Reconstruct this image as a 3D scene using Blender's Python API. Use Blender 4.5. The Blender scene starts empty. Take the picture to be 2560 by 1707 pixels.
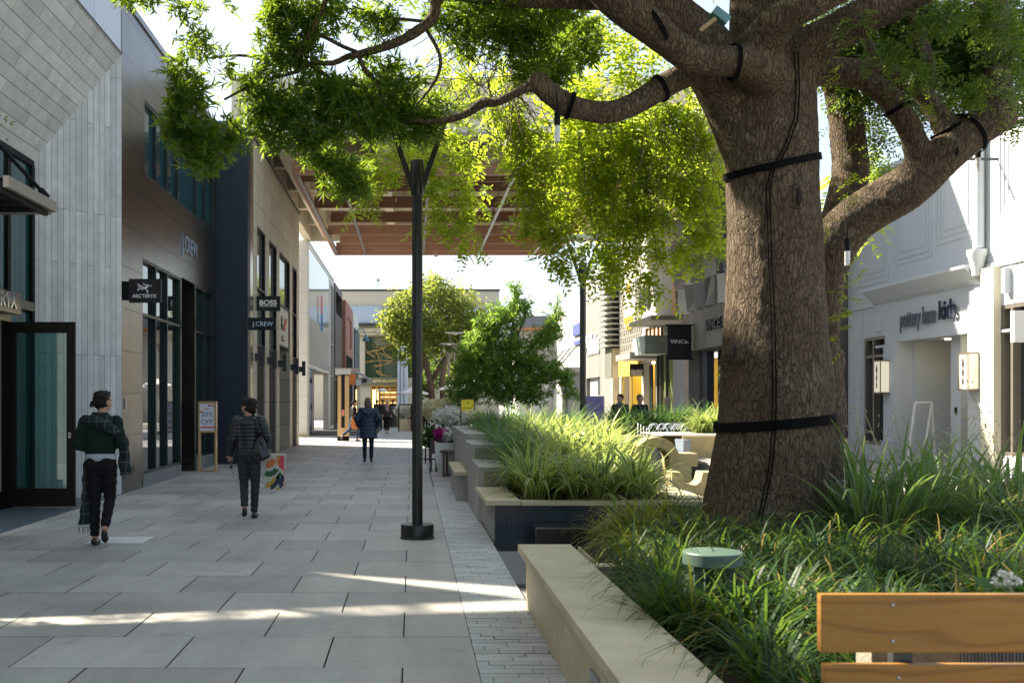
import bpy, bmesh, math, random
import numpy as np
from mathutils import Vector, Matrix
R=random.Random(7); NR=np.random.default_rng(11)
F=2489.0; H=1.55; VX=1030.0; VY=1003.0
sc=bpy.context.scene; C=sc.collection
def P(px,py,Y): return Vector(((px-VX)*Y/F, Y, H-(py-VY)*Y/F))
def YX(px,X): return F*X/(px-VX)
# ---------------------------------------------------------------- objects
def tag(o,label=None,cat=None,group=None,kind=None):
    if label: o['label']=label
    if cat: o['category']=cat
    if group: o['group']=group
    if kind: o['kind']=kind
    return o
def thing(name,label,cat,loc=(0,0,0),rz=0,group=None):
    o=bpy.data.objects.new(name,None); C.objects.link(o); o.location=loc; o.rotation_euler=(0,0,rz)
    o.empty_display_size=.2
    return tag(o,label,cat,group)
def world_off(p):
    v=Vector((0,0,0))
    while p is not None: v+=Vector(p.location); p=p.parent
    return v
def link_mesh(name,me,mat,parent=None,local=False,smooth=False):
    if not local and parent is not None:
        me.transform(Matrix.Translation(-world_off(parent)))
    for m in (mat if isinstance(mat,(list,tuple)) else [mat]): me.materials.append(m)
    if smooth: me.shade_smooth()
    o=bpy.data.objects.new(name,me); C.objects.link(o)
    if parent is not None: o.parent=parent
    return o
class MB:
    def __init__(s): s.v=[]; s.f=[]; s.m=[]; s.uv=None
    def face(s,pts,mi=0):
        n=len(s.v); s.v+= [tuple(p) for p in pts]; s.f.append(tuple(range(n,n+len(pts)))); s.m.append(mi); return s
    def box(s,x0,x1,y0,y1,z0,z1,mi=0):
        if x0>x1:x0,x1=x1,x0
        if y0>y1:y0,y1=y1,y0
        n=len(s.v)
        s.v+=[(x0,y0,z0),(x1,y0,z0),(x1,y1,z0),(x0,y1,z0),(x0,y0,z1),(x1,y0,z1),(x1,y1,z1),(x0,y1,z1)]
        for q in ((3,2,1,0),(4,5,6,7),(0,1,5,4),(1,2,6,5),(2,3,7,6),(3,0,4,7)):
            s.f.append(tuple(n+i for i in q)); s.m.append(mi)
        return s
    def prism(s,poly,axis,a,b,mi=0):
        # poly list of 2d points; axis 'x','y','z' extrusion between a and b
        def mk(p,t):
            return {'x':(t,p[0],p[1]),'y':(p[0],t,p[1]),'z':(p[0],p[1],t)}[axis]
        n=len(s.v); k=len(poly)
        s.v+=[mk(p,a) for p in poly]+[mk(p,b) for p in poly]
        s.f.append(tuple(range(n,n+k))); s.f.append(tuple(range(n+2*k-1,n+k-1,-1))); s.m+= [mi,mi]
        for i in range(k):
            j=(i+1)%k; s.f.append((n+i,n+k+i,n+k+j,n+j)); s.m.append(mi)
        return s
    def tube(s,pts,rad,n=10,cap=True,mi=0,sx=1.0):
        pts=[Vector(p) for p in pts]
        if not isinstance(rad,(list,tuple)): rad=[rad]*len(pts)
        base=len(s.v); ref=None
        for i,p in enumerate(pts):
            d=(pts[min(i+1,len(pts)-1)]-pts[max(i-1,0)]).normalized()
            if ref is None: ref=Vector((0,0,1)) if abs(d.z)<.9 else Vector((1,0,0))
            u=d.cross(ref)
            if u.length<1e-5: u=d.orthogonal()
            u.normalize(); w=u.cross(d).normalized(); ref=w
            for k in range(n):
                a=2*math.pi*k/n
                s.v.append(tuple(p+(u*math.cos(a)*sx+w*math.sin(a))*rad[i]))
        for i in range(len(pts)-1):
            for k in range(n):
                a=base+i*n+k; b=base+i*n+(k+1)%n
                s.f.append((a,b,b+n,a+n)); s.m.append(mi)
        if cap:
            s.f.append(tuple(base+k for k in range(n-1,-1,-1))); s.m.append(mi)
            e=base+(len(pts)-1)*n
            s.f.append(tuple(e+k for k in range(n))); s.m.append(mi)
        return s
    def lathe(s,c,prof,n=24,mi=0,sy=1.0):
        base=len(s.v)
        for r,z in prof:
            for k in range(n):
                a=2*math.pi*k/n; s.v.append((c[0]+r*math.cos(a),c[1]+r*sy*math.sin(a),c[2]+z))
        for i in range(len(prof)-1):
            for k in range(n):
                a=base+i*n+k; b=base+i*n+(k+1)%n
                s.f.append((a,b,b+n,a+n)); s.m.append(mi)
        s.f.append(tuple(base+k for k in range(n-1,-1,-1))); s.m.append(mi)
        e=base+(len(prof)-1)*n; s.f.append(tuple(e+k for k in range(n))); s.m.append(mi)
        return s
    def ell(s,c,r,nu=16,nv=10,mi=0,M=None):
        c=Vector(c); base=len(s.v)
        for j in range(1,nv):
            t=math.pi*j/nv
            for k in range(nu):
                a=2*math.pi*k/nu
                q=Vector((r[0]*math.sin(t)*math.cos(a),r[1]*math.sin(t)*math.sin(a),r[2]*math.cos(t)))
                if M: q=M@q
                s.v.append(tuple(c+q))
        q=Vector((0,0,r[2])); q=(M@q if M else q); s.v.append(tuple(c+q)); s.v.append(tuple(c-q)); top=len(s.v)-2; bot=top+1
        for j in range(nv-2):
            for k in range(nu):
                a=base+j*nu+k; b=base+j*nu+(k+1)%nu
                s.f.append((a,a+nu,b+nu,b)); s.m.append(mi)
        for k in range(nu):
            s.f.append((top,base+k,base+(k+1)%nu)); s.m.append(mi)
            e=base+(nv-2)*nu; s.f.append((bot,e+(k+1)%nu,e+k)); s.m.append(mi)
        return s
    def xform(s,M,start=0):
        s.v[start:]=[tuple(M@Vector(p)) for p in s.v[start:]]; return s
    def mesh(s,name):
        me=bpy.data.meshes.new(name); me.from_pydata(s.v,[],s.f)
        me.polygons.foreach_set('material_index',s.m); me.update(); return me
    def build(s,name,mat,parent=None,local=False,smooth=False,bevel=0,recalc=True,auto=None):
        me=s.mesh(name)
        if recalc or bevel:
            bm=bmesh.new(); bm.from_mesh(me)
            bmesh.ops.recalc_face_normals(bm,faces=bm.faces)
            if bevel:
                es=[e for e in bm.edges if len(e.link_faces)==2 and e.calc_face_angle(0)>.6]
                bmesh.ops.bevel(bm,geom=es,offset=bevel,segments=2,affect='EDGES',profile=.7,clamp_overlap=True)
            bm.to_mesh(me); bm.free()
        if auto is not None:
            me.shade_smooth()
            try: me.set_sharp_from_angle(angle=auto)
            except Exception: pass
        return link_mesh(name,me,mat,parent,local,smooth)
def solid(pts_mb,mat,name,parent,voxel=.02,smooth=4,disp=None,local=False):
    """fuse overlapping closed shapes into one continuous skin"""
    me=pts_mb.mesh('tmp')
    bm=bmesh.new(); bm.from_mesh(me); bmesh.ops.recalc_face_normals(bm,faces=bm.faces); bm.to_mesh(me); bm.free()
    o=bpy.data.objects.new('tmp',me); C.objects.link(o)
    r=o.modifiers.new('r','REMESH'); r.mode='VOXEL'; r.voxel_size=voxel; r.use_smooth_shade=True
    if smooth:
        m=o.modifiers.new('s','SMOOTH'); m.iterations=smooth; m.factor=.5
    dg=bpy.context.evaluated_depsgraph_get()
    me2=bpy.data.meshes.new_from_object(o.evaluated_get(dg),depsgraph=dg)
    bpy.data.objects.remove(o); bpy.data.meshes.remove(me)
    if disp:
        n=len(me2.vertices); co=np.empty(n*3); no=np.empty(n*3)
        me2.vertices.foreach_get('co',co); me2.vertex_normals.foreach_get('vector',no)
        co=co.reshape(-1,3); no=no.reshape(-1,3)
        co=co+no*disp(co)[:,None]; me2.vertices.foreach_set('co',co.ravel()); me2.update()
    me2.name=name; me2.materials.clear()
    return link_mesh(name,me2,mat,parent,local,True)
def text(name,body,mat,parent,loc,size,rot=(math.pi/2,0,0),depth=.01,sx=1.0,align='CENTER',space=1.0,shear=0,fit=None,offset=0):
    cu=bpy.data.curves.new(name,'FONT'); cu.body=body; cu.size=size; cu.extrude=depth/2; cu.align_x=align; cu.align_y='CENTER'
    cu.space_character=space; cu.shear=shear; cu.resolution_u=3; cu.offset=offset; cu.space_line=.8
    o=bpy.data.objects.new('t',cu); C.objects.link(o)
    dg=bpy.context.evaluated_depsgraph_get(); me=bpy.data.meshes.new_from_object(o.evaluated_get(dg),depsgraph=dg)
    bpy.data.objects.remove(o)
    xs=[v.co.x for v in me.vertices]; w=max(xs)-min(xs)
    if fit: sx=fit/w
    from mathutils import Euler
    M=Matrix.Translation(Vector(loc))@Euler(rot).to_matrix().to_4x4()@Matrix.Diagonal((sx,1,1,1))
    me.transform(M); me.materials.clear()
    return link_mesh(name,me,mat,parent)
FACE_CAM=(math.pi/2,0,0)             # lettering read by someone looking along +Y
FACE_RIGHT=(math.pi/2,0,math.pi/2)   # on a left hand facade, faces +X
FACE_LEFT=(math.pi/2,0,-math.pi/2)   # on a right hand facade, faces -X
# ---------------------------------------------------------------- materials
MATS={}
def new_mat(name):
    m=bpy.data.materials.new(name); m.use_nodes=True; nt=m.node_tree
    for n in list(nt.nodes): nt.nodes.remove(n)
    out=nt.nodes.new('ShaderNodeOutputMaterial'); b=nt.nodes.new('ShaderNodeBsdfPrincipled')
    nt.links.new(b.outputs[0],out.inputs[0]); return m,nt,b,out
def N(nt,t,**kw):
    n=nt.nodes.new(t)
    for k,v in kw.items():
        if k in ('I',):
            for a,bv in v.items():
                n.inputs[a].default_value=bv
        else: setattr(n,k,v)
    return n
def L(nt,a,b): nt.links.new(a,b)
def ramp(nt,fac,stops):
    r=nt.nodes.new('ShaderNodeValToRGB'); e=r.color_ramp.elements
    while len(e)<len(stops): e.new(.5)
    for i,(p,c) in enumerate(stops):
        e[i].position=p; e[i].color=(*c,1) if len(c)==3 else c
    L(nt,fac,r.inputs[0]); return r.outputs[0]
def mixc(nt,fac,a,b,mode='MIX'):
    n=nt.nodes.new('ShaderNodeMix'); n.data_type='RGBA'; n.blend_type=mode
    if isinstance(fac,(int,float)): n.inputs[0].default_value=fac
    else: L(nt,fac,n.inputs[0])
    for s,i in ((a,6),(b,7)):
        if isinstance(s,tuple): n.inputs[i].default_value=(*s[:3],1)
        else: L(nt,s,n.inputs[i])
    return n.outputs[2]
def pos(nt,scale=(1,1,1),obj=False):
    if obj: t=nt.nodes.new('ShaderNodeTexCoord'); o=t.outputs['Object']
    else: t=nt.nodes.new('ShaderNodeNewGeometry'); o=t.outputs['Position']
    m=nt.nodes.new('ShaderNodeMapping'); m.inputs['Scale'].default_value=scale; L(nt,o,m.inputs[0]); return m.outputs[0]
def noise(nt,vec,scale,detail=4,rough=.55,dist=0):
    n=nt.nodes.new('ShaderNodeTexNoise'); n.inputs['Scale'].default_value=scale; n.inputs['Detail'].default_value=detail
    n.inputs['Roughness'].default_value=rough; n.inputs['Distortion'].default_value=dist
    if vec is not None: L(nt,vec,n.inputs['Vector'])
    return n.outputs['Fac']
def bump(nt,b,h,strength=.3,dist=.02,prev=None):
    n=nt.nodes.new('ShaderNodeBump'); n.inputs['Strength'].default_value=strength; n.inputs['Distance'].default_value=dist
    L(nt,h,n.inputs['Height'])
    if prev: L(nt,prev,n.inputs['Normal'])
    if b is not None: L(nt,n.outputs[0],b.inputs['Normal'])
    return n.outputs[0]
def mat(name,col,rough=.7,metal=0,var=.12,scale=6,bmp=.15,bscale=40,spec=.5,stretch=(1,1,1),dirt=0,obj=False,coat=0):
    if name in MATS: return MATS[name]
    m,nt,b,out=new_mat(name)
    v=pos(nt,stretch,obj)
    n1=noise(nt,v,scale,5)
    c=mixc(nt,n1,tuple(x*(1-var) for x in col),tuple(min(1,x*(1+var)) for x in col))
    if dirt:
        n2=noise(nt,v,scale*.23,6,.65)
        d=ramp(nt,n2,[(.42,(1,1,1)),(.72,(1-dirt,1-dirt,1-dirt*1.1))])
        c=mixc(nt,1.0,c,d,'MULTIPLY')
    L(nt,c,b.inputs['Base Color']); b.inputs['Metallic'].default_value=metal
    b.inputs['Specular IOR Level'].default_value=spec
    n3=noise(nt,v,scale*2.1,3)
    mr=nt.nodes.new('ShaderNodeMapRange'); L(nt,n3,mr.inputs[0]); mr.inputs[3].default_value=max(0,rough-.08); mr.inputs[4].default_value=min(1,rough+.08)
    L(nt,mr.outputs[0],b.inputs['Roughness'])
    if bmp: bump(nt,b,noise(nt,v,bscale,4),bmp,.01)
    if coat: b.inputs['Coat Weight'].default_value=coat
    MATS[name]=m; return m
def panel(name,c1,c2,w,h,axes='YZ',origin=(0,0),off=0.0,joint=.008,jc=(.02,.02,.02),rough=.6,metal=0,var=.1,bmp=.3,freq=2,uv=False,nscale=5,streak=0,squash=1):
    if name in MATS: return MATS[name]
    m,nt,b,out=new_mat(name)
    if uv:
        t=nt.nodes.new('ShaderNodeUVMap'); vec=t.outputs[0]
    else:
        g=nt.nodes.new('ShaderNodeNewGeometry'); s=nt.nodes.new('ShaderNodeSeparateXYZ'); L(nt,g.outputs['Position'],s.inputs[0])
        c=nt.nodes.new('ShaderNodeCombineXYZ')
        for i,a in enumerate(axes):
            ad=nt.nodes.new('ShaderNodeMath'); ad.operation='SUBTRACT'; ad.inputs[1].default_value=origin[i]-1000*(w if i==0 else h); L(nt,s.outputs['XYZ'.index(a)],ad.inputs[0]); L(nt,ad.outputs[0],c.inputs[i])
        vec=c.outputs[0]
    br=nt.nodes.new('ShaderNodeTexBrick'); L(nt,vec,br.inputs['Vector'])
    br.offset=off; br.offset_frequency=freq; br.squash=1; br.inputs['Scale'].default_value=1
    br.inputs['Brick Width'].default_value=w; br.inputs['Row Height'].default_value=h
    br.inputs['Mortar Size'].default_value=joint; br.inputs['Mortar Smooth'].default_value=.1; br.inputs['Bias'].default_value=0
    br.inputs['Color1'].default_value=(*c1,1); br.inputs['Color2'].default_value=(*c2,1); br.inputs['Mortar'].default_value=(*jc,1)
    p=pos(nt,(1,1,1 if not streak else .12))
    n1=noise(nt,p,nscale,5,.6)
    k=ramp(nt,n1,[(.25,(1-var,)*3),(.8,(1+var*.6,)*3)])
    col=mixc(nt,1.0,br.outputs['Color'],k,'MULTIPLY')
    L(nt,col,b.inputs['Base Color']); b.inputs['Roughness'].default_value=rough; b.inputs['Metallic'].default_value=metal
    inv=nt.nodes.new('ShaderNodeMath'); inv.operation='SUBTRACT'; inv.inputs[0].default_value=1; L(nt,br.outputs['Fac'],inv.inputs[1])
    bn=bump(nt,None,inv.outputs[0],bmp,.01)
    bump(nt,b,noise(nt,pos(nt),45,4),.12,.006,prev=bn)
    MATS[name]=m; return m
def glass(name,tint=(.01,.02,.02),ior=1.9,rough=.015,through=0.0,tcol=(.55,.7,.7)):
    if name in MATS: return MATS[name]
    m,nt,b,out=new_mat(name)
    nt.nodes.remove(b)
    d=N(nt,'ShaderNodeBsdfDiffuse'); d.inputs[0].default_value=(*tint,1)
    g=N(nt,'ShaderNodeBsdfGlossy'); g.inputs['Roughness'].default_value=rough; g.inputs[0].default_value=(.95,.97,.97,1)
    f=N(nt,'ShaderNodeFresnel'); f.inputs[0].default_value=ior
    base=d.outputs[0]
    if through>0:
        t=N(nt,'ShaderNodeBsdfTransparent'); t.inputs[0].default_value=(*tcol,1)
        mx=N(nt,'ShaderNodeMixShader'); mx.inputs[0].default_value=through; L(nt,d.outputs[0],mx.inputs[1]); L(nt,t.outputs[0],mx.inputs[2]); base=mx.outputs[0]
    # faint waviness of float glass
    bn=N(nt,'ShaderNodeBump',I={'Strength':.04,'Distance':.01}); L(nt,noise(nt,pos(nt),1.3,2),bn.inputs['Height'])
    L(nt,bn.outputs[0],g.inputs['Normal'])
    m2=N(nt,'ShaderNodeMixShader'); L(nt,f.outputs[0],m2.inputs[0]); L(nt,base,m2.inputs[1]); L(nt,g.outputs[0],m2.inputs[2]); L(nt,m2.outputs[0],out.inputs[0])
    MATS[name]=m; return m
def emis(name,col,strength):
    if name in MATS: return MATS[name]
    m,nt,b,out=new_mat(name); b.inputs['Base Color'].default_value=(*col,1); b.inputs['Emission Color'].default_value=(*col,1); b.inputs['Emission Strength'].default_value=strength; b.inputs['Roughness'].default_value=.4
    MATS[name]=m; return m
def leafmat(name,c1,c2,tr,tfac=.45,rough=.45,accent=None,stripe=None):
    """c1..c2 leaf colours by per-leaf random value stored in the 'rnd' attribute"""
    m,nt,b,out=new_mat(name)
    a=N(nt,'ShaderNodeAttribute',attribute_name='rnd')
    stops=[(0,c1),(.9,c2)]
    if accent: stops=[(0,c1),(.93,c2),(.965,accent)]
    col=ramp(nt,a.outputs['Fac'],stops)
    trc=mixc(nt,.75,col,tr)
    if stripe:
        u=N(nt,'ShaderNodeUVMap'); s=N(nt,'ShaderNodeSeparateXYZ'); L(nt,u.outputs[0],s.inputs[0])
        q=N(nt,'ShaderNodeMath',operation='SUBTRACT'); q.inputs[1].default_value=.5; L(nt,s.outputs[0],q.inputs[0])
        ab=N(nt,'ShaderNodeMath',operation='ABSOLUTE'); L(nt,q.outputs[0],ab.inputs[0])
        gt=N(nt,'ShaderNodeMath',operation='GREATER_THAN'); gt.inputs[1].default_value=.27; L(nt,ab.outputs[0],gt.inputs[0])
        col=mixc(nt,gt.outputs[0],col,stripe); trc=mixc(nt,gt.outputs[0],trc,tuple(min(1,x*1.15) for x in stripe))
    L(nt,col,b.inputs['Base Color']); b.inputs['Roughness'].default_value=rough; b.inputs['Specular IOR Level'].default_value=.35
    t=N(nt,'ShaderNodeBsdfTranslucent'); L(nt,trc,t.inputs[0])
    mx=N(nt,'ShaderNodeMixShader'); mx.inputs[0].default_value=tfac; L(nt,b.outputs[0],mx.inputs[1]); L(nt,t.outputs[0],mx.inputs[2]); L(nt,mx.outputs[0],out.inputs[0])
    MATS[name]=m; return m
# ---------------------------------------------------------------- foliage arrays
def quads_object(name,V,rnd,mt,parent=None,uv=False,local=False,add=True):
    """V: (n,4,3) quads ; rnd: (n,)"""
    n=len(V); me=bpy.data.meshes.new(name)
    me.vertices.add(n*4); me.loops.add(n*4); me.polygons.add(n)
    me.vertices.foreach_set('co',V.astype(np.float32).ravel())
    me.loops.foreach_set('vertex_index',np.arange(n*4,dtype=np.int32))
    me.polygons.foreach_set('loop_start',np.arange(0,n*4,4,dtype=np.int32))
    me.update(calc_edges=True)
    at=me.attributes.new('rnd','FLOAT','FACE'); at.data.foreach_set('value',rnd.astype(np.float32))
    if uv is not False:
        l=me.uv_layers.new(name='UVMap')
        u=np.tile(np.array([[0,0],[1,0],[1,1],[0,1]],dtype=np.float32),(n,1)) if uv is True else uv
        l.data.foreach_set('uv',u.astype(np.float32).ravel())
    me.validate()
    if not add:
        me.materials.append(mt); return me
    return link_mesh(name,me,mt,parent,local)
def unit(a): return a/(np.linalg.norm(a,axis=-1,keepdims=True)+1e-9)
def leaf_quads(c,d,s,L_,W_):
    """diamond leaves: base c, direction d, side s"""
    return np.stack([c, c+d*(L_*.45)[:,None]+s*(W_*.5)[:,None], c+d*L_[:,None], c+d*(L_*.45)[:,None]-s*(W_*.5)[:,None]],axis=1)
def sprigs_pinnate(c,n_pair=6,ln=.17,ll=.05,lw=.016,droop=.5):
    """c:(m,3) sprig bases -> leaflets either side of a drooping rachis"""
    m=len(c); az=NR.uniform(0,2*np.pi,m); el=NR.normal(-droop,.45,m)
    d=np.stack([np.cos(az)*np.cos(el),np.sin(az)*np.cos(el),np.sin(el)],1)
    side=unit(np.cross(d,np.array([0,0,1.0])+NR.normal(0,.35,(m,3)))); up=unit(np.cross(side,d))
    ln_=ln*NR.uniform(.6,1.25,m)
    out=[];rn=[]; base=NR.uniform(0,1,m)
    for i in range(n_pair):
        t=(i+1)/n_pair; q=c+d*(ln_*t)[:,None]-np.array([0,0,1.0])*(ln_*t*t*.25)[:,None]
        for sg in (-1,1):
            dd=unit(side*sg+d*.55+NR.normal(0,.15,(m,3))-up*.15); ss=unit(np.cross(dd,up+NR.normal(0,.25,(m,3))))
            out.append(leaf_quads(q,dd,ss,ll*NR.uniform(.75,1.2,m)*(1-.35*abs(t-.5)),lw*NR.uniform(.8,1.2,m)))
            rn.append(np.clip(base*.55+NR.uniform(0,.45,m),0,1))
    return np.concatenate(out),np.concatenate(rn)
def sprigs_needle(c,n=16,ll=.075,lw=.011):
    m=len(c); ax=unit(NR.normal(0,1,(m,3))+np.array([0,0,-.1])); out=[];rn=[]; base=NR.uniform(0,1,m)
    for i in range(n):
        dd=unit(ax*NR.uniform(.2,1.1,(m,1))+unit(NR.normal(0,1,(m,3)))*.9)
        ss=unit(np.cross(dd,NR.normal(0,1,(m,3)))); q=c+ax*(NR.uniform(0,.10,m))[:,None]
        out.append(leaf_quads(q,dd,ss,ll*NR.uniform(.6,1.2,m),lw*NR.uniform(.7,1.2,m))); rn.append(np.clip(base*.6+NR.uniform(0,.4,m),0,1))
    return np.concatenate(out),np.concatenate(rn)
def in_ell(center,rad,n,shell=.45):
    d=unit(NR.normal(0,1,(n,3))); r=NR.uniform(0,1,(n,1))**shell
    return np.array(center)+d*r*np.array(rad)
def clump_points(cl,dens,squash=.8,dy=1.0):
    """cl: (px,py,rx,ry,Y) ellipses measured on the photo -> real ellipsoids of points"""
    out=[]
    for (px,py,rx,ry,Y,*k) in cl:
        c=P(px,py,Y); a=rx*Y/F; b=ry*Y/F; dd=(a+b)*.5*dy
        n=int(dens*(k[0] if k else 1)*a*b*math.pi)
        out.append(in_ell(c,(a,dd,b),max(n,3)))
    return np.concatenate(out)
def blades(base,az,L_,W_,el0,curve,seg=4,rnd=None,fold=0):
    """ribbon blades. returns quads,rnd,uv"""
    m=len(base); p=base.copy(); h=np.stack([np.cos(az),np.sin(az)],1); side=np.stack([-np.sin(az),np.cos(az),np.zeros(m)],1)
    el=el0.copy(); Q=[];Rn=[];U=[]
    if rnd is None: rnd=NR.uniform(0,1,m)
    for i in range(seg):
        t0=i/seg; t1=(i+1)/seg
        w0=W_*(0.75+.5*t0 if t0<.4 else (1-t0)*1.55)*1.0; w1=W_*(0.75+.5*t1 if t1<.4 else (1-t1)*1.55)
        w1=np.maximum(w1,W_*.04)
        d=np.stack([h[:,0]*np.cos(el),h[:,1]*np.cos(el),np.sin(el)],1)
        q=p+d*(L_/seg)[:,None]
        Q.append(np.stack([p-side*(w0/2)[:,None],p+side*(w0/2)[:,None],q+side*(w1/2)[:,None],q-side*(w1/2)[:,None]],1)); Rn.append(rnd)
        U.append(np.tile(np.array([0,t0,1,t0,1,t1,0,t1]),(m,1)))
        p=q; el=el-curve/seg*(.5+1.0*t1)
    return np.concatenate(Q),np.concatenate(Rn),np.concatenate(U)
def tuft(n,rad,Lm,W,el_mu=1.15,el_sd=.3,cur=1.5,seg=5,c=(0,0,0)):
    a=NR.uniform(0,2*np.pi,n); r=rad*np.sqrt(NR.uniform(0,1,n)); az=a+NR.normal(0,.5,n)
    base=np.stack([c[0]+r*np.cos(a),c[1]+r*np.sin(a),np.full(n,c[2])],1)
    Ls=Lm*NR.uniform(.55,1.15,n); el=np.clip(NR.normal(el_mu,el_sd,n),.3,1.5); cv=np.abs(NR.normal(cur,.45,n))
    return blades(base,az,Ls,W*NR.uniform(.7,1.2,n),el,cv,seg)
# ================================================================ camera, sky, sun
cam=bpy.data.cameras.new('camera'); co=bpy.data.objects.new('camera',cam); C.objects.link(co)
co.location=(0,0,H); co.rotation_euler=(math.pi/2,0,0); cam.sensor_width=36; cam.lens=36*F/2560
cam.shift_x=250/2560; cam.shift_y=149.5/2560; cam.clip_end=2000; cam.clip_start=.05
cam.dof.use_dof=True; cam.dof.focus_distance=12; cam.dof.aperture_fstop=4.5
sc.camera=co
SUN_EL=math.radians(42); SUN_AZ=(-.84,.54)      # horizontal direction towards the sun
w=bpy.data.worlds.new('World'); sc.world=w; w.use_nodes=True; nt=w.node_tree
for n in list(nt.nodes): nt.nodes.remove(n)
sky=nt.nodes.new('ShaderNodeTexSky'); sky.sky_type='NISHITA'; sky.sun_disc=False; sky.sun_elevation=SUN_EL
sky.sun_rotation=math.atan2(SUN_AZ[0],SUN_AZ[1])
sky.air_density=1.0; sky.dust_density=2.6; sky.ozone_density=.5; sky.altitude=0
bg=nt.nodes.new('ShaderNodeBackground'); bg.inputs[1].default_value=.092; wo=nt.nodes.new('ShaderNodeOutputWorld')
hz=nt.nodes.new('ShaderNodeMix'); hz.data_type='RGBA'; hz.inputs[0].default_value=.62; hz.inputs[7].default_value=(1.98,2.22,2.46,1); nt.links.new(sky.outputs[0],hz.inputs[6]); nt.links.new(hz.outputs[2],bg.inputs[0]); nt.links.new(bg.outputs[0],wo.inputs[0])
sl=bpy.data.lights.new('sun','SUN'); sl.energy=4.3; sl.angle=math.radians(1.2); sl.color=(1,.90,.74)
so=bpy.data.objects.new('sun',sl); C.objects.link(so)
k=math.hypot(*SUN_AZ); sd=Vector((SUN_AZ[0]/k*math.cos(SUN_EL),SUN_AZ[1]/k*math.cos(SUN_EL),math.sin(SUN_EL)))
so.rotation_euler=sd.to_track_quat('Z','Y').to_euler(); so.location=(-20,20,30)
sc.view_settings.view_transform='Standard'; sc.view_settings.look='None'; sc.view_settings.gamma=1; sc.view_settings.exposure=2.22
sc.cycles.use_denoising=True; sc.cycles.max_bounces=6; sc.cycles.diffuse_bounces=3; sc.cycles.glossy_bounces=3; sc.cycles.transparent_max_bounces=6
sc.cycles.caustics_reflective=False; sc.cycles.caustics_refractive=False; sc.cycles.sample_clamp_indirect=6
# ================================================================ common materials
M_joint=mat('joint_dark',(.035,.032,.03),.95)
def slab_mat():
    m,nt,b,out=new_mat('slab_stone')
    a=N(nt,'ShaderNodeAttribute',attribute_name='rnd')
    base=ramp(nt,a.outputs['Fac'],[(0,(.335,.327,.302)),(.5,(.395,.386,.357)),(1,(.46,.446,.408))])
    n1=noise(nt,pos(nt),1.1,6,.65); k=ramp(nt,n1,[(.3,(.86,.86,.87)),(.62,(1.06,1.05,1.03))])
    c=mixc(nt,1.0,base,k,'MULTIPLY')
    n2=noise(nt,pos(nt),160,2,.5); k2=ramp(nt,n2,[(.33,(.66,.66,.66)),(.5,(1,1,1)),(.68,(1.22,1.22,1.2))])
    c=mixc(nt,.8,c,k2,'MULTIPLY')
    n3=noise(nt,pos(nt,(1,1,1)),4.5,5,.7,1.2); k3=ramp(nt,n3,[(.58,(1,1,1)),(.74,(.76,.74,.72))])
    c=mixc(nt,1.0,c,k3,'MULTIPLY')
    # hairline cracks
    v=N(nt,'ShaderNodeTexVoronoi',feature='DISTANCE_TO_EDGE'); v.inputs['Scale'].default_value=.42
    wv=N(nt,'ShaderNodeMix',data_type='VECTOR'); wv.inputs[0].default_value=.35
    nn=N(nt,'ShaderNodeTexNoise'); nn.inputs['Scale'].default_value=2.2; nn.inputs['Detail'].default_value=5; L(nt,pos(nt),nn.inputs['Vector'])
    L(nt,pos(nt),wv.inputs[4]); L(nt,nn.outputs['Color'],wv.inputs[5]); L(nt,wv.outputs[1],v.inputs['Vector'])
    ck=ramp(nt,v.outputs['Distance'],[(0,(.72,.70,.68)),(.0022,(1,1,1))])
    msk=ramp(nt,noise(nt,pos(nt),.5,2),[(.56,(0,0,0)),(.62,(1,1,1))])
    c=mixc(nt,msk,c,mixc(nt,1.0,c,ck,'MULTIPLY'))
    gv=N(nt,'ShaderNodeTexVoronoi'); gv.inputs['Scale'].default_value=3.1; L(nt,pos(nt),gv.inputs['Vector'])
    gm=ramp(nt,gv.outputs['Distance'],[(.035,(.62,.61,.60)),(.055,(1,1,1))]); gc=N(nt,'ShaderNodeSeparateColor'); L(nt,gv.outputs['Color'],gc.inputs[0]); gs=ramp(nt,gc.outputs[0],[(.55,(0,0,0)),(.56,(1,1,1))])
    c=mixc(nt,gs,c,mixc(nt,1.0,c,gm,'MULTIPLY'))
    n5=noise(nt,pos(nt,(1,.25,1)),1.9,6,.7,.6); c=mixc(nt,1.0,c,ramp(nt,n5,[(.40,(1.04,1.03,1.02)),(.60,(.90,.89,.88))]),'MULTIPLY')
    L(nt,c,b.inputs['Base Color'])
    rr=ramp(nt,n1,[(.3,(.42,)*3),(.7,(.62,)*3)]); L(nt,rr,b.inputs['Roughness']); b.inputs['Specular IOR Level'].default_value=.45
    bump(nt,b,n2,.15,.004); return m
M_slab=slab_mat()
def paver_mat(name,c0,c1,rough=.55):
    m,nt,b,out=new_mat(name)
    a=N(nt,'ShaderNodeAttribute',attribute_name='rnd')
    c=ramp(nt,a.outputs['Fac'],[(0,c0),(1,c1)])
    k=ramp(nt,noise(nt,pos(nt),2.2,6,.6),[(.3,(.85,)*3),(.7,(1.06,)*3)]); c=mixc(nt,1.0,c,k,'MULTIPLY')
    k=ramp(nt,noise(nt,pos(nt),120,2),[(.35,(.88,)*3),(.65,(1.08,)*3)]); c=mixc(nt,1.0,c,k,'MULTIPLY')
    L(nt,c,b.inputs['Base Color']); b.inputs['Roughness'].default_value=rough; bump(nt,b,noise(nt,pos(nt),90,3),.15,.004); return m
M_paver=paver_mat('pale_paver',(.44,.445,.43),(.57,.57,.545))
M_conc=mat('cast_concrete',(.36,.34,.30),.8,var=.16,scale=3,bmp=.5,bscale=90,dirt=.3)
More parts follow.
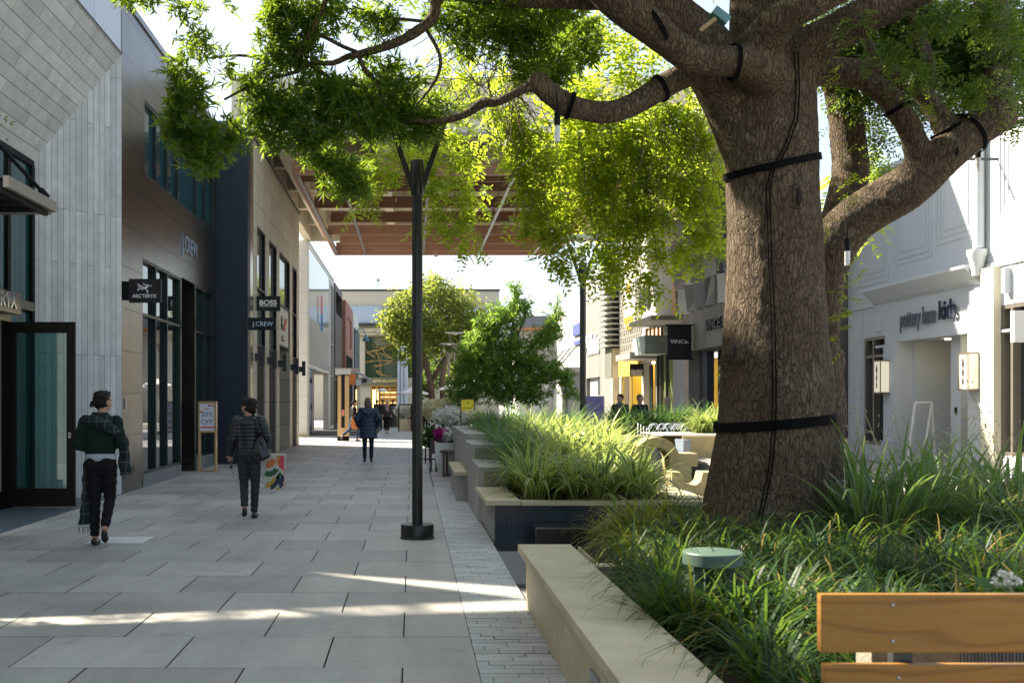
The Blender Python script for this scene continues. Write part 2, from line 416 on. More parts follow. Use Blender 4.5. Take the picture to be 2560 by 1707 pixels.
M_exposed=mat('exposed_aggregate',(.27,.24,.185),.85,var=.3,scale=55,bmp=.9,bscale=110,dirt=.25)
M_cream=mat('cream_limestone',(.58,.50,.34),.66,var=.13,scale=6,bmp=.35,bscale=70,dirt=.3,stretch=(1,1,1))
M_soil=mat('bark_mulch_soil',(.045,.028,.018),.95,var=.6,scale=45,bmp=1,bscale=60)
M_black=mat('black_metal',(.003,.004,.004),.5,var=.1,spec=.15,bmp=.05)
M_dark=mat('charcoal_paint',(.03,.032,.035),.5,var=.1,bmp=.05)
M_white=mat('white_paint',(.56,.56,.54),.55,var=.04,scale=2,bmp=.1,dirt=.06)
M_steel=mat('grey_steel',(.34,.35,.36),.4,metal=.6,bmp=.05)
M_lampmetal=mat('lamp_pole_paint',(.010,.012,.010),.30,metal=0,var=.1,bmp=.02,spec=.4)
M_bronze=panel('bronze_cladding',(.100,.098,.090),(.125,.120,.108),.9,.71,'YZ',(16.95,1.69-.71*2),joint=.009,jc=(.012,.012,.012),rough=.26,metal=.9,var=.25,bmp=.4,nscale=1.1)
M_bronzep=mat('bronze_plain',(.24,.21,.165),.32,metal=.85,var=.15,scale=2,bmp=.05)
M_navy=panel('navy_cladding',(.005,.013,.024),(.006,.015,.027),4.0,.74,'XZ',(-6,.34),joint=.006,jc=(.004,.008,.015),rough=.55,var=.15,nscale=8)
M_stone=panel('tan_stone_cladding',(.40,.355,.27),(.50,.45,.35),1.35,.74,'YZ',(24.6,.05),off=.0,joint=.008,jc=(.10,.09,.07),rough=.6,var=.16,nscale=2.5,streak=1)
M_glass=glass('mirror_glass',(.006,.012,.013),4.4)
M_glassteal=glass('teal_glass',(.010,.05,.058),2.0)
M_doorglass=glass('door_glass',(.02,.06,.06),1.6,through=.75,tcol=(.62,.82,.82))
M_alu=mat('dark_teal_mullion',(.004,.014,.016),.4,metal=0,bmp=.02,spec=.35)
M_plinth=mat('blue_grey_plinth',(.16,.175,.19),.7,var=.2,scale=9,stretch=(1,1,.2),dirt=.3)
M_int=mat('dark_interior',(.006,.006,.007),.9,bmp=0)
M_wood=mat('honey_wood',(.42,.27,.11),.5,var=.2,scale=14,stretch=(1,1,.12),bmp=.1,coat=.2)
M_sign=mat('sign_black',(.007,.009,.011),.5,bmp=.02,spec=.3)
M_lett=mat('letter_white',(.78,.79,.80),.5,bmp=0,var=.02)
# ================================================================ ground
def tiles_mesh(name,rects,z,mt,bev=0,th=.03):
    n=len(rects); r=np.array(rects); V=np.empty((n,4,3)); 
    V[:,0]=np.stack([r[:,0],r[:,2],np.full(n,z)],1); V[:,1]=np.stack([r[:,1],r[:,2],np.full(n,z)],1)
    V[:,2]=np.stack([r[:,1],r[:,3],np.full(n,z)],1); V[:,3]=np.stack([r[:,0],r[:,3],np.full(n,z)],1)
    V[:,:,2]+=NR.normal(0,.0006,(n,1))
    o=quads_object(name,V,NR.uniform(0,1,n),mt); return tag(o,kind='structure')
def clip(r,x0,x1,y0,y1):
    a=(max(r[0],x0),min(r[1],x1),max(r[2],y0),min(r[3],y1)); return a if a[1]-a[0]>.01 and a[3]-a[2]>.01 else None
g=MB(); g.face([(-300,-60,-.03),(300,-60,-.03),(300,500,-.03),(-300,500,-.03)])
M_ground=mat('far_paving',(.25,.24,.215),.8,var=.12,scale=.8,bmp=.1,dirt=.1)
tag(g.build('ground',M_ground),kind='structure')
g=MB(); g.face([(-9,-2,-.012),(.885,-2,-.012),(.885,60,-.012),(-9,60,-.012)]); tag(g.build('paving_bed',M_joint),kind='structure')
rects=[]
row0=5.795-.765*9
for j in range(60):
    y0=row0+j*.765; off=-1.895 if j%2==0 else -2.356
    if (j-9)%2!=0: off=-1.895+.461
    # row starting at 5.795 has joints at -2.356+.92k ... row above at -1.895+.92k
    off=-1.895+(0.46 if (j-9)%2==0 else 0)
    for k in range(-10,6):
        r=clip((off+k*.92+.005,off+(k+1)*.92-.005,y0+.0018,y0+.765-.0018),-9,.381,-2,60)
        if r is None: continue
        if r[3]>24.6 and r[1]>-1.66:
            if r[2]<24.59: rects.append((r[0],r[1],r[2],24.6))
            r=clip(r,-9,-1.67,24.604 if r[2]<24.6 else r[2],60)
            if r is None: continue
        rects.append(r)
# recess the white access plate
rects=[r for r in rects]
tiles_mesh('paving',rects,0.0,M_slab)
rects=[]
y=1.0;i=0
while y<18.1:
    o=[0,.155,.07,.22][i%4]
    for k in range(-2,4):
        r=clip((.385+o+k*.31+.002,.385+o+(k+1)*.31-.002,y+.002,y+.09-.002),.385,.885,0,18.1)
        if r: rects.append(r)
    y+=.09;i+=1
tiles_mesh('paver_strip',rects,.0,M_paver)
rects=[]
y=24.62;i=0
while y<78:
    dy=.3 if y<45 else .6
    for k in range(-1,22):
        w_=.45
        r=clip((-1.66+(i%2)*.22+k*w_+.004,-1.66+(i%2)*.22+(k+1)*w_-.004,y+.004,y+dy-.004),-1.66,6,24.6,78)
        if r: rects.append(r)
    y+=dy;i+=1
M_paver2=paver_mat('blue_grey_paver',(.27,.28,.295),(.37,.38,.385),.5)
tiles_mesh('square_pavers',rects,.0,M_paver2)
rects=[]
for j in range(12):
    for k in range(3): 
        r=clip((.40+k*.5,.40+(k+1)*.5-.005,18.12+j*.55,18.12+(j+1)*.55-.005),.385,1.7,18.1,24.6)
        if r: rects.append(r)
tiles_mesh('side_paving',rects,.0,M_slab)
# slate threshold in front of the recessed concrete shopfront
s=MB(); s.prism([(-6.4,8),(-4.83,8),(-4.83,16.5),(-5.87,15.42),(-6.4,15.42)],'z',-.01,.005)
tag(s.build('slate_threshold',mat('slate',(.075,.10,.115),.45,var=.3,scale=4,stretch=(1,3,1),dirt=.2)),kind='structure')
s=MB(); s.box(-3.57,-2.95,10.87,11.38,-.01,.006)
tag(s.build('access_plate',mat('access_plate',(.62,.64,.62),.5,var=.06)),'pale square access plate set flush in the stone paving beside the scarf wearer','access plate')
# sunlit limestone court on the right
s=MB(); s.box(.885,14,8.45,10.28,-.02,.004); tag(s.build('aggregate_path',mat('aggregate_dark',(.15,.155,.155),.75,var=.4,scale=130,bmp=.5,bscale=150)),kind='structure')
rects=[]
y=-2;i=0
while y<60:
    for k in range(14):
        r=clip((1.6+(i%2)*.45+k*.92+.004,1.6+(i%2)*.45+(k+1)*.92-.004,y+.004,y+.61-.004),1.2,14,-2,60)
        if r and not (r[3]>24.6 and r[0]<6): rects.append(r)
    y+=.61;i+=1
tiles_mesh('court_paving',rects,-.018,M_slab)
# ================================================================ left: concrete shop with splayed portal
B=thing('shop_building','board-formed concrete shop with splayed portal and glass awning at the left edge','building',(-5.5,16,0))
def uvquad(name,pts,uvs,mt,parent):
    m=MB(); m.face(pts); me=m.mesh(name)
    l=me.uv_layers.new(name='UVMap')
    for i,u in enumerate(uvs): l.data[i].uv=u
    return link_mesh(name,me,mt,parent)
M_board=panel('board_formed_concrete',(.40,.415,.42),(.54,.555,.55),2.3,.104,joint=.0035,jc=(.12,.12,.115),uv=True,off=.37,freq=3,rough=.75,var=.2,bmp=.7,nscale=4)
M_board2=panel('board_formed_lintel',(.43,.44,.43),(.56,.565,.545),1.7,.19,joint=.0045,jc=(.09,.09,.085),uv=True,off=.41,freq=2,rough=.75,var=.22,bmp=.8,nscale=4)
a=Vector((-4.83,16.56,0)); b_=Vector((-5.87,15.4,0)); wl=(a-b_).length
uvquad('splayed_panel',[b_,a,a+Vector((0,0,7.31)),b_+Vector((0,0,5.256))],[(0,0),(0,wl),(7.31,wl),(5.256,0)],M_board,B)
sl_=math.hypot(1.04,2.054)
uvquad('lintel_panel',[(-5.87,12.2,5.256),(-5.87,15.4,5.256),(-4.83,16.56,7.31),(-4.83,12.2,7.31)],[(12.2,0),(15.4,0),(16.56,sl_),(12.2,sl_)],M_board2,B)
m=MB(); m.box(-4.86,-4.815,12.2,16.56,7.31,7.335); m.build('drip_edge',M_dark,B)
m=MB(); m.box(-6.6,-4.834,13.3,16.54,7.335,10.4); m.box(-6.6,-5.9,15.45,16.5,0,7.33); m.build('wall',panel('upper_metal',(.36,.37,.38),(.40,.41,.42),1.8,1.4,'YZ',(16.95,2.69),joint=.008,jc=(.08,.08,.08),rough=.32,metal=.6,var=.1,nscale=1),B)
gw=MB()
for y0,y1 in ((12.2,13.3),(13.3,14.42),(14.52,15.32)):
    gw.box(-5.90,-5.885,y0+.04,y1-.04,3.06,5.2)
gw.box(-5.90,-5.885,14.52,15.32,.25,2.9)
gw.build('shop_window',M_glassteal,B)
fr=MB()
fr.box(-5.97,-5.84,12.2,15.4,5.17,5.26); fr.box(-5.96,-5.83,15.30,15.40,0,5.17); fr.box(-5.95,-5.85,14.42,14.53,0,5.17)
for y0 in (12.23,13.3): fr.box(-5.95,-5.84,y0-.03,y0+.03,3.0,5.17)
fr.box(-5.95,-5.85,12.2,15.3,0,.25)
fr.build('window_frame',M_black,B)
m=MB(); m.box(-5.97,-5.80,12.2,15.3,2.93,3.06); m.box(-5.93,-5.82,13.2,14.45,2.70,2.93); m.build('bronze_transom',M_bronzep,B)
m=MB(); m.box(-6.55,-6.5,12.2,15.3,0,5.2); m.box(-6.5,-5.95,12.2,12.25,0,5.2); m.build('interior_wall',M_int,B)
sg=MB(); sg.box(-5.80,-5.66,12.3,14.43,2.80,3.10); sgo=sg.build('sign_band',M_bronzep,B,bevel=.004)
text('lettering',"ARC'TERYX",mat('chrome_letter',(.8,.82,.85),.18,metal=1,bmp=0),sgo,(-5.645,13.42,2.955),.30,FACE_RIGHT,.03,fit=1.55)
# awning on rods
aw=MB(); aw.box(-4.93,-4.86,12.0,13.62,4.13,4.27); aw.box(-5.87,-4.93,13.50,13.62,4.10,4.24)
awn=aw.build('awning',mat('awning_beam',(.26,.24,.21),.5,metal=.3),B)
m=MB()
for k in range(4): m.box(-5.87,-4.94,13.28-k*.42,13.34-k*.42,4.08,4.2)
m.box(-5.87,-5.80,12.0,13.5,4.06,4.22); m.box(-4.99,-4.935,12.0,13.5,4.06,4.12); m.build('slat',M_black,awn)
m=MB(); m.face([(-5.86,12.0,4.245),(-4.94,12.0,4.245),(-4.94,13.5,4.245),(-5.86,13.5,4.245)]); m.build('glass_panel',M_doorglass,awn)
m=MB(); m.tube([(-4.93,13.45,4.30),(-5.02,13.45,4.40)],.05,10); m.tube([(-4.98,13.45,4.36),(-5.87,13.45,5.33)],.028,10)
m.box(-5.89,-5.80,13.38,13.52,5.22,5.42); m.build('tie_rod',M_black,awn,smooth=False)
# unseen raking walls added at left, leaving a slot for the sun streak
ln_=lambda z:6.65+z/1.333
m=MB(); m.prism([(ln_(0)+.13,0),(11.55,0),(11.55,6.3)],'x',-4.93,-4.835); m.build('raking_end_wall',M_conc,B)
G=thing('sun_slot_building','plain neighbour building with raking gable standing left of the camera','building',(-6,2,0))
m=MB(); m.prism([(-6,0),(ln_(0)-.14,0),(ln_(7.4)-.14,7.4),(-6,7.4)],'x',-4.97,-4.87); m.box(-9,-4.97,-6,4,0,7.4); m.build('gable_wall',M_conc,G)
# open glass door
D=MB()
dx0,dx1,dy=-5.86,-4.885,14.42
D.box(dx0,dx0+.12,dy,dy+.055,.03,2.70); D.box(dx1-.12,dx1,dy,dy+.055,.03,2.70); D.box(dx0+.12,dx1-.12,dy,dy+.055,.03,.29); D.box(dx0+.12,dx1-.12,dy,dy+.055,2.54,2.70)
dr=D.build('open_door',M_black,B,bevel=.004)
m=MB(); m.box(dx0+.12,dx1-.12,dy+.022,dy+.034,.29,2.54); m.build('door_glass',M_doorglass,dr)
m=MB(); m.box(dx1-.085,dx1-.055,dy-.02,dy,1.02,1.10); m.tube([(dx1-.07,dy-.02,1.06),(dx1-.07,dy-.05,1.06),(dx1-.03,dy-.06,1.06)],.008,8); m.build('door_handle',M_steel,dr)
# ================================================================ left: bronze clad shop
def cells(mb,x0,x1,y0,y1,z0,z1,holes,axis='x'):
    ys=sorted({y0,y1,*[h[0] for h in holes],*[h[1] for h in holes]}); zs=sorted({z0,z1,*[h[2] for h in holes],*[h[3] for h in holes]})
    for i in range(len(ys)-1):
        run=None
        for j in range(len(zs)-1):
            cy=(ys[i]+ys[i+1])/2; cz=(zs[j]+zs[j+1])/2
            solid_=not any(h[0]<cy<h[1] and h[2]<cz<h[3] for h in holes)
            if solid_: run=(run[0],zs[j+1]) if run else (zs[j],zs[j+1])
            if (not solid_ or j==len(zs)-2) and run:
                if axis=='x': mb.box(x0,x1,ys[i],ys[i+1],*run)
                else: mb.box(ys[i],ys[i+1],x0,x1,*run)
                run=None
    return mb
def ywin(parent,name,X,y0,y1,z0,z1,mull,trans,rec,mt,fmt,fin=.0,fw=.05,sgn=1,frame=True):
    """window in a wall of constant X. sgn=1: wall faces +X"""
    f=MB(); xg=X-sgn*rec
    fx0,fx1=sorted((xg-sgn*.03,X-sgn*.012))
    f.box(fx0,fx1,y0,y0+fw,z0,z1); f.box(fx0,fx1,y1-fw,y1,z0,z1); f.box(fx0,fx1,y0+fw,y1-fw,z0,z0+fw); f.box(fx0,fx1,y0+fw,y1-fw,z1-fw,z1)
    ymul=[y0]+list(mull)+[y1]
    for q in mull: f.box(fx0,fx1,q-fw/2,q+fw/2,z0+fw,z1-fw)
    for t in trans:
        for a_,b2 in zip(ymul[:-1],ymul[1:]): f.box(fx0+.004,fx1-.004,a_+fw*.9,b2-fw*.5,t-fw/2,t+fw/2)
    fo=f.build(name,fmt,parent)
    g_=MB(); g_.box(xg-.006,xg+.006,y0+.01,y1-.01,z0+.01,z1-.01); g_.build('pane',mt,fo)
    return fo
B2=thing('shop_building','bronze metal clad shop with tall dark mullioned windows beside the navy wall','building',(-5,20.5,0))
X2=-4.83
m=MB(); cells(m,X2-.35,X2,16.56,24.6,0,8.25,[(17.85,20.80,.24,4.12),(20.86,22.15,0,4.15),(22.25,24.2,.30,4.15),(17.97,24.2,5.64,7.0)])
m.box(X2-.35,X2+.03,16.5,24.6,8.25,8.36); m.build('wall',M_bronze,B2)
m=MB(); m.box(X2-.02,X2+.012,17.85,20.80,0,.235); m.box(X2-.02,X2+.012,22.25,24.2,0,.295); m.build('plinth',M_plinth,B2)
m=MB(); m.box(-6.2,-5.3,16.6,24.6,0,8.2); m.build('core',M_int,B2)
for (z0,z1,tr,nm) in ((.24,4.12,[3.12],'shop_window'),(5.64,7.0,[],'upper_window')):
    if nm=='shop_window': ywin(B2,nm,X2,17.85,20.80,z0,z1,[18.84,19.72],tr,.095,M_glass,M_alu,fw=.05)
    else: ywin(B2,nm,X2,17.97,24.2,z0,z1,[18.84,19.7,20.6,22.35,23.3],tr,.085,M_glassteal,M_alu,fw=.06)
ywin(B2,'corner_window',X2,22.25,24.2,.30,4.15,[23.25],[3.12],.09,M_glass,M_alu)
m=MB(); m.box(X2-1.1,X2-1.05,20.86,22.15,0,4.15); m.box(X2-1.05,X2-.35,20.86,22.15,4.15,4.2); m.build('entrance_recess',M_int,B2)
m=MB(); m.box(X2-.6,X2-.55,20.9,22.1,0,2.9); dd=m.build('door',M_black,B2)
m=MB(); m.tube([(X2-.50,21.9,.9),(X2-.50,21.9,1.5)],.015,8); m.tube([(X2-.55,21.9,1.0),(X2-.50,21.9,1.0)],.01,6); m.tube([(X2-.55,21.9,1.4),(X2-.50,21.9,1.4)],.01,6); m.build('door_handle',mat('brass',(.55,.4,.2),.3,metal=1,bmp=0),dd)
m=MB(); m.box(X2,X2+.02,16.72,16.80,1.42,1.60); m.build('door_bell',M_steel,B2)
text('lettering','J.CREW',mat('blue_steel_letter',(.30,.36,.46),.3,metal=.6,bmp=0),B2,(X2+.012,21.62,4.88),.50,FACE_RIGHT,.012,fit=1.5,offset=.004)
# ================================================================ left: navy wall + stone clad shop
B3=thing('shop_building','tan stone clad shop with navy end wall and tall black window slots','building',(-4.8,30,0))
X3=-4.06
m=MB(); m.box(X2-.4,X3,24.61,25.0,0,8.30); m.build('navy_wall',M_navy,B3)
m=MB(); m.box(X2-.42,X3+.02,24.58,25.0,8.30,8.47); m.build('coping',mat('navy_coping',(.07,.09,.11),.6),B3)
WN=[(26.1,27.6),(28.3,29.9),(30.5,33.1),(33.8,35.1)]
m=MB(); cells(m,X3-.35,X3,25.5,35.8,0,8.27,[(a_,b2,0,6.16) for a_,b2 in WN]); m.build('wall',M_stone,B3)
m=MB(); m.box(X3-.3,X3-.005,25.0,25.5,0,8.27); m.build('metal_corner',mat('corner_metal',(.36,.33,.27),.25,metal=.85,var=.15,scale=1.5,bmp=0),B3)
m=MB(); m.box(X3-.3,X3+.035,25.0,35.85,8.27,8.33); m.build('coping',M_dark,B3)
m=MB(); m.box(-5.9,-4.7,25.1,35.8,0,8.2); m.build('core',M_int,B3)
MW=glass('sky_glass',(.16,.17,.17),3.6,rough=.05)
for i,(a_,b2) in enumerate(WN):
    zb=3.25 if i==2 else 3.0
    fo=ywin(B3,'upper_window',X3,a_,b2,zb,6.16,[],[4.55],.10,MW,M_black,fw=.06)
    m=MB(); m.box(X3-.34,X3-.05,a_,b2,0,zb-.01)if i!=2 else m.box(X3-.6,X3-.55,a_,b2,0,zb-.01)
    m.build('dark_shopfront',M_int,B3)
m=MB(); m.box(X3-.10,X3-.04,30.56,33.04,3.26,4.5); m.build('sign_panel',mat('sign_panel',(.40,.41,.37),.5,bmp=.05),B3)
text('lettering','B',mat('sign_dark_letter',(.03,.028,.02),.5,bmp=0),B3,(X3-.03,31.3,3.98),.62,FACE_RIGHT,.03)
text('lettering','G',MATS['sign_dark_letter'],B3,(X3-.03,31.55,3.52),.26,FACE_RIGHT,.03,fit=.7)
m=MB(); m.tube([(X3-.02,31.7,3.82),(X3-.02,32.15,4.18)],.05,6); m.build('emblem',mat('salmon_paint',(.7,.28,.16),.5),B3)
def sconce(Y):
    t=thing('wall_lamp','black up-and-down box lamp on the stone pier of the tan shop','wall lamp',(X3,Y,2.72),group='box wall lamps along the tan stone shopfront')
    m=MB(); m.box(.14,.26,-.06,.06,-.26,.26); m.build('lamp_body',M_dark,t,local=True,bevel=.006)
    m=MB(); m.box(0,.14,-.04,.04,-.13,.07); m.build('bracket',M_dark,t,local=True)
    return t
def copy_thing(o,loc=None,rz=None,scale=None,label=None,group=None):
    def cp(a,par):
        c=a.copy(); C.objects.link(c)
        if par is not None: c.parent=par
        for ch in list(a.children): cp(ch,c)
        return c
    c=cp(o,None)
    if loc is not None: c.location=loc
    if rz is not None: c.rotation_euler=(0,0,rz)
    if scale is not None: c.scale=scale if isinstance(scale,(tuple,list)) else (scale,)*3
    if label: c['label']=label
    if group: c['group']=group
    return c
LS=['first','second','third','fourth','farthest']
s0=sconce(25.75); s0['label']='black box lamp on the stone pier nearest the navy wall'
for i,Yp in enumerate((28.0,30.2,33.4,35.5)):
    copy_thing(s0,(X3,Yp,2.72),label=['black box lamp on the pier between the first two window slots','black box lamp on the third stone pier of the tan shop','black box lamp on the fourth stone pier beside the lit shop sign','black box lamp farthest along the tan shop, next to the white column'][i])
# blade signs
def blade(name,label,x0,x1,Y,z0,z1,arm=None,th=.05):
    t=thing(name,label,'sign',((x0+x1)/2,Y,z0))
    m=MB(); m.box(x0,x1,Y,Y+th,z0,z1); m.build('sign_board',M_sign,t,bevel=.004)
    if arm:
        m=MB(); m.box(arm[0],x0-.001,Y+.008,Y+th-.008,arm[1],arm[2]); m.build('bracket',M_black,t)
    return t
Y=16.62; s=Y/F
t=blade('blade_sign','black projecting sign with white fossil bird emblem over one word, nearest sign on the left',(322-VX)*s,(402-VX)*s,Y,H-(756-VY)*s,H-(697-VY)*s,((304-VX)*s-.06,H-(750-VY)*s,H-(703-VY)*s),.08)
text('lettering',"ARC'TERYX",M_lett,t,((361-VX)*s,Y-.004,H-(740.5-VY)*s),.085,FACE_CAM,.006,fit=60*s,offset=.0006)
bird=MB()
def bl(pts,r0,r1=None):
    q=[Vector(((322+p[0]/1882*90-2-VX)*s,Y-.005,H-(690+p[1]/1568*75-VY)*s)) for p in pts]
    k=len(q); rr=[(r0+( (r1 if r1 is not None else r0)-r0)*i/(k-1))*s for i in range(k)]
    bird.tube(q,rr,6)
bl([(480,390),(600,460),(760,560)],.5,1.1); bl([(600,460),(640,640),(760,720)],.6,1.2); bl([(480,530),(600,470),(550,590)],.5,.4); bl([(500,750),(600,650),(760,590)],1.6,.6)
bl([(760,580),(880,610),(1000,540),(1040,450)],1.4,1.0); bl([(780,600),(900,620),(1010,560)],1.8,1.4); bl([(1040,450),(1150,540),(1250,490)],1.0,.8); bl([(800,370),(850,470),(900,500),(930,440),(860,430)],.8,.6); bl([(930,440),(1040,500)],.8,.9)
bl([(1000,600),(880,690),(1030,760),(1010,880)],.9,1.6); bl([(760,720),(800,620)],1.5,1.0); bl([(1030,560),(1040,620),(900,690)],.8,.5)
bird.build('emblem',M_lett,t)
Y=24.55; s=Y/F
t=blade('blade_sign','black projecting sign with thin pale blue letters at the corner of the navy wall',(620-VX)*s,(690-VX)*s,Y,H-(825-VY)*s,H-(794-VY)*s,None,.06)
text('lettering','J.CREW',mat('letter_pale_blue',(.55,.68,.78),.5,bmp=0),t,((657-VX)*s,Y-.004,H-(810-VY)*s),.16,FACE_CAM,.006,fit=52*s)
Y=26.0; s=Y/F
t=blade('blade_sign','black projecting sign with bold cream letters and dotted second line, the higher of two',(641-VX)*s,(700.5-VX)*s,Y,H-(777-VY)*s,H-(740-VY)*s,(X3,H-(770-VY)*s,H-(748-VY)*s),.06)
text('lettering','BOSS',mat('letter_cream',(.82,.80,.72),.5,bmp=0),t,((670-VX)*s,Y-.004,H-(757-VY)*s),.18,FACE_CAM,.006,fit=43*s,offset=.004)
text('small_lettering','HUGO BOSS',MATS['letter_cream'],t,((670-VX)*s,Y-.004,H-(765.5-VY)*s),.035,FACE_CAM,.006,fit=42*s,offset=.0012)
# 30% OFF stand
Y=21.9; s=Y/F
S=thing('sale_sign','wooden floor stand holding a white 30% OFF poster in front of the bronze shop','sign',((518-VX)*s,Y,0))
x0,x1=(495-VX)*s,(540-VX)*s
m=MB(); m.box(x0,x0+.035,Y,Y+.16,.02,1.55); m.box(x1-.035,x1,Y,Y+.16,.02,1.55); m.box(x0+.035,x1-.035,Y,Y+.16,1.51,1.55); m.box(x0+.035,x1-.035,Y,Y+.16,.86,.90)
m.build('frame',M_wood,S,bevel=.003)
m=MB(); m.box(x0-.06,x1+.06,Y-.03,Y+.2,0,.02); m.build('base',M_wood,S)
m=MB(); m.box(x0+.035,x1-.035,Y+.012,Y+.022,.90,1.51); po=m.build('poster',mat('poster_white',(.75,.74,.78),.5,bmp=0,var=.02),S)
xm=(x0+x1)/2
text('lettering','ENJOY',mat('poster_red',(.62,.12,.07),.5,bmp=0),po,(xm,Y+.009,1.385),.04,FACE_CAM,.003,fit=.16)
text('lettering','30%',mat('poster_blue',(.10,.16,.24),.5,bmp=0),po,(xm,Y+.009,1.255),.15,FACE_CAM,.003,fit=.25)
text('lettering','OFF',MATS['poster_blue'],po,(xm,Y+.009,1.095),.155,FACE_CAM,.003,fit=.26)
m=MB(); m.box(xm+.02,x1-.037,Y+.006,Y+.011,1.445,1.475); m.box(x0+.037,xm-.09,Y+.006,Y+.011,1.305,1.335); m.box(xm-.14,x1-.04,Y+.006,Y+.011,.965,1.0); m.build('red_bar',MATS['poster_red'],po)
# ================================================================ canopy over the street
CN=thing('street_canopy','cream coffered roof with hung brown timber trellis spanning the street','canopy',(1,35,0))
M_cc=mat('canopy_plaster',(.68,.62,.49),.75,var=.06,scale=2,bmp=.15,dirt=.12)
m=MB(); m.box(7.2,9.8,24.3,25.99,8.6,10.0); m.box(-4.72,9.8,26.0,26.35,8.6,10.0); m.box(-4.72,-4.4,26.35,44,8.6,10.0); m.box(9.5,9.8,26.35,44,8.6,10.0); m.box(-4.4,9.5,43.7,44,8.6,10.0); m.build('fascia',M_cc,CN,bevel=.01)  # first box: wing added behind the trunk to shade the white shop
m=MB(); m.box(-4.75,9.83,25.97,26.38,8.56,8.60); m.build('drip_edge',M_white,CN)
m=MB(); m.box(-4.4,9.5,26.35,43.7,9.75,9.95); m.build('roof_slab',M_cc,CN)
m=MB()
for y in np.arange(28.3,43,3.4): m.box(-4.4,9.5,y,y+.35,9.0,9.75)
for x in (-3.9,-1.0,2.2,5.4,8.4): m.box(x,x+.3,26.35,43.7,8.72,9.72)
m.build('coffer_beam',M_cc,CN)
M_tim=mat('stained_timber',(.23,.11,.065),.55,var=.2,scale=12,stretch=(.12,1,1),bmp=.1)
M_timl=mat('rose_timber',(.40,.22,.15),.55,var=.15,scale=12,stretch=(.12,1,1),bmp=.1)
M_timo=mat('orange_timber',(.42,.20,.07),.5,var=.15,scale=12,stretch=(.12,1,1),bmp=.1)
tz=8.0
m=MB(); m.box(-3.42,6.3,28.35,28.5,tz,8.34); m.box(-3.42,6.3,43.9,44.05,tz,8.25); m.box(-3.42,-3.32,28.5,43.9,tz,8.3); m.box(6.2,6.3,28.5,43.9,tz,8.3); tr=m.build('trellis_frame',M_timl,CN)
ys=[29.6,31.0,33.6,36.3,39.0,41.2,43.3]
for i,y in enumerate(ys):
    m=MB(); m.box(-3.3+(.35 if i%2 else 0),6.18,y,y+.09,tz+.08,tz+.46); m.box(-3.0,6.1,y+.30,y+.36,tz+.16,tz+.42) if i else None; m.build('trellis_board',M_tim if i<4 else M_timl,tr)
    if i%2==1:
        m=MB(); m.prism([(3.4,tz+.28),(4.7,tz+.08),(6.1,tz+.26),(4.7,tz+.5)],'y',y-.10,y-.03); m.build('diamond_panel',M_timo,tr)
m=MB()
for x in (-2.1,.45,2.9,5.3): m.box(x,x+.09,28.5,43.9,tz+.02,tz+.078)
m.box(-3.3,-3.22,28.5,43.9,tz-.03,tz+.02)
m.build('steel_rail',M_steel,tr)
m=MB()
for y in np.arange(30.2,43.5,2.2):
    for x in (-2.0,.55,3.0,5.4): m.box(x-.06,x+.06,y,y+.1,tz+.5,8.75)
m.build('hanger',M_cc,tr)
cm=MB(); cm.lathe((1.05,43.5,tz-.16),[(.02,0),(.09,.03),(.11,.09),(.10,.15),(.04,.16)],14); cm.build('security_camera',M_white,tr,smooth=True)
# white column
t=thing('stone_column','tall white stone column carrying the canopy beside the tan shop','column',(-4.9,43.6,0))
m=MB(); m.box(-5.3,-4.57,43.3,43.98,.0,8.58); m.build('shaft',panel('white_stone',(.60,.585,.53),(.66,.64,.58),2.0,.9,'XZ',(-6,0),joint=.006,jc=(.3,.29,.27),rough=.6,var=.06),t)
m=MB(); m.box(-5.34,-4.53,43.26,44.02,0,.14); m.build('base',M_cream,t)
# ================================================================ farther left facades
X4=-4.57
B4=thing('shop_building','white shop with tall frosted glass upper wall beyond the canopy column','building',(-5,50,0))
MF=glass('frosted_glass',(.42,.45,.46),1.75,rough=.03)
m=MB(); cells(m,X4-.3,X4,44.05,58.3,0,8.55,[(44.3,54.6,0,3.05),(44.2,55.2,3.2,8.4),(55.7,58.0,.2,8.2)]); m.build('wall',M_white,B4)
m=MB(); m.box(X4-.05,X4-.02,44.2,55.2,3.2,8.4); go=m.build('glass_wall',MF,B4)
m=MB()
for i in range(44): m.box(X4-.018,X4-.008,44.3+i*.25,44.4+i*.25,3.25,5.4-.4*((i*7)%3)*.2)
m.build('etched_stripe',mat('etched',(.50,.53,.53),.4,bmp=0,var=.05),go)
m=MB(); m.box(X4-.02,X4+.03,43.98,58.3,8.55,8.63); m.build('coping',M_steel,B4)
m=MB(); m.box(X4-2.2,X4-2.1,44.3,54.6,0,3.05); m.box(X4-2.1,X4-.3,49.5,49.6,0,3.05); m.box(X4-2.1,X4-.3,44.3,54.6,3.0,3.05); m.build('entrance_recess',mat('pink_plaster',(.62,.56,.55),.8,bmp=0),B4)
m=MB(); m.box(X4-.15,X4-.1,44.35,46.6,0,3.0); m.build('dark_window',M_glass,B4)
m=MB(); m.box(X4-.12,X4-.08,55.7,58.0,.2,8.2); w4=m.build('side_window',MF,B4)
m=MB(); 
for z in (.2,3.0,4.8,6.6,8.1): m.box(X4-.07,X4+.01,55.7,58.0,z-.03,z+.03)
for y in (55.7,56.8,58.0): m.box(X4-.06,X4+.012,y-.04,y+.04,.2,8.2)
m.build('window_frame',M_steel,w4)
t=thing('blade_sign','thin vertical blade sign, pink above and blue below, on the frosted glass wall','sign',(-4.4,49.5,5.4))
zc=lambda py,Y:H-(py-VY)*Y/F
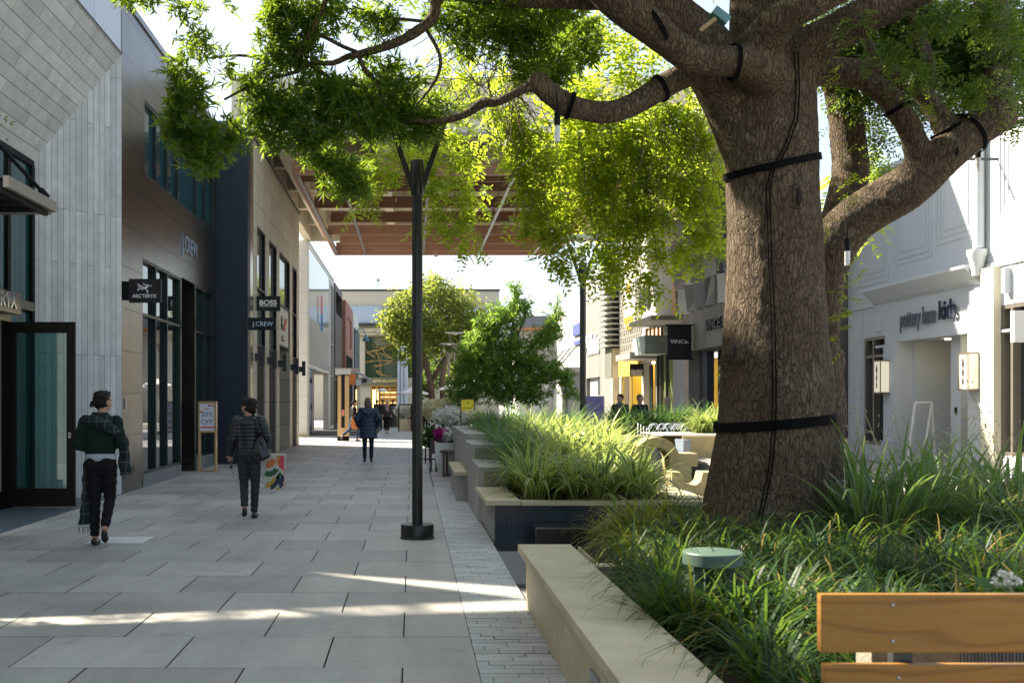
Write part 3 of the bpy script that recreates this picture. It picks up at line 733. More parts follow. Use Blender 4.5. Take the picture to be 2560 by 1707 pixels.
m=MB(); m.box(-4.54,-4.44,49.5,49.56,zc(783,49.5),zc(740,49.5)); m.build('upper_blade',mat('pink_blade',(.62,.28,.36),.5,bmp=0),t)
m=MB(); m.box(-4.54,-4.44,49.5,49.56,zc(827,49.5),zc(785,49.5)); m.build('lower_blade',mat('blue_blade',(.10,.28,.60),.5,bmp=0),t)
B5=thing('shop_building','narrow black metal framed building between frosted glass and red brick','building',(-4.8,60,0))
m=MB(); cells(m,-5.2,-4.5,58.4,64.3,0,8.5,[(58.9,63.8,6.8,8.1),(58.9,63.8,.2,3.4)]); m.build('wall',panel('black_mesh',(.035,.03,.03),(.05,.04,.04),.5,.5,'YZ',(0,0),joint=.03,jc=(.015,.015,.015),rough=.5,var=.2),B5)
m=MB(); m.box(-4.9,-4.85,58.9,63.8,6.8,8.1); m.box(-4.9,-4.85,58.9,63.8,.2,3.4); m.build('window',M_glass,B5)
B6=thing('shop_building','red brick shop front standing left of the far storefronts','building',(-4.6,67,0))
M_brick=panel('red_brick',(.26,.095,.075),(.34,.13,.10),.42,.16,'YZ',(0,0),off=.5,joint=.02,jc=(.30,.22,.19),rough=.85,var=.25)
m=MB(); cells(m,-4.9,-4.3,64.4,72.0,0,8.1,[(66,70.8,5.2,7.2),(65,71.4,.2,4.6)]); m.build('wall',M_brick,B6)
m=MB(); m.box(-4.45,-4.4,66,70.8,5.2,7.2); m.build('brick_panel',M_brick,B6)
m=MB(); m.box(-4.7,-4.65,65,71.4,.2,4.6); 
m.build('shop_window',M_glass,B6)
m=MB()
for y in (65,67.1,69.2,71.4): m.box(-4.6,-4.27,y-.08,y+.08,.2,4.6)
m.build('window_frame',M_dark,B6)
B7=thing('shop_building','white rendered shop with slanted dark screen beyond the brick front','building',(-4.5,76,0))
m=MB(); m.box(-4.9,-4.25,72.1,79.5,0,8.0); m.build('wall',M_white,B7)
m=MB(); m.box(-4.22,-4.15,72.6,79,3.9,6.9); m.build('mesh_screen',mat('screen_grey',(.08,.10,.11),.6),B7)
aw=MB(); aw.prism([(-4.2,3.9),(-4.2,3.7),(-2.9,3.0),(-2.9,3.08)],'y',72.4,79); aw.build('awning',mat('grey_canvas',(.42,.45,.48),.8),B7)
m=MB(); m.box(-4.2,-4.1,72.6,79,.1,3.2); m.build('shop_window',M_glass,B7)
t=thing('gooseneck_lamp','blue gooseneck wall lamp curving out from the white wall above the brick front','wall lamp',(-4.25,73,6.3))
m=MB()
for dz in (0,.12): 
    m.tube([(-4.25,73,6.4+dz),(-3.9,73,6.75+dz),(-3.55,73,6.75+dz),(-3.4,73,6.45)],.03,6)
m.build('arm',mat('enamel_blue',(.06,.13,.22),.35),t)
m=MB(); m.lathe((-3.38,73,5.95),[(.26,0),(.2,.2),(.08,.4),(.05,.5)],14); m.build('lamp_shade',MATS['enamel_blue'],t,smooth=True)
# hanging / blade signs far left
def farsign(name,label,px0,px1,py0,py1,Y,mt,pole=None,txt=None,tm=None,th=.06,tfit=.8,wall=None):
    s=Y/F; t=thing(name,label,'sign',((px0+px1)/2*s-VX*s,Y,zc(py1,Y)))
    m=MB(); m.box((px0-VX)*s,(px1-VX)*s,Y,Y+th,zc(py1,Y),zc(py0,Y)); m.build('sign_board',mt,t)
    m=MB(); m.box(wall if wall is not None else -4.4,(px1-VX)*s+.05,Y+.01,Y+.045,zc(py0,Y)+.02,zc(py0,Y)+.06)
    m.build('bracket',M_steel,t)
    if txt: text('lettering',txt,tm,t,(((px0+px1)/2-VX)*s,Y-.01,zc((py0+py1)/2,Y)),(py1-py0)*s*.55,FACE_CAM,.01,fit=(px1-px0)*s*tfit)
    return t
farsign('hanging_sign','white hanging sign with red letters behind the striped kiosk',874,896,922,931,52,M_white,txt='T BAR',tm=MATS['poster_red'])
farsign('hanging_sign','orange square hanging sign right of the striped kiosk',874,888,936,961,50,mat('sign_orange',(.72,.20,.03),.5,bmp=0),txt='o',tm=mat('orange_faint',(.80,.38,.10),.5,bmp=0),tfit=.5)
farsign('hanging_sign','pale blue-grey hanging sign beside the orange one',889,903,950,963,56,mat('sign_paleblue',(.50,.56,.62),.5,bmp=0))
farsign('hanging_sign','small dark navy hanging sign beyond the pale one',904,917,946,957,62,mat('sign_navy2',(.02,.04,.07),.5,bmp=0))
farsign('hanging_sign','cream framed hanging sign nearest the far storefront',909,933,951,960,70,mat('sign_cream2',(.60,.55,.45),.5,bmp=0))
# striped kiosk column
Y=39.0; s=Y/F
K=thing('kiosk','honey wood kiosk pillar with dark central stripe and white sign box on top','kiosk',((858-VX)*s,Y+.4,0))
x0,x1=(844-VX)*s,(871-VX)*s
M_kw=mat('kiosk_wood',(.62,.42,.20),.5,var=.12,scale=8,stretch=(1,1,.15),bmp=.05)
m=MB(); m.box(x0,x0+.14,Y,Y+.5,.18,2.55); m.box(x1-.14,x1,Y,Y+.5,.18,2.55); m.box(x0+.002,x1-.002,Y-.012,Y,.18,.52); m.build('post',M_kw,K)
m=MB(); m.box(x0+.14,x1-.14,Y+.03,Y+.45,.18,2.6); m.build('dark_panel',M_sign,K)
m=MB(); m.box(x0-.01,x1+.01,Y-.02,Y+.52,0,.18); m.build('base',M_black,K)
m=MB(); m.box((838-VX)*s,(875-VX)*s,Y-.05,Y+.54,2.605,2.83); m.build('sign_box',M_white,K)
m=MB(); m.box(x0+.155,x1-.155,Y,Y+.028,.98,1.22); m.build('leaflet',mat('leaflet_red',(.7,.25,.2),.6),K)
# ================================================================ end building
YE=85.0; s=YE/F
E=thing('department_store','wide cream store closing the street with tall dark green window and gold-lit shop below','building',(1,YE+3,0))
ex=lambda px:(px-VX)*s
ez=lambda py:H-(py-VY)*s
M_e=mat('store_cream',(.50,.46,.37),.8,var=.05,scale=.6,bmp=.1,dirt=.08)
M_eb=mat('store_blue_band',(.38,.45,.55),.6,var=.05,scale=.6,bmp=.05)
m=MB(); cells(m,YE,YE+6,ex(700),ex(1248),0,ez(725),[(ex(912),ex(1100),ez(944),ez(841)),(ex(926),ex(992),0,ez(964))],axis='y'); m.build('wall',M_e,E)
m=MB(); m.box(ex(700),ex(1249),YE-.25,YE-.01,ez(808),ez(766)); m.build('blue_band',M_eb,E)
m=MB(); m.box(ex(700),ex(1250),YE-.5,YE-.01,ez(815),ez(809)); m.box(ex(700),ex(1250),YE-.06,YE,ez(728),ez(723)); m.build('string_course',M_dark,E)
m=MB(); m.box(ex(880),ex(1120),YE-.7,YE-.01,ez(838),ez(834)); m.box(ex(880),ex(1120),YE-.4,YE-.005,ez(832),ez(822))
for i in range(60): m.box(ex(885)+i*.13,ex(885)+i*.13+.07,YE-.6,YE-.01,ez(841.5),ez(838.2))
m.build('cornice',M_cream,E)
m=MB(); m.box(ex(912),ex(1100),YE+.3,YE+.35,ez(944),ez(841)); m.build('green_window',glass('green_glass',(.035,.06,.03),1.55),E)
def branches():
    m=MB(); rr=random.Random(3)
    for k in range(14):
        p=Vector((ex(920+rr.random()*65),YE+.22,ez(930-rr.random()*70))); pts=[p]
        a_=rr.uniform(0,6.28)
        for j in range(5): a_+=rr.uniform(-.5,.5); p=p+Vector((math.cos(a_)*.35,0,math.sin(a_)*.28)); p.x=min(max(p.x,ex(914)),ex(1000)); p.z=min(max(p.z,ez(940)),ez(845)); pts.append(p)
        m.tube(pts,[.07,.06,.05,.04,.03,.02],5)
    return m
branches().build('window_branch_decor',mat('golden_branch',(.36,.24,.08),.7),E)
m=MB(); m.box(ex(898),ex(1012),YE-.3,YE-.01,ez(964),ez(945)); gf=m.build('shop_fascia',mat('gold_fascia',(.17,.15,.07),.6),E)
text('lettering',"PENHALIGON'S",mat('gold_letter',(.85,.72,.30),.5,bmp=0),gf,(ex(967),YE-.33,ez(952.5)),.3,FACE_CAM,.03,fit=ex(1003)-ex(930),offset=.006)
m=MB(); m.box(ex(926),ex(992),YE+2.4,YE+2.5,0,ez(964)); m.build('shop_interior',mat('shop_brown',(.10,.06,.03),.8),E)
m=MB()
for z in (.9,1.4,1.9,2.3): 
    m.box(ex(950),ex(990),YE+2.0,YE+2.35,z,z+.05)
m.box(ex(930),ex(944),YE+1.5,YE+1.6,.1,2.6)
m.build('lit_shelf',emis('lit_shelf',(1,.72,.28),.9),E)
m=MB()
for p_ in (926,941,960,975,992): m.box(ex(p_)-.06,ex(p_)+.06,YE+.02,YE+.14,0,ez(964))
m.box(ex(926),ex(992),YE+.03,YE+.13,2.55,2.62); m.build('shopfront_frame',mat('gold_frame',(.55,.42,.12),.5),E)
for i,(px,r_) in enumerate(((999,.17),(1008,.17),(1016,.14))):
    m=MB(); m.lathe((ex(px),YE-1.2-i*.3,0),[(r_,0),(r_,ez(868))],14); m.build('column',mat('blue_grey_column',(.40,.46,.52),.5),E,smooth=False,auto=.6)
m=MB(); m.tube([(ex(943),YE+2,ez(725)),(ex(943),YE+2,ez(697))],.05,6); m.box(ex(939),ex(948),YE+1.9,YE+2.1,ez(697),ez(690)); m.build('roof_mast',M_steel,E)
# dark eaved building right of centre
Y=72.0; s2=Y/F
B8=thing('shop_building','low building with dark flat eave and orange soffit behind the bright green tree','building',(9.5,Y,0))
gx=lambda px:(px-VX)*s2
gz=lambda py:H-(py-VY)*s2
m=MB(); m.box(gx(1300),gx(1432),Y,Y+6,gz(818),gz(790)); m.build('eave',mat('slate_paint',(.14,.15,.17),.6),B8)
m=MB(); m.box(gx(1300),gx(1430),Y+.1,Y+6,gz(820.5),gz(818.2)); m.build('soffit',M_timo,B8)
m=MB(); m.box(gx(1300),gx(1440),Y+2.5,Y+6,0,gz(821)); m.build('wall',M_white,B8)
m=MB(); m.box(gx(1395),gx(1419),Y+1,Y+2.4,0,gz(821)); m.build('white_panel',M_white,B8)
# ================================================================ right hand row (X=10.3)
XR=10.3
def rz(py,px): return H-(py-VY)*YX(px,XR)/F
def ry(px): return YX(px,XR)
def rbox(m,x0,x1,pa,pb,z0,z1): return m.box(x0,x1,ry(pa),ry(pb),z0,z1)
def shop(label,px0,px1,ztop,holes,mt,x0=0,thick=.4,z0=0):
    t=thing('shop_building',label,'building',(XR+1,(ry(px0)+ry(px1))/2,0))
    m=MB(); cells(m,XR+x0,XR+x0+thick,ry(px1),ry(px0),z0,ztop,holes); m.build('wall',mt,t)
    return t
# white ribbed end store
M_rib=panel('white_ribbed',(.42,.41,.38),(.45,.44,.41),.35,40,'YZ',(0,0),joint=.025,jc=(.42,.41,.38),rough=.6,var=.04)
S1=shop('white ribbed shop with navy sign band farthest along the right side',1392,1460,8.0,[(ry(1455),ry(1405),.1,3.3)],M_rib)
m=MB(); rbox(m,XR-.14,XR-.02,1437,1459,zc(838,ry(1445)),zc(810,ry(1445))); m.build('sign_band',mat('sign_navy',(.07,.09,.26),.5,bmp=0),S1)
m=MB(); rbox(m,XR-.12,XR-.02,1439,1458,zc(862,ry(1445)),zc(852,ry(1445))); m.build('lettering',MATS['sign_navy'],S1)
m=MB(); m.box(XR-1.2,XR-.02,ry(1459),ry(1398),3.4,3.6); m.build('awning',M_steel,S1)
m=MB()
for q in (1410,1425,1440): m.tube([(XR-1.15,ry(q),3.6),(XR,ry(q),5.0)],.04,6)
m.build('tie_rod',M_black,S1)
m=MB(); rbox(m,XR+.2,XR+.25,1405,1455,.1,3.3); m.build('shop_window',M_glass,S1)
# grey shop
M_grey=panel('grey_board_cladding',(.19,.185,.17),(.24,.235,.21),.6,30,'YZ',(0,0),joint=.012,jc=(.16,.155,.14),rough=.6,var=.25,streak=1,nscale=4)
S2=shop('grey boarded shop with large white script lettering behind the dark lamp post',1462,1526.5,8.45,[(ry(1500),ry(1466),.1,2.9)],M_grey)
text('lettering','MeUndies',M_lett,S2,(XR-.06,(ry(1467)+ry(1501))/2,zc(862,ry(1484))),1.7,FACE_LEFT,.08,fit=3.9,shear=.1,offset=.02)
m=MB(); rbox(m,XR-.05,XR+.4,1462,1526,8.455,8.8); m.build('parapet',M_white,S2)
m=MB(); rbox(m,XR+.2,XR+.25,1466,1500,.1,2.9); m.build('shop_window',mat('bright_window',(.40,.40,.42),.2),S2)
m=MB(); rbox(m,XR+.1,XR+.16,1490,1497,1.9,2.9); m.build('window_poster',M_dark,S2)
for i,q in enumerate((1472,1482,1491)):
    m=MB(); m.tube([(XR,ry(q),7.4),(XR-.25,ry(q),7.4)],.07,8); m.build('spotlight',M_white,S2)
# louvred shop
S3=thing('shop_building','shop front wrapped in horizontal pale metal louvres over a dark streaked panel','building',(XR,(ry(1502)+ry(1545))/2,0))
ya,yb=ry(1545),51.6
m=MB(); m.box(XR-.3,XR+.5,ya,yb,4.2,9.2); m.build('wall',mat('louvre_back',(.05,.05,.045),.6,var=.3,scale=3),S3)
m=MB(); z=4.3
while z<9.1:
    m.box(XR-.62,XR-.32,ya-.35,yb,z,z+.06); m.box(XR-.32,XR+.6,ya-.35,ya-.05,z,z+.06); z+=.27
m.build('louvre',mat('louvre_metal',(.34,.35,.31),.45,metal=.1),S3)
m=MB(); m.box(XR-.32,XR-.02,ya,yb,2.75,4.18); m.build('streaked_panel',mat('streaked_panel',(.12,.125,.10),.6,var=.5,scale=5,stretch=(1,3,.15)),S3)
m=MB(); m.box(XR-.28,XR+.5,ya-.01,ya+.4,0,4.18); m.build('pier',M_cream,S3)
m=MB(); m.box(XR+.1,XR+.15,ya+.4,yb,0,2.75); m.build('shop_window',glass('pale_glass',(.25,.28,.22),1.7),S3)
text('lettering','lolli',M_lett,S3,(XR-.66,ya+2.3,7.35),1.0,FACE_LEFT,.06,fit=2.3,offset=.02)
# patterned white shop
S4=shop('white shop with raised lattice pattern, gold lettering and yellow lit entrance',1549,1606,9.4,[(ry(1604),ry(1553),.05,3.55)],mat('relief_white',(.40,.38,.335),.6,var=.04,scale=1))
m=MB(); ya,yb=ry(1606),ry(1549)
rr=random.Random(5)
z=3.9;j=0
while z<9.2:
    y=ya+.1+(j%2)*.2
    while y<yb-.3:
        if not (ry(1591)<y<ry(1563) and 5.1<z<8.3):
            m.box(XR-.05,XR,y,y+.03,z,z+.30); m.box(XR-.05,XR,y+.03,y+.33,z,z+.03); m.box(XR-.05,XR,y+.33,y+.36,z+.0,z+.30)
        y+=.46
    z+=.36;j+=1
m.build('lattice_relief',MATS['relief_white'],S4)
m=MB(); m.box(XR-.06,XR-.005,ry(1591),ry(1563),5.1,8.3); sp=m.build('sign_panel',MATS['relief_white'],S4)
M_gold=mat('gold_leaf',(.75,.52,.10),.35,metal=.5,bmp=0)
m=MB(); yc=(ry(1572)+ry(1580))/2
m.tube([(XR-.08,yc,7.25),(XR-.08,yc-.22,7.0),(XR-.08,yc-.2,6.7),(XR-.08,yc,6.5),(XR-.08,yc+.2,6.7),(XR-.08,yc+.12,7.0),(XR-.08,yc,7.1)],.07,6); m.build('emblem',M_gold,sp)
text('lettering','vinegar',M_gold,sp,(XR-.08,yc,zc(796,ry(1577))),.7,FACE_LEFT,.03,fit=2.1,offset=.004)
text('lettering','& spa',M_gold,sp,(XR-.08,yc,zc(815,ry(1577))),.5,FACE_LEFT,.03,fit=1.2,offset=.004)
M_yel=mat('mustard_wall',(.66,.45,.05),.6,var=.06,scale=1,bmp=.03)
m=MB(); m.box(XR+3.4,XR+3.5,ya,yb,0,3.5); m.box(XR+.4,XR+3.4,yb-.5,yb-.45,0,3.5); m.box(XR+.4,XR+3.4,ya+.3,yb-.5,3.45,3.5); m.build('yellow_interior',M_yel,S4)
m=MB(); m.box(XR-.12,XR+.1,ry(1603),ry(1553),2.75,3.55); m.build('yellow_fascia',M_yel,S4)
for q in (1554,1575,1602):
    m=MB(); m.box(XR+.06,XR+.14,ry(q)-.04,ry(q)+.04,.05,2.75); m.build('door_post',mat('brass_frame',(.45,.33,.08),.4,metal=.5),S4)
li=MB(); 
for q in (1562,1585): li.box(XR+1.2,XR+1.5,ry(q)-.15,ry(q)+.15,3.38,3.44)
li.build('ceiling_light',emis('warm_downlight',(1,.85,.55),14),S4)
# white plaster shop with two line lettering
M_pl=mat('white_plaster',(.40,.385,.35),.75,var=.08,scale=1.2,bmp=.2,dirt=.12)
S5=shop('smooth white plaster shop with two stacked words in dark letters',1606.2,1684,9.6,[(ry(1660),ry(1613),3.75,4.75),(ry(1640),ry(1608.5),.05,3.3),(ry(1683),ry(1641),.3,3.5)],M_pl)
yc=ry(1616)
M_dkl=mat('dark_letter',(.03,.028,.03),.5,bmp=0)
text('lettering','EILEEN',M_dkl,S5,(XR-.08,yc,zc(735,yc)),.62,FACE_LEFT,.10,fit=1.75,offset=.012)
text('lettering','FISHER',M_dkl,S5,(XR-.08,yc,zc(761,yc)),.62,FACE_LEFT,.10,fit=1.75,offset=.012)
m=MB(); rbox(m,XR+.1,XR+.14,1613,1660,3.75,4.75); cw=m.build('clerestory_window',mat('warm_blind',(.70,.55,.36),.4),S5)
m=MB()
for q in (1613,1622,1632,1642,1651,1660): m.box(XR+.02,XR+.09,ry(q)-.04,ry(q)+.04,3.75,4.75)
m.build('mullion',mat('rust_mullion',(.14,.05,.03),.5),cw)
m=MB(); m.box(XR-1.1,XR-.002,ry(1640),ry(1600),3.35,3.62); m.build('entrance_canopy',mat('canopy_grey',(.27,.27,.26),.5,metal=.3),S5)
m=MB(); m.box(XR+.5,XR+.55,ry(1640),ry(1608.5),0,3.3); m.build('entrance_recess',mat('recess_tan',(.36,.28,.17),.8),S5)
m=MB(); rbox(m,XR+.02,XR+.06,1622,1630,.05,3.1); m.build('door',M_black,S5)
m=MB(); rbox(m,XR+.15,XR+.2,1641,1683,.3,3.5); sw=m.build('shop_window',glass('shop_glass',(.20,.24,.10),1.6),S5)
m=MB()
for q in (1641.5,1650,1664,1682.5): m.box(XR+.0,XR+.12,ry(q)-.05,ry(q)+.05,.3,3.5)
m.build('window_frame',M_dark,sw)
m=MB(); m.box(XR-.9,XR-.003,ry(1668),ry(1634),zc(882,39.5),zc(835,39.5)); m.build('green_box_canopy',mat('patina_panel',(.26,.32,.29),.55,var=.3,scale=3,dirt=.3),S5)
m=MB(); m.box(XR-1.4,XR-.003,ry(1722),ry(1658),zc(806,38.3),zc(795,38.3)); m.build('flat_canopy',M_conc,S5)
# orange timber and faceted panels
S6=thing('shop_building','shop with faceted grey metal wedge panels above a rough concrete front','building',(XR,34.5,0))
m=MB(); m.box(XR-.05,XR+.4,ry(1704),ry(1684.3),4.75,9.8); m.build('timber_return',panel('orange_boards',(.62,.31,.06),(.70,.37,.08),.14,30,'YZ',(0,0),joint=.008,jc=(.25,.11,.03),rough=.6,var=.12),S6)
m=MB(); m.box(XR+.02,XR+.5,30.6,ry(1704.2),3.3,9.8); m.build('wall',M_dark,S6)
rr=random.Random(12)
yb_=ry(1704.3); y_end=30.6
for k in range(5):
    z0=4.72+k*1.0; y=yb_; m=MB()
    while y>y_end+.2:
        wd=rr.choice([.42,.5,.62,.74]); y2=max(y-wd,y_end); t0=rr.uniform(-.16,.16)
        dl,dr_=rr.choice([(.04,.46),(.46,.04),(.10,.34),(.38,.08)]); tw=rr.uniform(-.25,.25)
        a0=(XR-dl,y,z0+.02);a1=(XR-dr_,y2,z0+.02);a2=(XR-dr_-tw*.6,y2+t0,z0+.97);a3=(XR-dl+tw*.6,y+t0*.4,z0+.97)
        q=[a0,a1,a2,a3]; bk=[(XR+.02,p[1],p[2]) for p in q]
        m.face(q)
        for i in range(4): m.face([q[i],q[(i+1)%4],bk[(i+1)%4],bk[i]])
        y=y2
    m.build('faceted_panel_row',mat('faceted_metal',(.30,.31,.31),.4,metal=.35,var=.05,bmp=.02),S6)
# concrete shopfront
m=MB(); m.box(XR-.35,XR+.3,30.6,ry(1730),3.35,4.70); m.build('concrete_fascia',mat('rough_concrete',(.22,.22,.21),.8,var=.3,scale=2.5,bmp=.4,dirt=.35,stretch=(1,1,.4)),S6)
m=MB(); m.box(XR-.34,XR+.3,ry(1745),ry(1730),0,3.35); m.build('concrete_pier',M_conc,S6)
m=MB(); m.box(XR+.05,XR+.3,ry(1764),ry(1746),0,3.35); m.box(XR+1.2,XR+1.3,30.6,ry(1746),0,3.35); m.build('dark_recess',mat('recess_navy',(.025,.03,.045),.6),S6)
m=MB(); m.box(XR+.06,XR+.1,30.6,ry(1790),.1,3.3); m.build('shop_window',M_glass,S6)
text('lettering','VINCE.',M_dkl,S6,(XR-.39,ry(1815),zc(811,ry(1815))),.5,FACE_LEFT,.08,fit=1.75,offset=.01)
text('window_lettering','VINCE.',M_lett,S6,(XR+.04,ry(1803),zc(853,ry(1805))),.30,(math.pi/2,0,math.pi/2),.01,fit=1.0)
# projecting signs
Y=35.2; s=Y/F
t=blade('blade_sign','large square charcoal projecting sign with one white word, held by two brackets',(1669-VX)*s,(1729-VX)*s,Y,zc(897,Y),zc(815,Y),None,.06)
m=MB(); m.box((1664-VX)*s,XR-.35,Y-.01,Y+.07,zc(815,Y),zc(811,Y)); m.box((1664-VX)*s,XR-.35,Y-.01,Y+.07,zc(899,Y),zc(896,Y)); m.build('bracket',M_black,t)
text('lettering','VINCe.',M_lett,t,((1699-VX)*s,Y-.005,zc(854,Y)),.19,FACE_CAM,.01,fit=47*s,offset=.003)
Y=ry(1609); s=Y/F
t=blade('blade_sign','small charcoal projecting sign with two tan words over the yellow lit entrance',(1575-VX)*s,(1609-VX)*s,Y,zc(940,Y),zc(909,Y),None,.06)
text('lettering','EILEEN\nFISHER',mat('letter_tan',(.80,.74,.64),.5,bmp=0),t,((1592-VX)*s,Y-.005,zc(931.5,Y)),.17,FACE_CAM,.01,fit=28*s,offset=.004)
# poster stand in front of glass shop
Y=36.5; s=Y/F
t=thing('poster_stand','pinkish poster board standing by the glass shopfront, sale text in dark letters','sign',((1668-VX)*s,Y,.3))
m=MB(); m.box((1662-VX)*s,(1677-VX)*s,Y,Y+.04,.25,zc(993,Y)); m.build('poster',mat('poster_pink',(.50,.40,.34),.6,bmp=0),t)
text('lettering','30%\nOFF',M_dkl,t,((1669.5-VX)*s,Y-.01,zc(1012,Y)),.18,FACE_CAM,.006,fit=12*s)
# dark block behind trunk
B9=thing('shop_building','dark brown and blue framed shopfront glimpsed right of the tree trunk','building',(12.4,29,0))
m=MB(); m.box(11.6,12.2,27.45,30.5,0,6.9); m.build('wall',mat('umber_panel',(.10,.085,.075),.6),B9)
m=MB(); m.box(11.5,11.6,27.5,28.1,0,5.2); m.build('blue_frame',mat('blue_frame',(.04,.085,.13),.5),B9)
# ================================================================ white shop on the right (X=12)
XP=12.0
def py_(px): return YX(px,XP)
def pz(py,px): return H-(py-VY)*py_(px)/F
M_pb=mat('pale_stucco',(.50,.53,.545),.7,var=.03,scale=1.5,bmp=.12,dirt=.05)
W=thing('shop_building','two storey white stucco shop with fluted panels, lanterns and grey and navy lettering','building',(12.5,23,0))
yl=27.4
m=MB(); cells(m,XP,XP+.4,15.5,yl,0,7.3,[(py_(2427),py_(2243),0,3.02),(py_(2213),py_(2160),.42,3.22),(16.2,py_(2503),.45,3.5)]); m.build('wall',M_pb,W)
m=MB(); m.box(XP-.15,XP+.45,15.5,yl+.1,7.3,7.42); m.box(XP-.08,XP,15.5,yl,7.08,7.3); m.build('parapet_cornice',M_pb,W)
# cornice over entrance
m=MB(); m.prism([(XP,4.02),(XP-.12,4.10),(XP-.38,4.36),(XP-.38,4.42),(XP,4.42)],'y',py_(2455),py_(2190)); m.build('entrance_cornice',M_pb,W,bevel=.01)
m=MB(); m.box(XP-.04,XP,15.5,py_(2456),4.30,4.40); m.box(XP-.04,XP,py_(2188),yl,4.0,4.08); m.box(XP-.03,XP,15.5,py_(2470),2.95,3.0); m.box(XP-.03,XP,py_(2243),py_(2190),2.92,2.98); m.build('string_course',M_pb,W)
# fluted panel lines
for q0,q1,zb,zt in ((2236,2330,4.9,7.0),(2342,2440,5.1,7.0),(2500,2600,5.35,7.0),(2140,2222,4.6,7.0)):
    ya_,yb2=py_(q1),py_(q0); m=MB()
    for d in (0,.14,.28):
        m.box(XP-.022,XP,ya_+d,ya_+d+.03,zb+d,zt-d); m.box(XP-.022,XP,yb2-d-.03,yb2-d,zb+d,zt-d)
        m.box(XP-.010,XP,ya_+d+.03,yb2-d-.03,zb+d,zb+d+.025)
    m.build('fluted_panel',M_pb,W)
# pilasters + bases
for q0,q1 in ((2127,2158),(2215,2243),(2427,2468),):
    ya_,yb2=py_(q1),py_(q0); m=MB(); m.box(XP-.07,XP,ya_,yb2,.55,3.9 if q0!=2215 else 2.92); m.build('pilaster',M_pb,W)
    m=MB(); m.box(XP-.11,XP,ya_-.03,yb2+.03,0,.55); m.build('pilaster_base',mat('grey_base',(.42,.44,.47),.7),W)
m=MB(); m.box(XP-.16,XP+.01,py_(2503),py_(2471),0,4.3); m.build('cream_pilaster',mat('cream_stucco',(.62,.57,.43),.7,var=.05),W)
m=MB(); m.box(XP-.05,XP,15.5,py_(2505),0,.44); m.build('sill_wall',M_pb,W)
# entrance recess
ya_,yb2=py_(2427),py_(2243)
m=MB(); m.box(XP+.4,XP+2.4,yb2-.05,yb2,0,3.05); m.box(XP+.4,XP+2.4,ya_,ya_+.05,0,3.05); m.box(XP+.4,XP+2.4,ya_,yb2,3.03,3.08)
m.box(XP+1.3,XP+1.4,ya_+.05,py_(2352),0,3.03); m.box(XP+.3,XP+1.4,py_(2368),py_(2344),0,3.03); m.build('entrance_recess',M_pb,W)
m=MB(); m.box(XP+1.5,XP+1.55,py_(2344),yb2-.05,0,3.03); m.build('interior_wall',mat('recess_beige',(.5,.47,.42),.8),W)
m=MB(); m.box(XP+.45,XP+1.4,py_(2344)+.02,py_(2338)+.07,0,3.0); dd=m.build('door',mat('navy_door',(.02,.04,.09),.4),W)
m=MB(); m.box(XP+.28,XP+.3,py_(2360),py_(2355),1.25,1.42); m.build('intercom',M_black,W)
m=MB(); 
for q in (2310,2410): m.box(XP+.6,XP+.8,py_(q),py_(q)+.2,3.0,3.02)
m.build('downlight',emis('downlight',(1,.8,.45),8),W)
# windows
ywg=lambda nm,a0,a1,z0,z1,mu,tr_: ywin(W,nm,XP,a0,a1,z0,z1,mu,tr_,.18,glass('clear_shop_glass',(.02,.03,.03),1.6),mat('bronze_window_frame',(.20,.18,.15),.4,metal=.5),fw=.08,sgn=-1)
ywg('shop_window',py_(2213),py_(2160),.42,3.22,[py_(2182)],[2.72])
ywg('shop_window',16.2,py_(2503),.45,3.5,[py_(2528)],[2.95])
yc=(py_(2257)+py_(2399))/2; zl=3.52
text('lettering','pottery barn',mat('letter_grey',(.07,.085,.11),.5,bmp=0),W,(XP-.07,23.52,zl+.01),.60,FACE_LEFT,.025,fit=1.62,offset=.006)
text('lettering','kids',mat('letter_navy',(.008,.014,.04),.8,bmp=0),W,(XP-.07,22.2,zl+.06),.60,FACE_LEFT,.025,fit=.70,offset=.012)
# rain pipe
m=MB(); m.tube([(XP-.13,py_(2462),4.75),(XP-.13,py_(2462),7.3)],.11,12); m.lathe((XP-.16,py_(2462),4.18),[(.10,0),(.12,.15),(.17,.38),(.20,.44),(.20,.54)],14); m.build('rain_pipe',M_pb,W,auto=.7)
m=MB(); m.box(XP-.14,XP,py_(2528),py_(2520),3.72,4.22); m.build('wall_box',M_pb,W)
m=MB(); m.box(XP-.12,XP,py_(2203),py_(2197),3.35,3.75); m.build('wall_box',M_pb,W)
# lanterns
def lantern(label,q,zb,zt):
    yy=py_(q); t=thing('wall_lantern',label,'wall lamp',(XP-.07,yy,zb))
    m=MB(); m.box(XP-.30,XP-.08,yy-.17,yy+.17,zb+.03,zt-.03); m.build('glass_box',emis('lantern_glow',(.80,.72,.55),.12),t)
    m=MB()
    for a_ in (XP-.315,XP-.08):
        for b2 in (yy-.185,yy+.165): m.box(a_,a_+.02,b2,b2+.02,zb,zt)
    m.box(XP-.32,XP-.06,yy-.19,yy+.19,zb,zb+.03); m.box(XP-.32,XP-.06,yy-.19,yy+.19,zt-.03,zt); m.build('frame',mat('lantern_frame',(.22,.17,.12),.4,metal=.6),t)
    m=MB(); m.lathe((0,0,0),[(.012,0),(.03,.06),(.012,.16),(.035,.24),(.014,.34),(.04,.42),(.012,.55)],8,sy=.3)
    k0=len(m.v); m.xform(Matrix.Translation((XP-.318,yy,zb+.12))@Matrix.Rotation(math.pi/2,4,'Z')@Matrix.Diagonal((1,1,(zt-zb-.22)/.55,1))); m.build('finial_motif',M_dark,t)
    return t
lantern('lit lantern left of the entrance, the smaller looking of two',2223,1.75,2.58)
lantern('lit lantern right of the entrance beside the cream pilaster',2444,1.78,2.58)
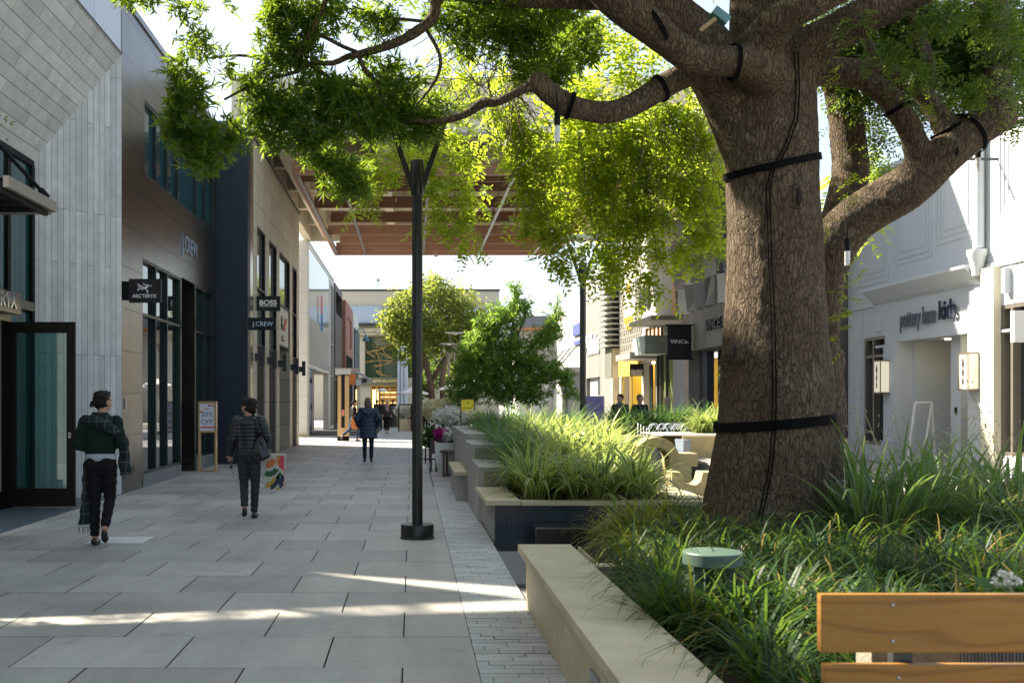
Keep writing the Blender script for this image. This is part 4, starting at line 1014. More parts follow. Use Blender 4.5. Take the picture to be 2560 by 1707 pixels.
Y=17.8; s=Y/F
t=blade('blade_sign','white box sign cut by the right edge of the picture above the shop window',(2536-VX)*s,(2600-VX)*s,Y,zc(855,Y),zc(776,Y),None,.12)
t.children[0].data.materials[0]=M_white
m=MB(); m.box((2600-VX)*s-.02,XP,Y+.04,Y+.08,zc(800,Y),zc(794,Y)); m.build('bracket',M_dark,t)
t=thing('a_frame','white open A-frame board standing in front of the navy door','sign',(11.4,22.7,0))
m=MB(); Y=22.6; s=Y/F
def bar(p,q,r=.028): m.tube([p,q],r,6)
A=[Vector((11.22,Y,.0)),Vector((11.42,Y,1.52)),Vector((11.85,Y+.1,1.52)),Vector((11.62,Y+.1,0))]
bar(A[0],A[1]);bar(A[1],A[2]);bar(A[2],A[3]);bar(A[0]+Vector((.03,0,.2)),A[3]+Vector((.03,0,.2)));bar(A[2],Vector((12.05,Y+.3,0)));m.build('frame',M_white,t)
# bracket lamp wires on the facade
for i,(px,py,Y,sc_,lab) in enumerate(((2445,395,9.6,1,'slim tube lamp hanging below the big right limb, in front of the white wall'),(2118,628,9.0,1,'slim tube lamp hanging just right of the trunk'),(1393,315,8.2,1,'white-tipped tube lamp hanging from the broken left limb'))):
    p=P(px,py,Y); t=thing('hanging_lamp',lab,'lamp',tuple(p),group='slim tube lamps hanging from the old tree')
    m=MB(); m.tube([p+Vector((0,0,-.13)),p+Vector((0,0,.0))],.024,10); m.build('diffuser',mat('lamp_diffuser',(.72,.72,.70),.3),t,auto=.8)
    m=MB(); m.tube([p,p+Vector((0,0,.11))],.026,10); m.tube([p+Vector((0,0,.11)),p+Vector((0,0,.28))],.006,5); m.build('lamp_cap',M_black,t,auto=.8)
for (px,py) in ((2520,362),(2494,398)):
    p=P(px,py,20.6)
m=MB(); Ya=py_(2495); m.tube([(XP,Ya,zc(398,Ya)),(XP-.9,Ya,zc(398,Ya))],.03,6); m.tube([(XP,Ya-1.0,7.1),(XP-1.4,Ya-1.0,7.1)],.03,6); m.build('cable_bracket',M_dark,W)
# ================================================================ lamp posts
def lamp_post(label,x,y,mt,group='forked lamp posts along the street'):
    t=thing('lamp_post',label,'lamp post',(x,y,0),group=group)
    m=MB(); m.lathe((0,0,0),[(.195,0),(.195,.012),(.188,.02),(.188,.145),(.18,.16),(.06,.165)],32); m.build('base',mt,t,local=True,auto=.5)
    m=MB()
    n=32; prof=[]
    base=len(m.v)
    for z in (.15,4.0):
        for k in range(n):
            a=2*math.pi*k/n; r=.061-(.006 if k%4==0 else 0); m.v.append((r*math.cos(a),r*math.sin(a),z))
    for k in range(n): m.f.append((k,(k+1)%n,n+(k+1)%n,n+k)); m.m.append(0)
    m.f.append(tuple(range(n,2*n))); m.m.append(0)
    m.build('pole',mt,t,local=True,auto=.9)
    m=MB(); m.lathe((0,0,3.88),[(.066,0),(.078,.04),(.078,.38),(.07,.40)],24); m.build('collar',mt,t,local=True,auto=.5)
    for sg in (-1,1):
        m=MB(); 
        m.prism([(sg*.04,3.84),(sg*.085,3.96),(sg*.345,4.73),(sg*.295,4.745),(sg*.05,4.06)],'y',-.03,.03); m.build('fork_arm',mt,t,local=True,bevel=.004)
    m=MB(); m.prism([(-.46,4.77),(-.42,4.80),(.42,4.80),(.46,4.77),(.14,4.75),(0,4.68),(-.14,4.75)],'y',-.22,.22); m.build('reflector_panel',mat('lamp_panel',(.55,.55,.52),.5,bmp=0),t,local=True,bevel=.006)
    return t
lp=lamp_post('dark forked lamp post with round base standing in the middle of the pavement',.06,11.3,M_lampmetal,None)
p=P(1457,1003,19.6)
copy_thing(lp,(p.x,19.6,0),label='dark forked lamp post behind the grasses, in front of the louvred shop',group='lamp posts behind the planters')
M_lm2=mat('lamp_pole_grey',(.20,.19,.165),.4,metal=.4,bmp=0)
l2=lamp_post('grey forked lamp post left of the bright green tree, nearer and taller looking',(1138-VX)*47/F,47,M_lm2,'lamp posts behind the planters')
copy_thing(l2,((1122-VX)*56/F,56,0),label='grey forked lamp post farther back, lower and left of its neighbour')
# ================================================================ foreground planter
PL=thing('planter','cream limestone raised bed with wide seat cap in the foreground holding the old tree','planter',(1.0,5.5,0))
m=MB(); m.box(.86,1.16,-1,7.50,0,.41); m.box(1.95,7.2,9.75,9.95,0,.38); m.box(1.165,1.78,7.38,7.52,0,.33); m.box(1.62,1.78,7.525,9.75,0,.13); m.box(7.0,7.2,3.6,9.75,0,.40); m.build('wall',M_cream,PL,bevel=.004)
m=MB(); ys=[-1,1.0,2.6,3.77,4.95,6.12,7.54]
for a_,b2 in zip(ys[:-1],ys[1:]): m.box(.80,1.20,a_+.0015,b2-.0015,.412,.47)
m.build('cap',M_cream,PL,bevel=.005)
m=MB(); m.box(.845,.858,4.55,4.75,.18,.28); m.build('step_light',M_steel,PL)
m=MB(); m.face([(1.15,3.5,.33),(7.05,3.5,.30),(7.05,9.8,.36),(2.0,9.8,.34),(1.64,9.7,.13),(1.64,7.6,.13),(1.60,7.4,.33),(1.15,7.4,.32)]); m.build('soil',M_soil,PL)
m=MB(); m.box(1.95,7.0,9.70,9.98,.401,.43); m.build('rim',M_cream,PL)
# ribbed panel and post seen between the bench slats
t=thing('tiled_wall','low wall of ribbed grey tiles with beige end post, seen through the gap of the bench','wall',(2.4,3.45,0))
M_ribt=panel('ribbed_tile',(.13,.17,.19),(.22,.27,.29),.012,.6,'XZ',(0,0),joint=.0025,jc=(.05,.06,.07),rough=.25,var=.3,bmp=.8)
m=MB(); m.box(1.86,4.6,3.42,3.50,0,.70); m.build('tile_panel',M_ribt,t)
m=MB(); m.box(1.56,1.86,3.38,3.50,0,.70); m.build('end_post',M_exposed,t,bevel=.004)
# ================================================================ bench (seen from behind, bottom right)
BN=thing('park_bench','honey coloured timber bench seen from behind at the bottom right corner','bench',(2.4,3.0,0))
M_slat,nt,b,out=new_mat('bench_timber')
v=pos(nt,(.35,1,2.2)); n1=noise(nt,v,2.2,4,.55,1.6)
wv=N(nt,'ShaderNodeTexWave',wave_type='BANDS',bands_direction='Z'); wv.inputs['Scale'].default_value=1.5; wv.inputs['Distortion'].default_value=14; wv.inputs['Detail'].default_value=3; wv.inputs['Detail Scale'].default_value=.9; L(nt,pos(nt,(.55,1,2.4)),wv.inputs['Vector'])
c=ramp(nt,wv.outputs['Fac'],[(0,(.215,.100,.020)),(.08,(.285,.138,.028)),(.5,(.305,.150,.032)),(1,(.285,.138,.028))])
c=mixc(nt,.6,c,ramp(nt,noise(nt,pos(nt,(.06,1,1)),60,3),[(.3,(.75,)*3),(.7,(1.1,)*3)]),'MULTIPLY')
L(nt,c,b.inputs['Base Color']); b.inputs['Roughness'].default_value=.42; b.inputs['Coat Weight'].default_value=.06; b.inputs['Specular IOR Level'].default_value=.25
Yb=3.05; s=Yb/F
for i,(pa,pb) in enumerate(((1485,1631),(1661,1810))):
    x0=(2052+i*10-VX)*s; zt=zc(pa,Yb); zb=zc(pb,Yb)
    m=MB(); m.box(x0,x0+1.75,Yb,Yb+.032,zb,zt)
    sl_=m.build('back_slat',M_slat,BN,bevel=.006)
    m=MB()
    for xx in (2232,):
        for q in ((.18,.80) if i==0 else (.22,)): m.lathe((0,0,0),[(.0065,0),(.0055,.002),(.002,.0025)],10); m.xform(Matrix.Translation(((xx+i*14-VX)*s,Yb-.0005,zt-(zt-zb)*q))@Matrix.Rotation(math.pi/2,4,'X'),len(m.v)-30)
    m.build('bolt',M_steel,sl_,smooth=True)
m=MB()
for k in range(4): m.box(1.26,3.0,Yb-.10-k*.12,Yb-.01-k*.12,.42,.45)
m.build('seat',M_slat,BN,bevel=.005)
for xx in (1.52,2.75):
    m=MB(); m.box(xx-.03,xx+.03,Yb+.034,Yb+.07,0,.86); m.box(xx-.03,xx+.03,Yb-.48,Yb+.034,.36,.41); m.box(xx-.03,xx+.03,Yb-.50,Yb-.45,0,.36); m.build('leg',M_dark,BN)
# ================================================================ path light in the planter
t=thing('path_light','sage green mushroom path light among the grasses in front of the trunk','garden light',(1.56,5.2,.34))
M_sage=mat('sage_paint',(.075,.125,.095),.5,var=.06,bmp=.08,coat=.1)
m=MB(); m.lathe((1.57,5.2,.70),[(.150,0),(.153,.004),(.153,.062),(.149,.068),(.06,.080),(.0,.082)],40); m.build('lamp_cap',M_sage,t,auto=.5)
for a_ in (math.radians(205),math.radians(325),math.radians(85)):
    m=MB(); x_,y_=1.57+.095*math.cos(a_),5.2+.095*math.sin(a_); m.box(x_-.022,x_+.022,y_-.012,y_+.012,.33,.70); m.build('leg',M_sage,t,bevel=.003)
m=MB(); m.lathe((1.57,5.2,.34),[(.12,0),(.12,.03),(.05,.05),(.05,.12)],20); m.build('base',M_sage,t,auto=.5)
# ================================================================ second planter with stepped concrete wall
P2=thing('planter','stepped board-marked concrete raised bed full of striped grasses, tiled water wall in front','planter',(1,13,0))
M_bm=mat('board_marked_concrete',(.37,.355,.32),.8,var=.14,scale=5,stretch=(1,6,.25),bmp=.6,bscale=16,dirt=.25)
def chamf(m,x0,x1,y0,y1,z1,c=.05):
    # block with a chamfered near left corner and top edge
    m.prism([(x0,y0+c),(x0+c,y0),(x1,y0),(x1,y1),(x0,y1)],'z',0,z1-.0)
m=MB(); m.box(.90,1.15,11.06,12.75,0,.40); chamf(m,.86,1.24,12.75,14.50,.71); chamf(m,.86,1.30,14.50,16.1,.925); chamf(m,.86,1.2,16.1,22,1.03); m.build('stepped_wall',M_bm,P2,bevel=.012)
m=MB(); m.box(1.235,1.245,12.752,14.4,.4,.70);
m.box(.915,1.235,12.744,12.7505,.41,.65); m.box(.92,1.29,14.492,14.5005,.715,.87); m.build('aggregate_face',M_exposed,P2)
m=MB(); m.box(.81,1.20,10.98,12.74,.402,.458); m.build('seat_cap',M_cream,P2,bevel=.006)
m=MB(); m.box(.66,.858,15.4,18.0,.40,.46); m.build('side_seat_cap',M_cream,P2,bevel=.006)
m=MB(); m.box(.70,.858,15.5,17.9,0,.40); m.build('side_seat_wall',M_bm,P2)
m=MB(); m.box(1.21,3.30,10.98,11.2,.40,.445); m.box(3.0,3.34,11.2,16.5,.40,.46); m.build('rim',M_cream,P2,bevel=.006)
M_navt=panel('navy_mosaic',(.014,.026,.045),(.028,.045,.070),.028,.16,'XZ',(0,0),joint=.003,jc=(.05,.06,.07),rough=.22,var=.3,bmp=.6)
m=MB(); m.box(.92,3.3,11.02,11.12,-.12,.40); m.build('tiled_wall',M_navt,P2)
m=MB(); m.face([(1.1,11.15,.40),(3.2,11.15,.40),(3.2,12.8,.42),(1.1,12.8,.42)]); m.face([(1.1,12.8,.42),(3.2,12.8,.42),(3.2,14.6,.62),(1.1,14.6,.62)]); m.face([(1.1,14.6,.62),(3.2,14.6,.62),(4.5,22,.9),(1.1,22,.9)]); m.build('soil',M_soil,P2,recalc=False)
t=thing('fountain_block','black stone block spilling water in front of the navy tiled planter wall','fountain',(2,10.7,0))
m=MB(); m.box(1.30,3.2,10.52,10.9,-.12,.22); m.build('stone_block',mat('wet_black_granite',(.010,.010,.011),.12,var=.5,scale=60,bmp=.35,bscale=55,spec=.8),t,bevel=.018)
m=MB(); m.face([(.89,10.29,-.02),(3.3,10.29,-.02),(3.3,11.02,-.02),(.89,11.02,-.02)]); m.build('basin_water',mat('dark_water',(.004,.006,.008),.06,var=.1,bmp=.3,bscale=20),t)
# ================================================================ fountain court behind
FT=thing('fountain','cast concrete fountain with arched ring, notched basin and blue tiled faces left of the trunk','fountain',(4.5,15,0))
M_fc=mat('ochre_concrete',(.42,.33,.17),.8,var=.2,scale=6,bmp=.4,bscale=60,dirt=.35)
M_fl=mat('sunny_limestone',(.42,.375,.30),.7,var=.08,scale=4,bmp=.2,dirt=.1)
def ring(c,ro,ri,y0,y1,n=28,a0=0,a1=math.pi):
    m=MB()
    pts=[(c[0]+ro*math.cos(a0+(a1-a0)*i/n),c[2]+ro*math.sin(a0+(a1-a0)*i/n)) for i in range(n+1)]
    pin=[(c[0]+ri*math.cos(a1-(a1-a0)*i/n),c[2]+ri*math.sin(a1-(a1-a0)*i/n)) for i in range(n+1)]
    for i in range(n):
        a_,b2=pts[i],pts[i+1]; c1,d1=pin[n-i-1],pin[n-i]
        m.prism([a_,b2,c1,d1],'y',y0,y1)
    return m
Y=15.0
cx=P(1643,1150,Y); m=ring(cx,.345,.185,Y,Y+.45); m.box(cx.x-.42,cx.x-.185,Y,Y+.45,0,cx.z); m.box(cx.x+.185,cx.x+.52,Y,Y+.45,0,cx.z); m.box(cx.x+.30,cx.x+.62,Y+.02,Y+.45,cx.z-.1,cx.z+.1)
m.build('arch_ring',M_fc,FT,bevel=.01)
m=MB(); x0,x1=P(1706,0,16).x,P(1800,0,16).x
m.box(x0,6.6,16,17.4,.62,.99); m.build('upper_block',M_fc,FT,bevel=.02)
m=MB(); m.box(x0-.3,6.6,16.05,17.6,.99,1.01); m.build('upper_cap',M_fl,FT)
m=MB(); m.prism([(x0,15.99),(x0,15.7),(P(1800,0,14.5).x,14.6),(6.4,14.6),(6.4,15.99)],'z',.60,.64); m.build('ledge',M_fl,FT)
m=MB(); m.prism([(x0+.02,15.95),(x0+.02,15.74),(P(1800,0,14.5).x,14.64),(6.3,14.64),(6.3,15.95)],'z',0,.60); m.box(x0-.12,x0-.01,15.5,16.0,0,.95); m.build('tiled_face',panel('pale_blue_tile',(.16,.21,.30),(.25,.29,.35),.05,.2,'XZ',(0,0),joint=.004,jc=(.3,.3,.3),rough=.25,var=.25),FT)
m=MB(); Y=13.6; xa,xb,xc,xd=P(1680,0,Y).x,P(1712,0,Y).x,P(1752,0,Y).x,P(1800,0,Y).x; z0,zl,zt=.02,zc(1212,Y),zc(1180,Y)
m.prism([(xa,z0),(xa,zt),(xb-.05,zt),(xb-.02,(zt+zl)/2),(xb+.03,zl),(xc-.06,zl),(xc,zl+.05),(xc+.03,zt),(xd,zt),(xd,z0)],'y',Y,Y+.35); m.build('notched_curb',M_fc,FT,bevel=.01)
m=MB(); m.face([(xa,Y+.3,.30),(6.3,Y+.3,.30),(6.3,15.9,.30),(xa,15.9,.30)]); m.face([(4.0,18.2,.86),(6.6,18.2,.86),(6.6,20,.86),(4.0,20,.86)]); m.build('water',mat('pool_water',(.10,.13,.15),.05,bmp=.4,bscale=14,spec=.8),FT,recalc=False)
m=MB(); m.box(3.8,6.7,18.0,18.2,0,.90); m.build('upper_basin',MATS['pale_blue_tile'],FT)
m=MB(); m.box(3.78,6.72,17.96,18.22,.90,.93); m.build('basin_rim',M_fl,FT)
M_jet=mat('water_jet',(.80,.80,.82),.15,bmp=0,var=.02)
rr=random.Random(4); m=MB()
for i in range(17):
    x=P(1612+i*4.8,0,19).x; y=18.9+rr.uniform(-.3,.3)
    pts=[]
    for k in range(9):
        t_=k/8; pts.append((x+t_*.28+rr.uniform(-.006,.006),y-.1*t_,.88+.30*(1-(2*t_-.75)**2*1.0)*1.0-.14*t_))
    m.tube(pts,[.004]*9,4,cap=False)
    for k in range(4):
        t_=rr.random(); m.ell((x+t_*.3+rr.uniform(-.02,.02),y+rr.uniform(-.05,.05),.86+rr.uniform(0,.30)),(.005,.005,.008),6,4)
for i in range(5):
    x=P(1583+i*7,0,19).x; m.tube([(x,18.6,.86),(x,18.6,1.15-.03*i)],[.01,.006],5)
m.build('water_jet',M_jet,FT,smooth=True)
t=thing('stone_post','square cream stone post just right of the trunk','post',(6.9,16,0))
m=MB(); x0,x1=P(2084,0,16).x,P(2118,0,16).x; m.box(x0,x1,16,16.3,0,zc(1098,16)); m.build('post_shaft',M_fc,t,bevel=.01)
t=thing('stone_wall','low sunlit limestone kerb wall lying beyond the grasses right of the trunk','wall',(8,13.5,0))
m=MB(); m.box(P(2100,0,13.5).x,11.2,13.4,13.8,0,.24); m.build('kerb_block',M_fl,t,bevel=.01)
# ================================================================ white planter pot, table, chair, yellow sign etc
Y=21.0; s=Y/F; xc_=(1124-VX)*s
t=thing('flower_pot','large white tapered planter pot beside the stepped wall','plant pot',(xc_,Y,0))
m=MB(); q=[(.27,0),(.35,.25),(.38,.66),(.385,.69),(.34,.69),(.33,.62)]
base=len(m.v)
n=4
for r_,z in q:
    for a_,b2 in ((-1,-1),(1,-1),(1,1),(-1,1)): m.v.append((xc_+a_*r_*.82,Y+b2*r_*.82,z))
for i in range(len(q)-1):
    for k in range(4): a_=i*4+k; b2=i*4+(k+1)%4; m.f.append((a_,b2,b2+4,a_+4)); m.m.append(0)
m.f.append((20,21,22,23)); m.m.append(0)
m.build('pot',mat('pot_white',(.70,.70,.66),.5,var=.03,bmp=.05),t)
def flowers(name,label,c,rad,n,r_,cols,group=None,leafy=(.03,.09,.02),nl=260):
    t=thing(name,label,'flowers',c,group=group); c=np.array(c,float)
    lp_=in_ell(c-np.array([0,0,rad[2]*.35]),rad,nl); d=unit(NR.normal(0,1,(nl,3))); sd_=unit(np.cross(d,NR.normal(0,1,(nl,3))))
    V=leaf_quads(lp_,d,sd_,NR.uniform(.06,.11,nl),NR.uniform(.035,.06,nl)); quads_object('foliage',V,NR.uniform(0,1,nl),MATS['flower_leaf'],t)
    fc=in_ell(c+np.array([0,0,rad[2]*.20]),np.array(rad)*1.12,n*2,.05); n=n*2; r_=r_*1.25; fc[:,1]=c[1]-np.abs(fc[:,1]-c[1])*1.05; k=9
    q_=np.repeat(fc,k,0)+NR.normal(0,r_*.15,(n*k,3)); d=unit(NR.normal(0,1,(n*k,3))+np.array([0,-.5,.4])); sd_=unit(np.cross(d,NR.normal(0,1,(n*k,3))))
    V=leaf_quads(q_,d,sd_,np.full(n*k,r_)*NR.uniform(.8,1.2,n*k),np.full(n*k,r_*.75)); quads_object('bloom',V,np.repeat(NR.uniform(0,1,n),k),cols,t)
    return t
leafmat('flower_leaf',(.02,.07,.015),(.06,.14,.03),(.2,.4,.05),.35)
F_w=leafmat('petal_white',(.72,.72,.66),(.80,.80,.78),(.9,.88,.7),.35,.6); F_m=leafmat('petal_magenta',(.30,.005,.14),(.45,.02,.25),(.6,.05,.3),.35,.6)
F_c=leafmat('petal_cream',(.75,.70,.42),(.80,.78,.60),(.9,.85,.5),.4,.6)
flowers('white_azalea','tall white flowering shrub behind the white pot',tuple(P(1142,1046,21.8)),(.46,.3,.18),75,.062,F_w)
flowers('cream_azalea','cream flowering shrub rising highest left of the yellow sign',tuple(P(1098,1032,22.6)),(.36,.3,.25),70,.06,F_c)
flowers('green_shrub','leafy green shrub spilling left under the white blooms',tuple(P(1082,1085,22.3)),(.28,.25,.26),4,.05,F_c,nl=1500)
flowers('white_cyclamen','low white cyclamen flowers filling the pot rim',(xc_+.06,Y-.05,.82),(.33,.28,.12),90,.05,F_w)
flowers('magenta_cyclamen','magenta cyclamen flowers at the left of the pot rim',(xc_-.19,Y-.18,.84),(.13,.12,.09),36,.05,F_m)
flowers('magenta_cyclamen','small magenta cyclamen cluster at the right end of the pot',(xc_+.52,Y+.1,.90),(.08,.1,.06),12,.05,F_m,nl=60)
flowers('cream_azalea','cream flowering shrub right of the yellow sign, above the grasses',tuple(P(1196,1042,20.7)),(.18,.15,.10),40,.055,F_c)
Y=20.5; s=Y/F; xc_=(1137-VX)*s
t=thing('side_table','round brown metal side table in front of the white pot','table',(xc_,Y,0))
M_br=mat('brown_metal',(.075,.045,.035),.45,bmp=.05)
m=MB(); m.lathe((xc_,Y,.50),[(.31,0),(.315,.01),(.31,.035),(.29,.04)],36); m.build('tabletop',M_br,t,auto=.5)
for a_ in (200,250,310,20,130): 
    if a_==250: continue
    m=MB(); x_,y_=xc_+.25*math.cos(math.radians(a_)),Y+.25*math.sin(math.radians(a_)); m.box(x_-.02,x_+.02,y_-.02,y_+.02,0,.5); m.build('leg',M_br,t)
m=MB(); m.box(xc_-.25,xc_+.25,Y-.17,Y-.13,.03,.07); m.build('foot_rail',M_br,t)
Y=22.2; s=Y/F
t=thing('chair','dark slatted metal chair partly hidden left of the white pot','chair',((1083-VX)*s,Y,0))
x0,x1=(1075-VX)*s,(1093-VX)*s
m=MB(); m.box(x0,x1,Y-.25,Y+.25,.40,.44); m.build('seat',M_br,t)
m=MB(); m.box(x0,x0+.05,Y-.02,Y+.25,.44,.80); m.box(x0,x1,Y-.27,Y-.23,.44,.72); m.build('backrest',M_br,t)
for (a_,b2) in ((x0,Y-.25),(x0,Y+.21),(x1-.04,Y-.25),(x1-.04,Y+.21)):
    m=MB(); m.box(a_,a_+.04,b2,b2+.04,0,.40); m.build('leg',M_br,t)
t=thing('railing','low dark railing with two posts behind the chair','railing',((1068-VX)*25/F,25,0))
m=MB(); x0,x1=(1058-VX)*25/F,(1090-VX)*25/F; m.box(x0,x1,25,25.04,.85,.89); m.box(x0,x1,25,25.04,.08,.12); m.build('rail',M_br,t)
m=MB(); m.box((1062-VX)*25/F,(1062-VX)*25/F+.04,25,25.04,0,.85); m.build('post',M_br,t)
m=MB(); m.box((1072-VX)*25/F,(1072-VX)*25/F+.04,25,25.04,0,.85); m.build('post',M_br,t)
Y=20.9; s=Y/F
t=thing('yellow_sign','bright yellow sign board in a dark frame above the white flowers','sign',((1169-VX)*s,Y,0))
x0,x1,z0,z1=(1151-VX)*s,(1187-VX)*s,zc(1028,Y),zc(996,Y)
m=MB(); m.box(x0+.02,x1-.02,Y,Y+.03,z0,z1-.02); m.build('sign_board',mat('sign_yellow',(.78,.62,.02),.5,bmp=0,var=.02),t)
m=MB(); m.box(x0,x1,Y-.01,Y+.04,z1-.02,z1); m.box(x0,x0+.02,Y-.01,Y+.04,.0,z1-.02); m.box(x1-.02,x1,Y-.01,Y+.04,0,z1-.02); m.build('frame',M_br,t)
m=MB(); m.box((x0+x1)/2-.02,(x0+x1)/2+.02,Y-.004,Y,z1-.10,z1-.07); m.box((x0+x1)/2-.10,(x0+x1)/2+.10,Y-.004,Y,z1-.205,z1-.19); m.build('small_print',mat('print_olive',(.22,.20,.03),.5,bmp=0),t)
# ================================================================ umbrellas
def umbrella(label,px,pyt,w,Y,sides=8):
    s=Y/F; x=(px-VX)*s; zt=zc(pyt,Y); r_=w*s/2; t=thing('parasol',label,'parasol',(x,Y,0),group='white cafe parasols')
    m=MB(); m.lathe((x,Y,0),[(.05,zt),(.06,zt-.02),(r_*.5,zt-r_*.22),(r_,zt-r_*.42),(r_,zt-r_*.42-.08),(r_*.98,zt-r_*.42-.08)],sides); m.build('canopy',mat('parasol_canvas',(.72,.71,.74),.8,bmp=0,var=.02),t)
    m=MB(); m.tube([(x,Y,0),(x,Y,zt)],.03,6); m.build('pole',M_steel,t); return t
umbrella('white parasol left of the big pole lamp, half hidden by it',1032,966,78,58)
umbrella('white parasol by the two grey lamp posts under the broad tree',1141,953,82,42)
umbrella('small cream parasol in front of the gold lit shop',955,970,26,76)
umbrella('white parasol mostly hidden by the bright green tree',1197,946,70,52)
t=thing('flower_box','pale stone trough of white flowers with dark railing left of the pole lamp','planter',(-.2,52,0))
Y=52; s=Y/F; x0,x1=(997-VX)*s,(1060-VX)*s
m=MB(); m.box(x0,x1,Y,Y+1,0,.62); m.build('trough',M_cream,t)
m=MB(); m.box(x0,x1,Y-.1,Y-.06,1.35,1.42)
for q in (0,.5,1.0): m.box(x0+q*(x1-x0)-.03,x0+q*(x1-x0)+.03,Y-.1,Y-.06,0,1.35)
m.build('railing',M_black,t)
flowers('white_azalea','white flowers in the far trough behind the railing',(x0+.5,Y+.5,.95),(.6,.4,.35),60,.13,F_w,nl=900)
t=thing('litter_bin','dark round litter bin near the far flower trough','bin',((985-VX)*60/F,60,0))
m=MB(); m.lathe(((984-VX)*60/F,60,0),[(.28,0),(.3,1.0),(.34,1.05),(.34,1.12),(.1,1.25)],14); m.build('bin_body',M_dark,t,auto=.5)
t=thing('street_banner','purple and blue printed banner screen behind the striped grasses','banner',(5.6,31,0))
Y=31; s=Y/F; m=MB(); m.box((1466-VX)*s,(1508-VX)*s,Y,Y+.04,.3,zc(990,Y)); m.build('banner_panel',mat('banner_purple',(.24,.20,.42),.6,var=.35,scale=6,bmp=0),t)
m=MB(); m.box((1466-VX)*s-.04,(1466-VX)*s,Y,Y+.04,0,zc(990,Y)); m.box((1508-VX)*s,(1508-VX)*s+.04,Y,Y+.04,0,zc(990,Y)); m.build('post',M_steel,t)
# ================================================================ the old tree
T=thing('old_tree','massive old shade tree with rough brown trunk, black straps and limbs spreading over the street','tree',(3.2,8.8,.33))
limbs=[
 [(1893,1440,8.75,222),(1899,1375,8.75,180),(1903,1300,8.8,152),(1918,1190,8.8,146),(1935,1088,8.8,145),(1939,960,8.8,142),(1937,870,8.8,135),(1936,750,8.8,128),(1937,650,8.8,124),(1932,520,8.8,119),(1929,435,8.8,117),(1925,330,8.8,118),(1925,230,8.8,112),(1915,120,8.8,96),(1908,0,8.8,88),(1900,-170,8.8,82),(1890,-420,8.8,62)],
 [(1905,400,8.85,95),(1850,260,8.85,92),(1775,150,8.8,80),(1690,60,8.75,70),(1600,-30,8.7,62),(1480,-150,8.6,50),(1300,-260,8.4,38)],
 [(1945,215,8.6,70),(1880,165,8.35,50),(1823,153,8.2,38),(1746,150,8.15,37),(1683,112,8.1,40),(1632,70,8.05,42),(1555,15,8,44),(1480,-70,8,44),(1420,-200,8,36)],
 [(1830,250,8.75,60),(1750,185,8.65,34),(1700,195,8.55,32),(1640,228,8.5,30),(1583,262,8.45,28),(1520,282,8.4,29),(1460,275,8.35,28),(1415,262,8.3,28),(1372,232,8.3,27),(1338,202,8.3,25),(1328,192,8.3,17)],
 [(1345,212,8.3,16),(1310,222,8.3,12),(1280,238,8.3,11),(1240,256,8.35,11),(1205,258,8.4,14),(1165,285,8.45,10),(1110,302,8.5,8),(1040,303,8.6,6),(960,298,8.7,4)],
 [(1560,5,8.2,26),(1450,2,8.3,22),(1340,4,8.4,17),(1240,0,8.5,15),(1150,-10,8.5,13),(1095,-8,8.5,12),(1088,30,8.5,12),(1070,58,8.5,12),(1010,98,8.5,12),(960,118,8.5,11),(905,134,8.5,10),(870,142,8.5,8),(832,158,8.5,7),(775,160,8.5,5),(740,180,8.5,5),(640,208,8.5,4.5),(560,250,8.5,3)],
 [(823,-20,8.4,7),(790,60,8.4,7),(765,100,8.4,6),(742,145,8.4,5)],
 [(895,136,8.5,6),(912,175,8.5,6),(945,212,8.5,5.5),(960,250,8.5,4),(985,290,8.6,3)],
 [(905,135,8.5,5),(860,118,8.5,5),(815,95,8.5,5),(780,83,8.5,4)],
 [(775,162,8.5,5),(800,180,8.5,5),(840,208,8.5,4),(850,240,8.5,2.5)],
 [(670,162,8.5,4),(650,148,8.5,4),(600,139,8.5,3.5),(520,146,8.5,2.5)],
 [(1075,55,8.5,5),(1020,50,8.5,4),(960,42,8.5,3),(880,15,8.5,2)],
 [(1060,65,8.5,5),(1100,140,8.5,5),(1090,200,8.5,4),(1045,260,8.5,2.5)],
 [(2040,1440,9.45,74),(2040,1150,9.45,64),(2050,1010,9.45,64),(2048,930,9.45,56),(2045,850,9.45,52),(2046,760,9.4,56),(2062,660,9.35,62),(2118,566,9.3,60),(2190,515,9.2,58),(2263,474,9.1,57),(2320,425,9.05,54),(2373,378,9,51),(2430,330,9,50),(2485,297,9,46),(2525,282,9,34)],
 [(2500,300,9,42),(2500,240,9,36),(2497,200,9,31),(2492,100,9,32),(2482,0,9,33),(2470,-160,9,26)],
 [(1990,200,8.95,55),(2050,180,9,36),(2159,200,9,28),(2230,255,9,27),(2276,326,9,28),(2298,390,9.02,32),(2305,430,9.05,34)],
 [(2000,165,9.1,40),(2060,165,9.15,28),(2236,189,9.15,24),(2312,240,9.12,25),(2363,316,9.05,30),(2380,370,9.02,34)],
 [(2310,240,9.15,20),(2320,170,9.15,20),(2290,70,9.2,17),(2250,-20,9.2,15),(2210,-140,9.2,12)],
 [(2195,190,9.15,14),(2180,130,9.15,12),(2150,60,9.2,9)],
 [(2490,130,9,14),(2460,60,9,12),(2440,-20,9,10)],
 [(2085,620,9.6,50),(2125,450,9.9,44),(2118,330,10.0,42),(2105,240,10.0,40),(2080,120,10.0,36)],
 [(1955,190,8.7,75),(2020,120,8.55,55),(2085,85,8.45,49),(2150,48,8.35,46),(2250,0,8.25,43),(2380,-70,8.1,38),(2600,-200,8,28)],
 [(1890,150,8.5,70),(1925,75,8.25,48),(1975,35,8.1,40),(2040,5,8,37),(2140,-50,7.9,33),(2300,-200,7.6,25)],
]
m=MB(); tw=MB()
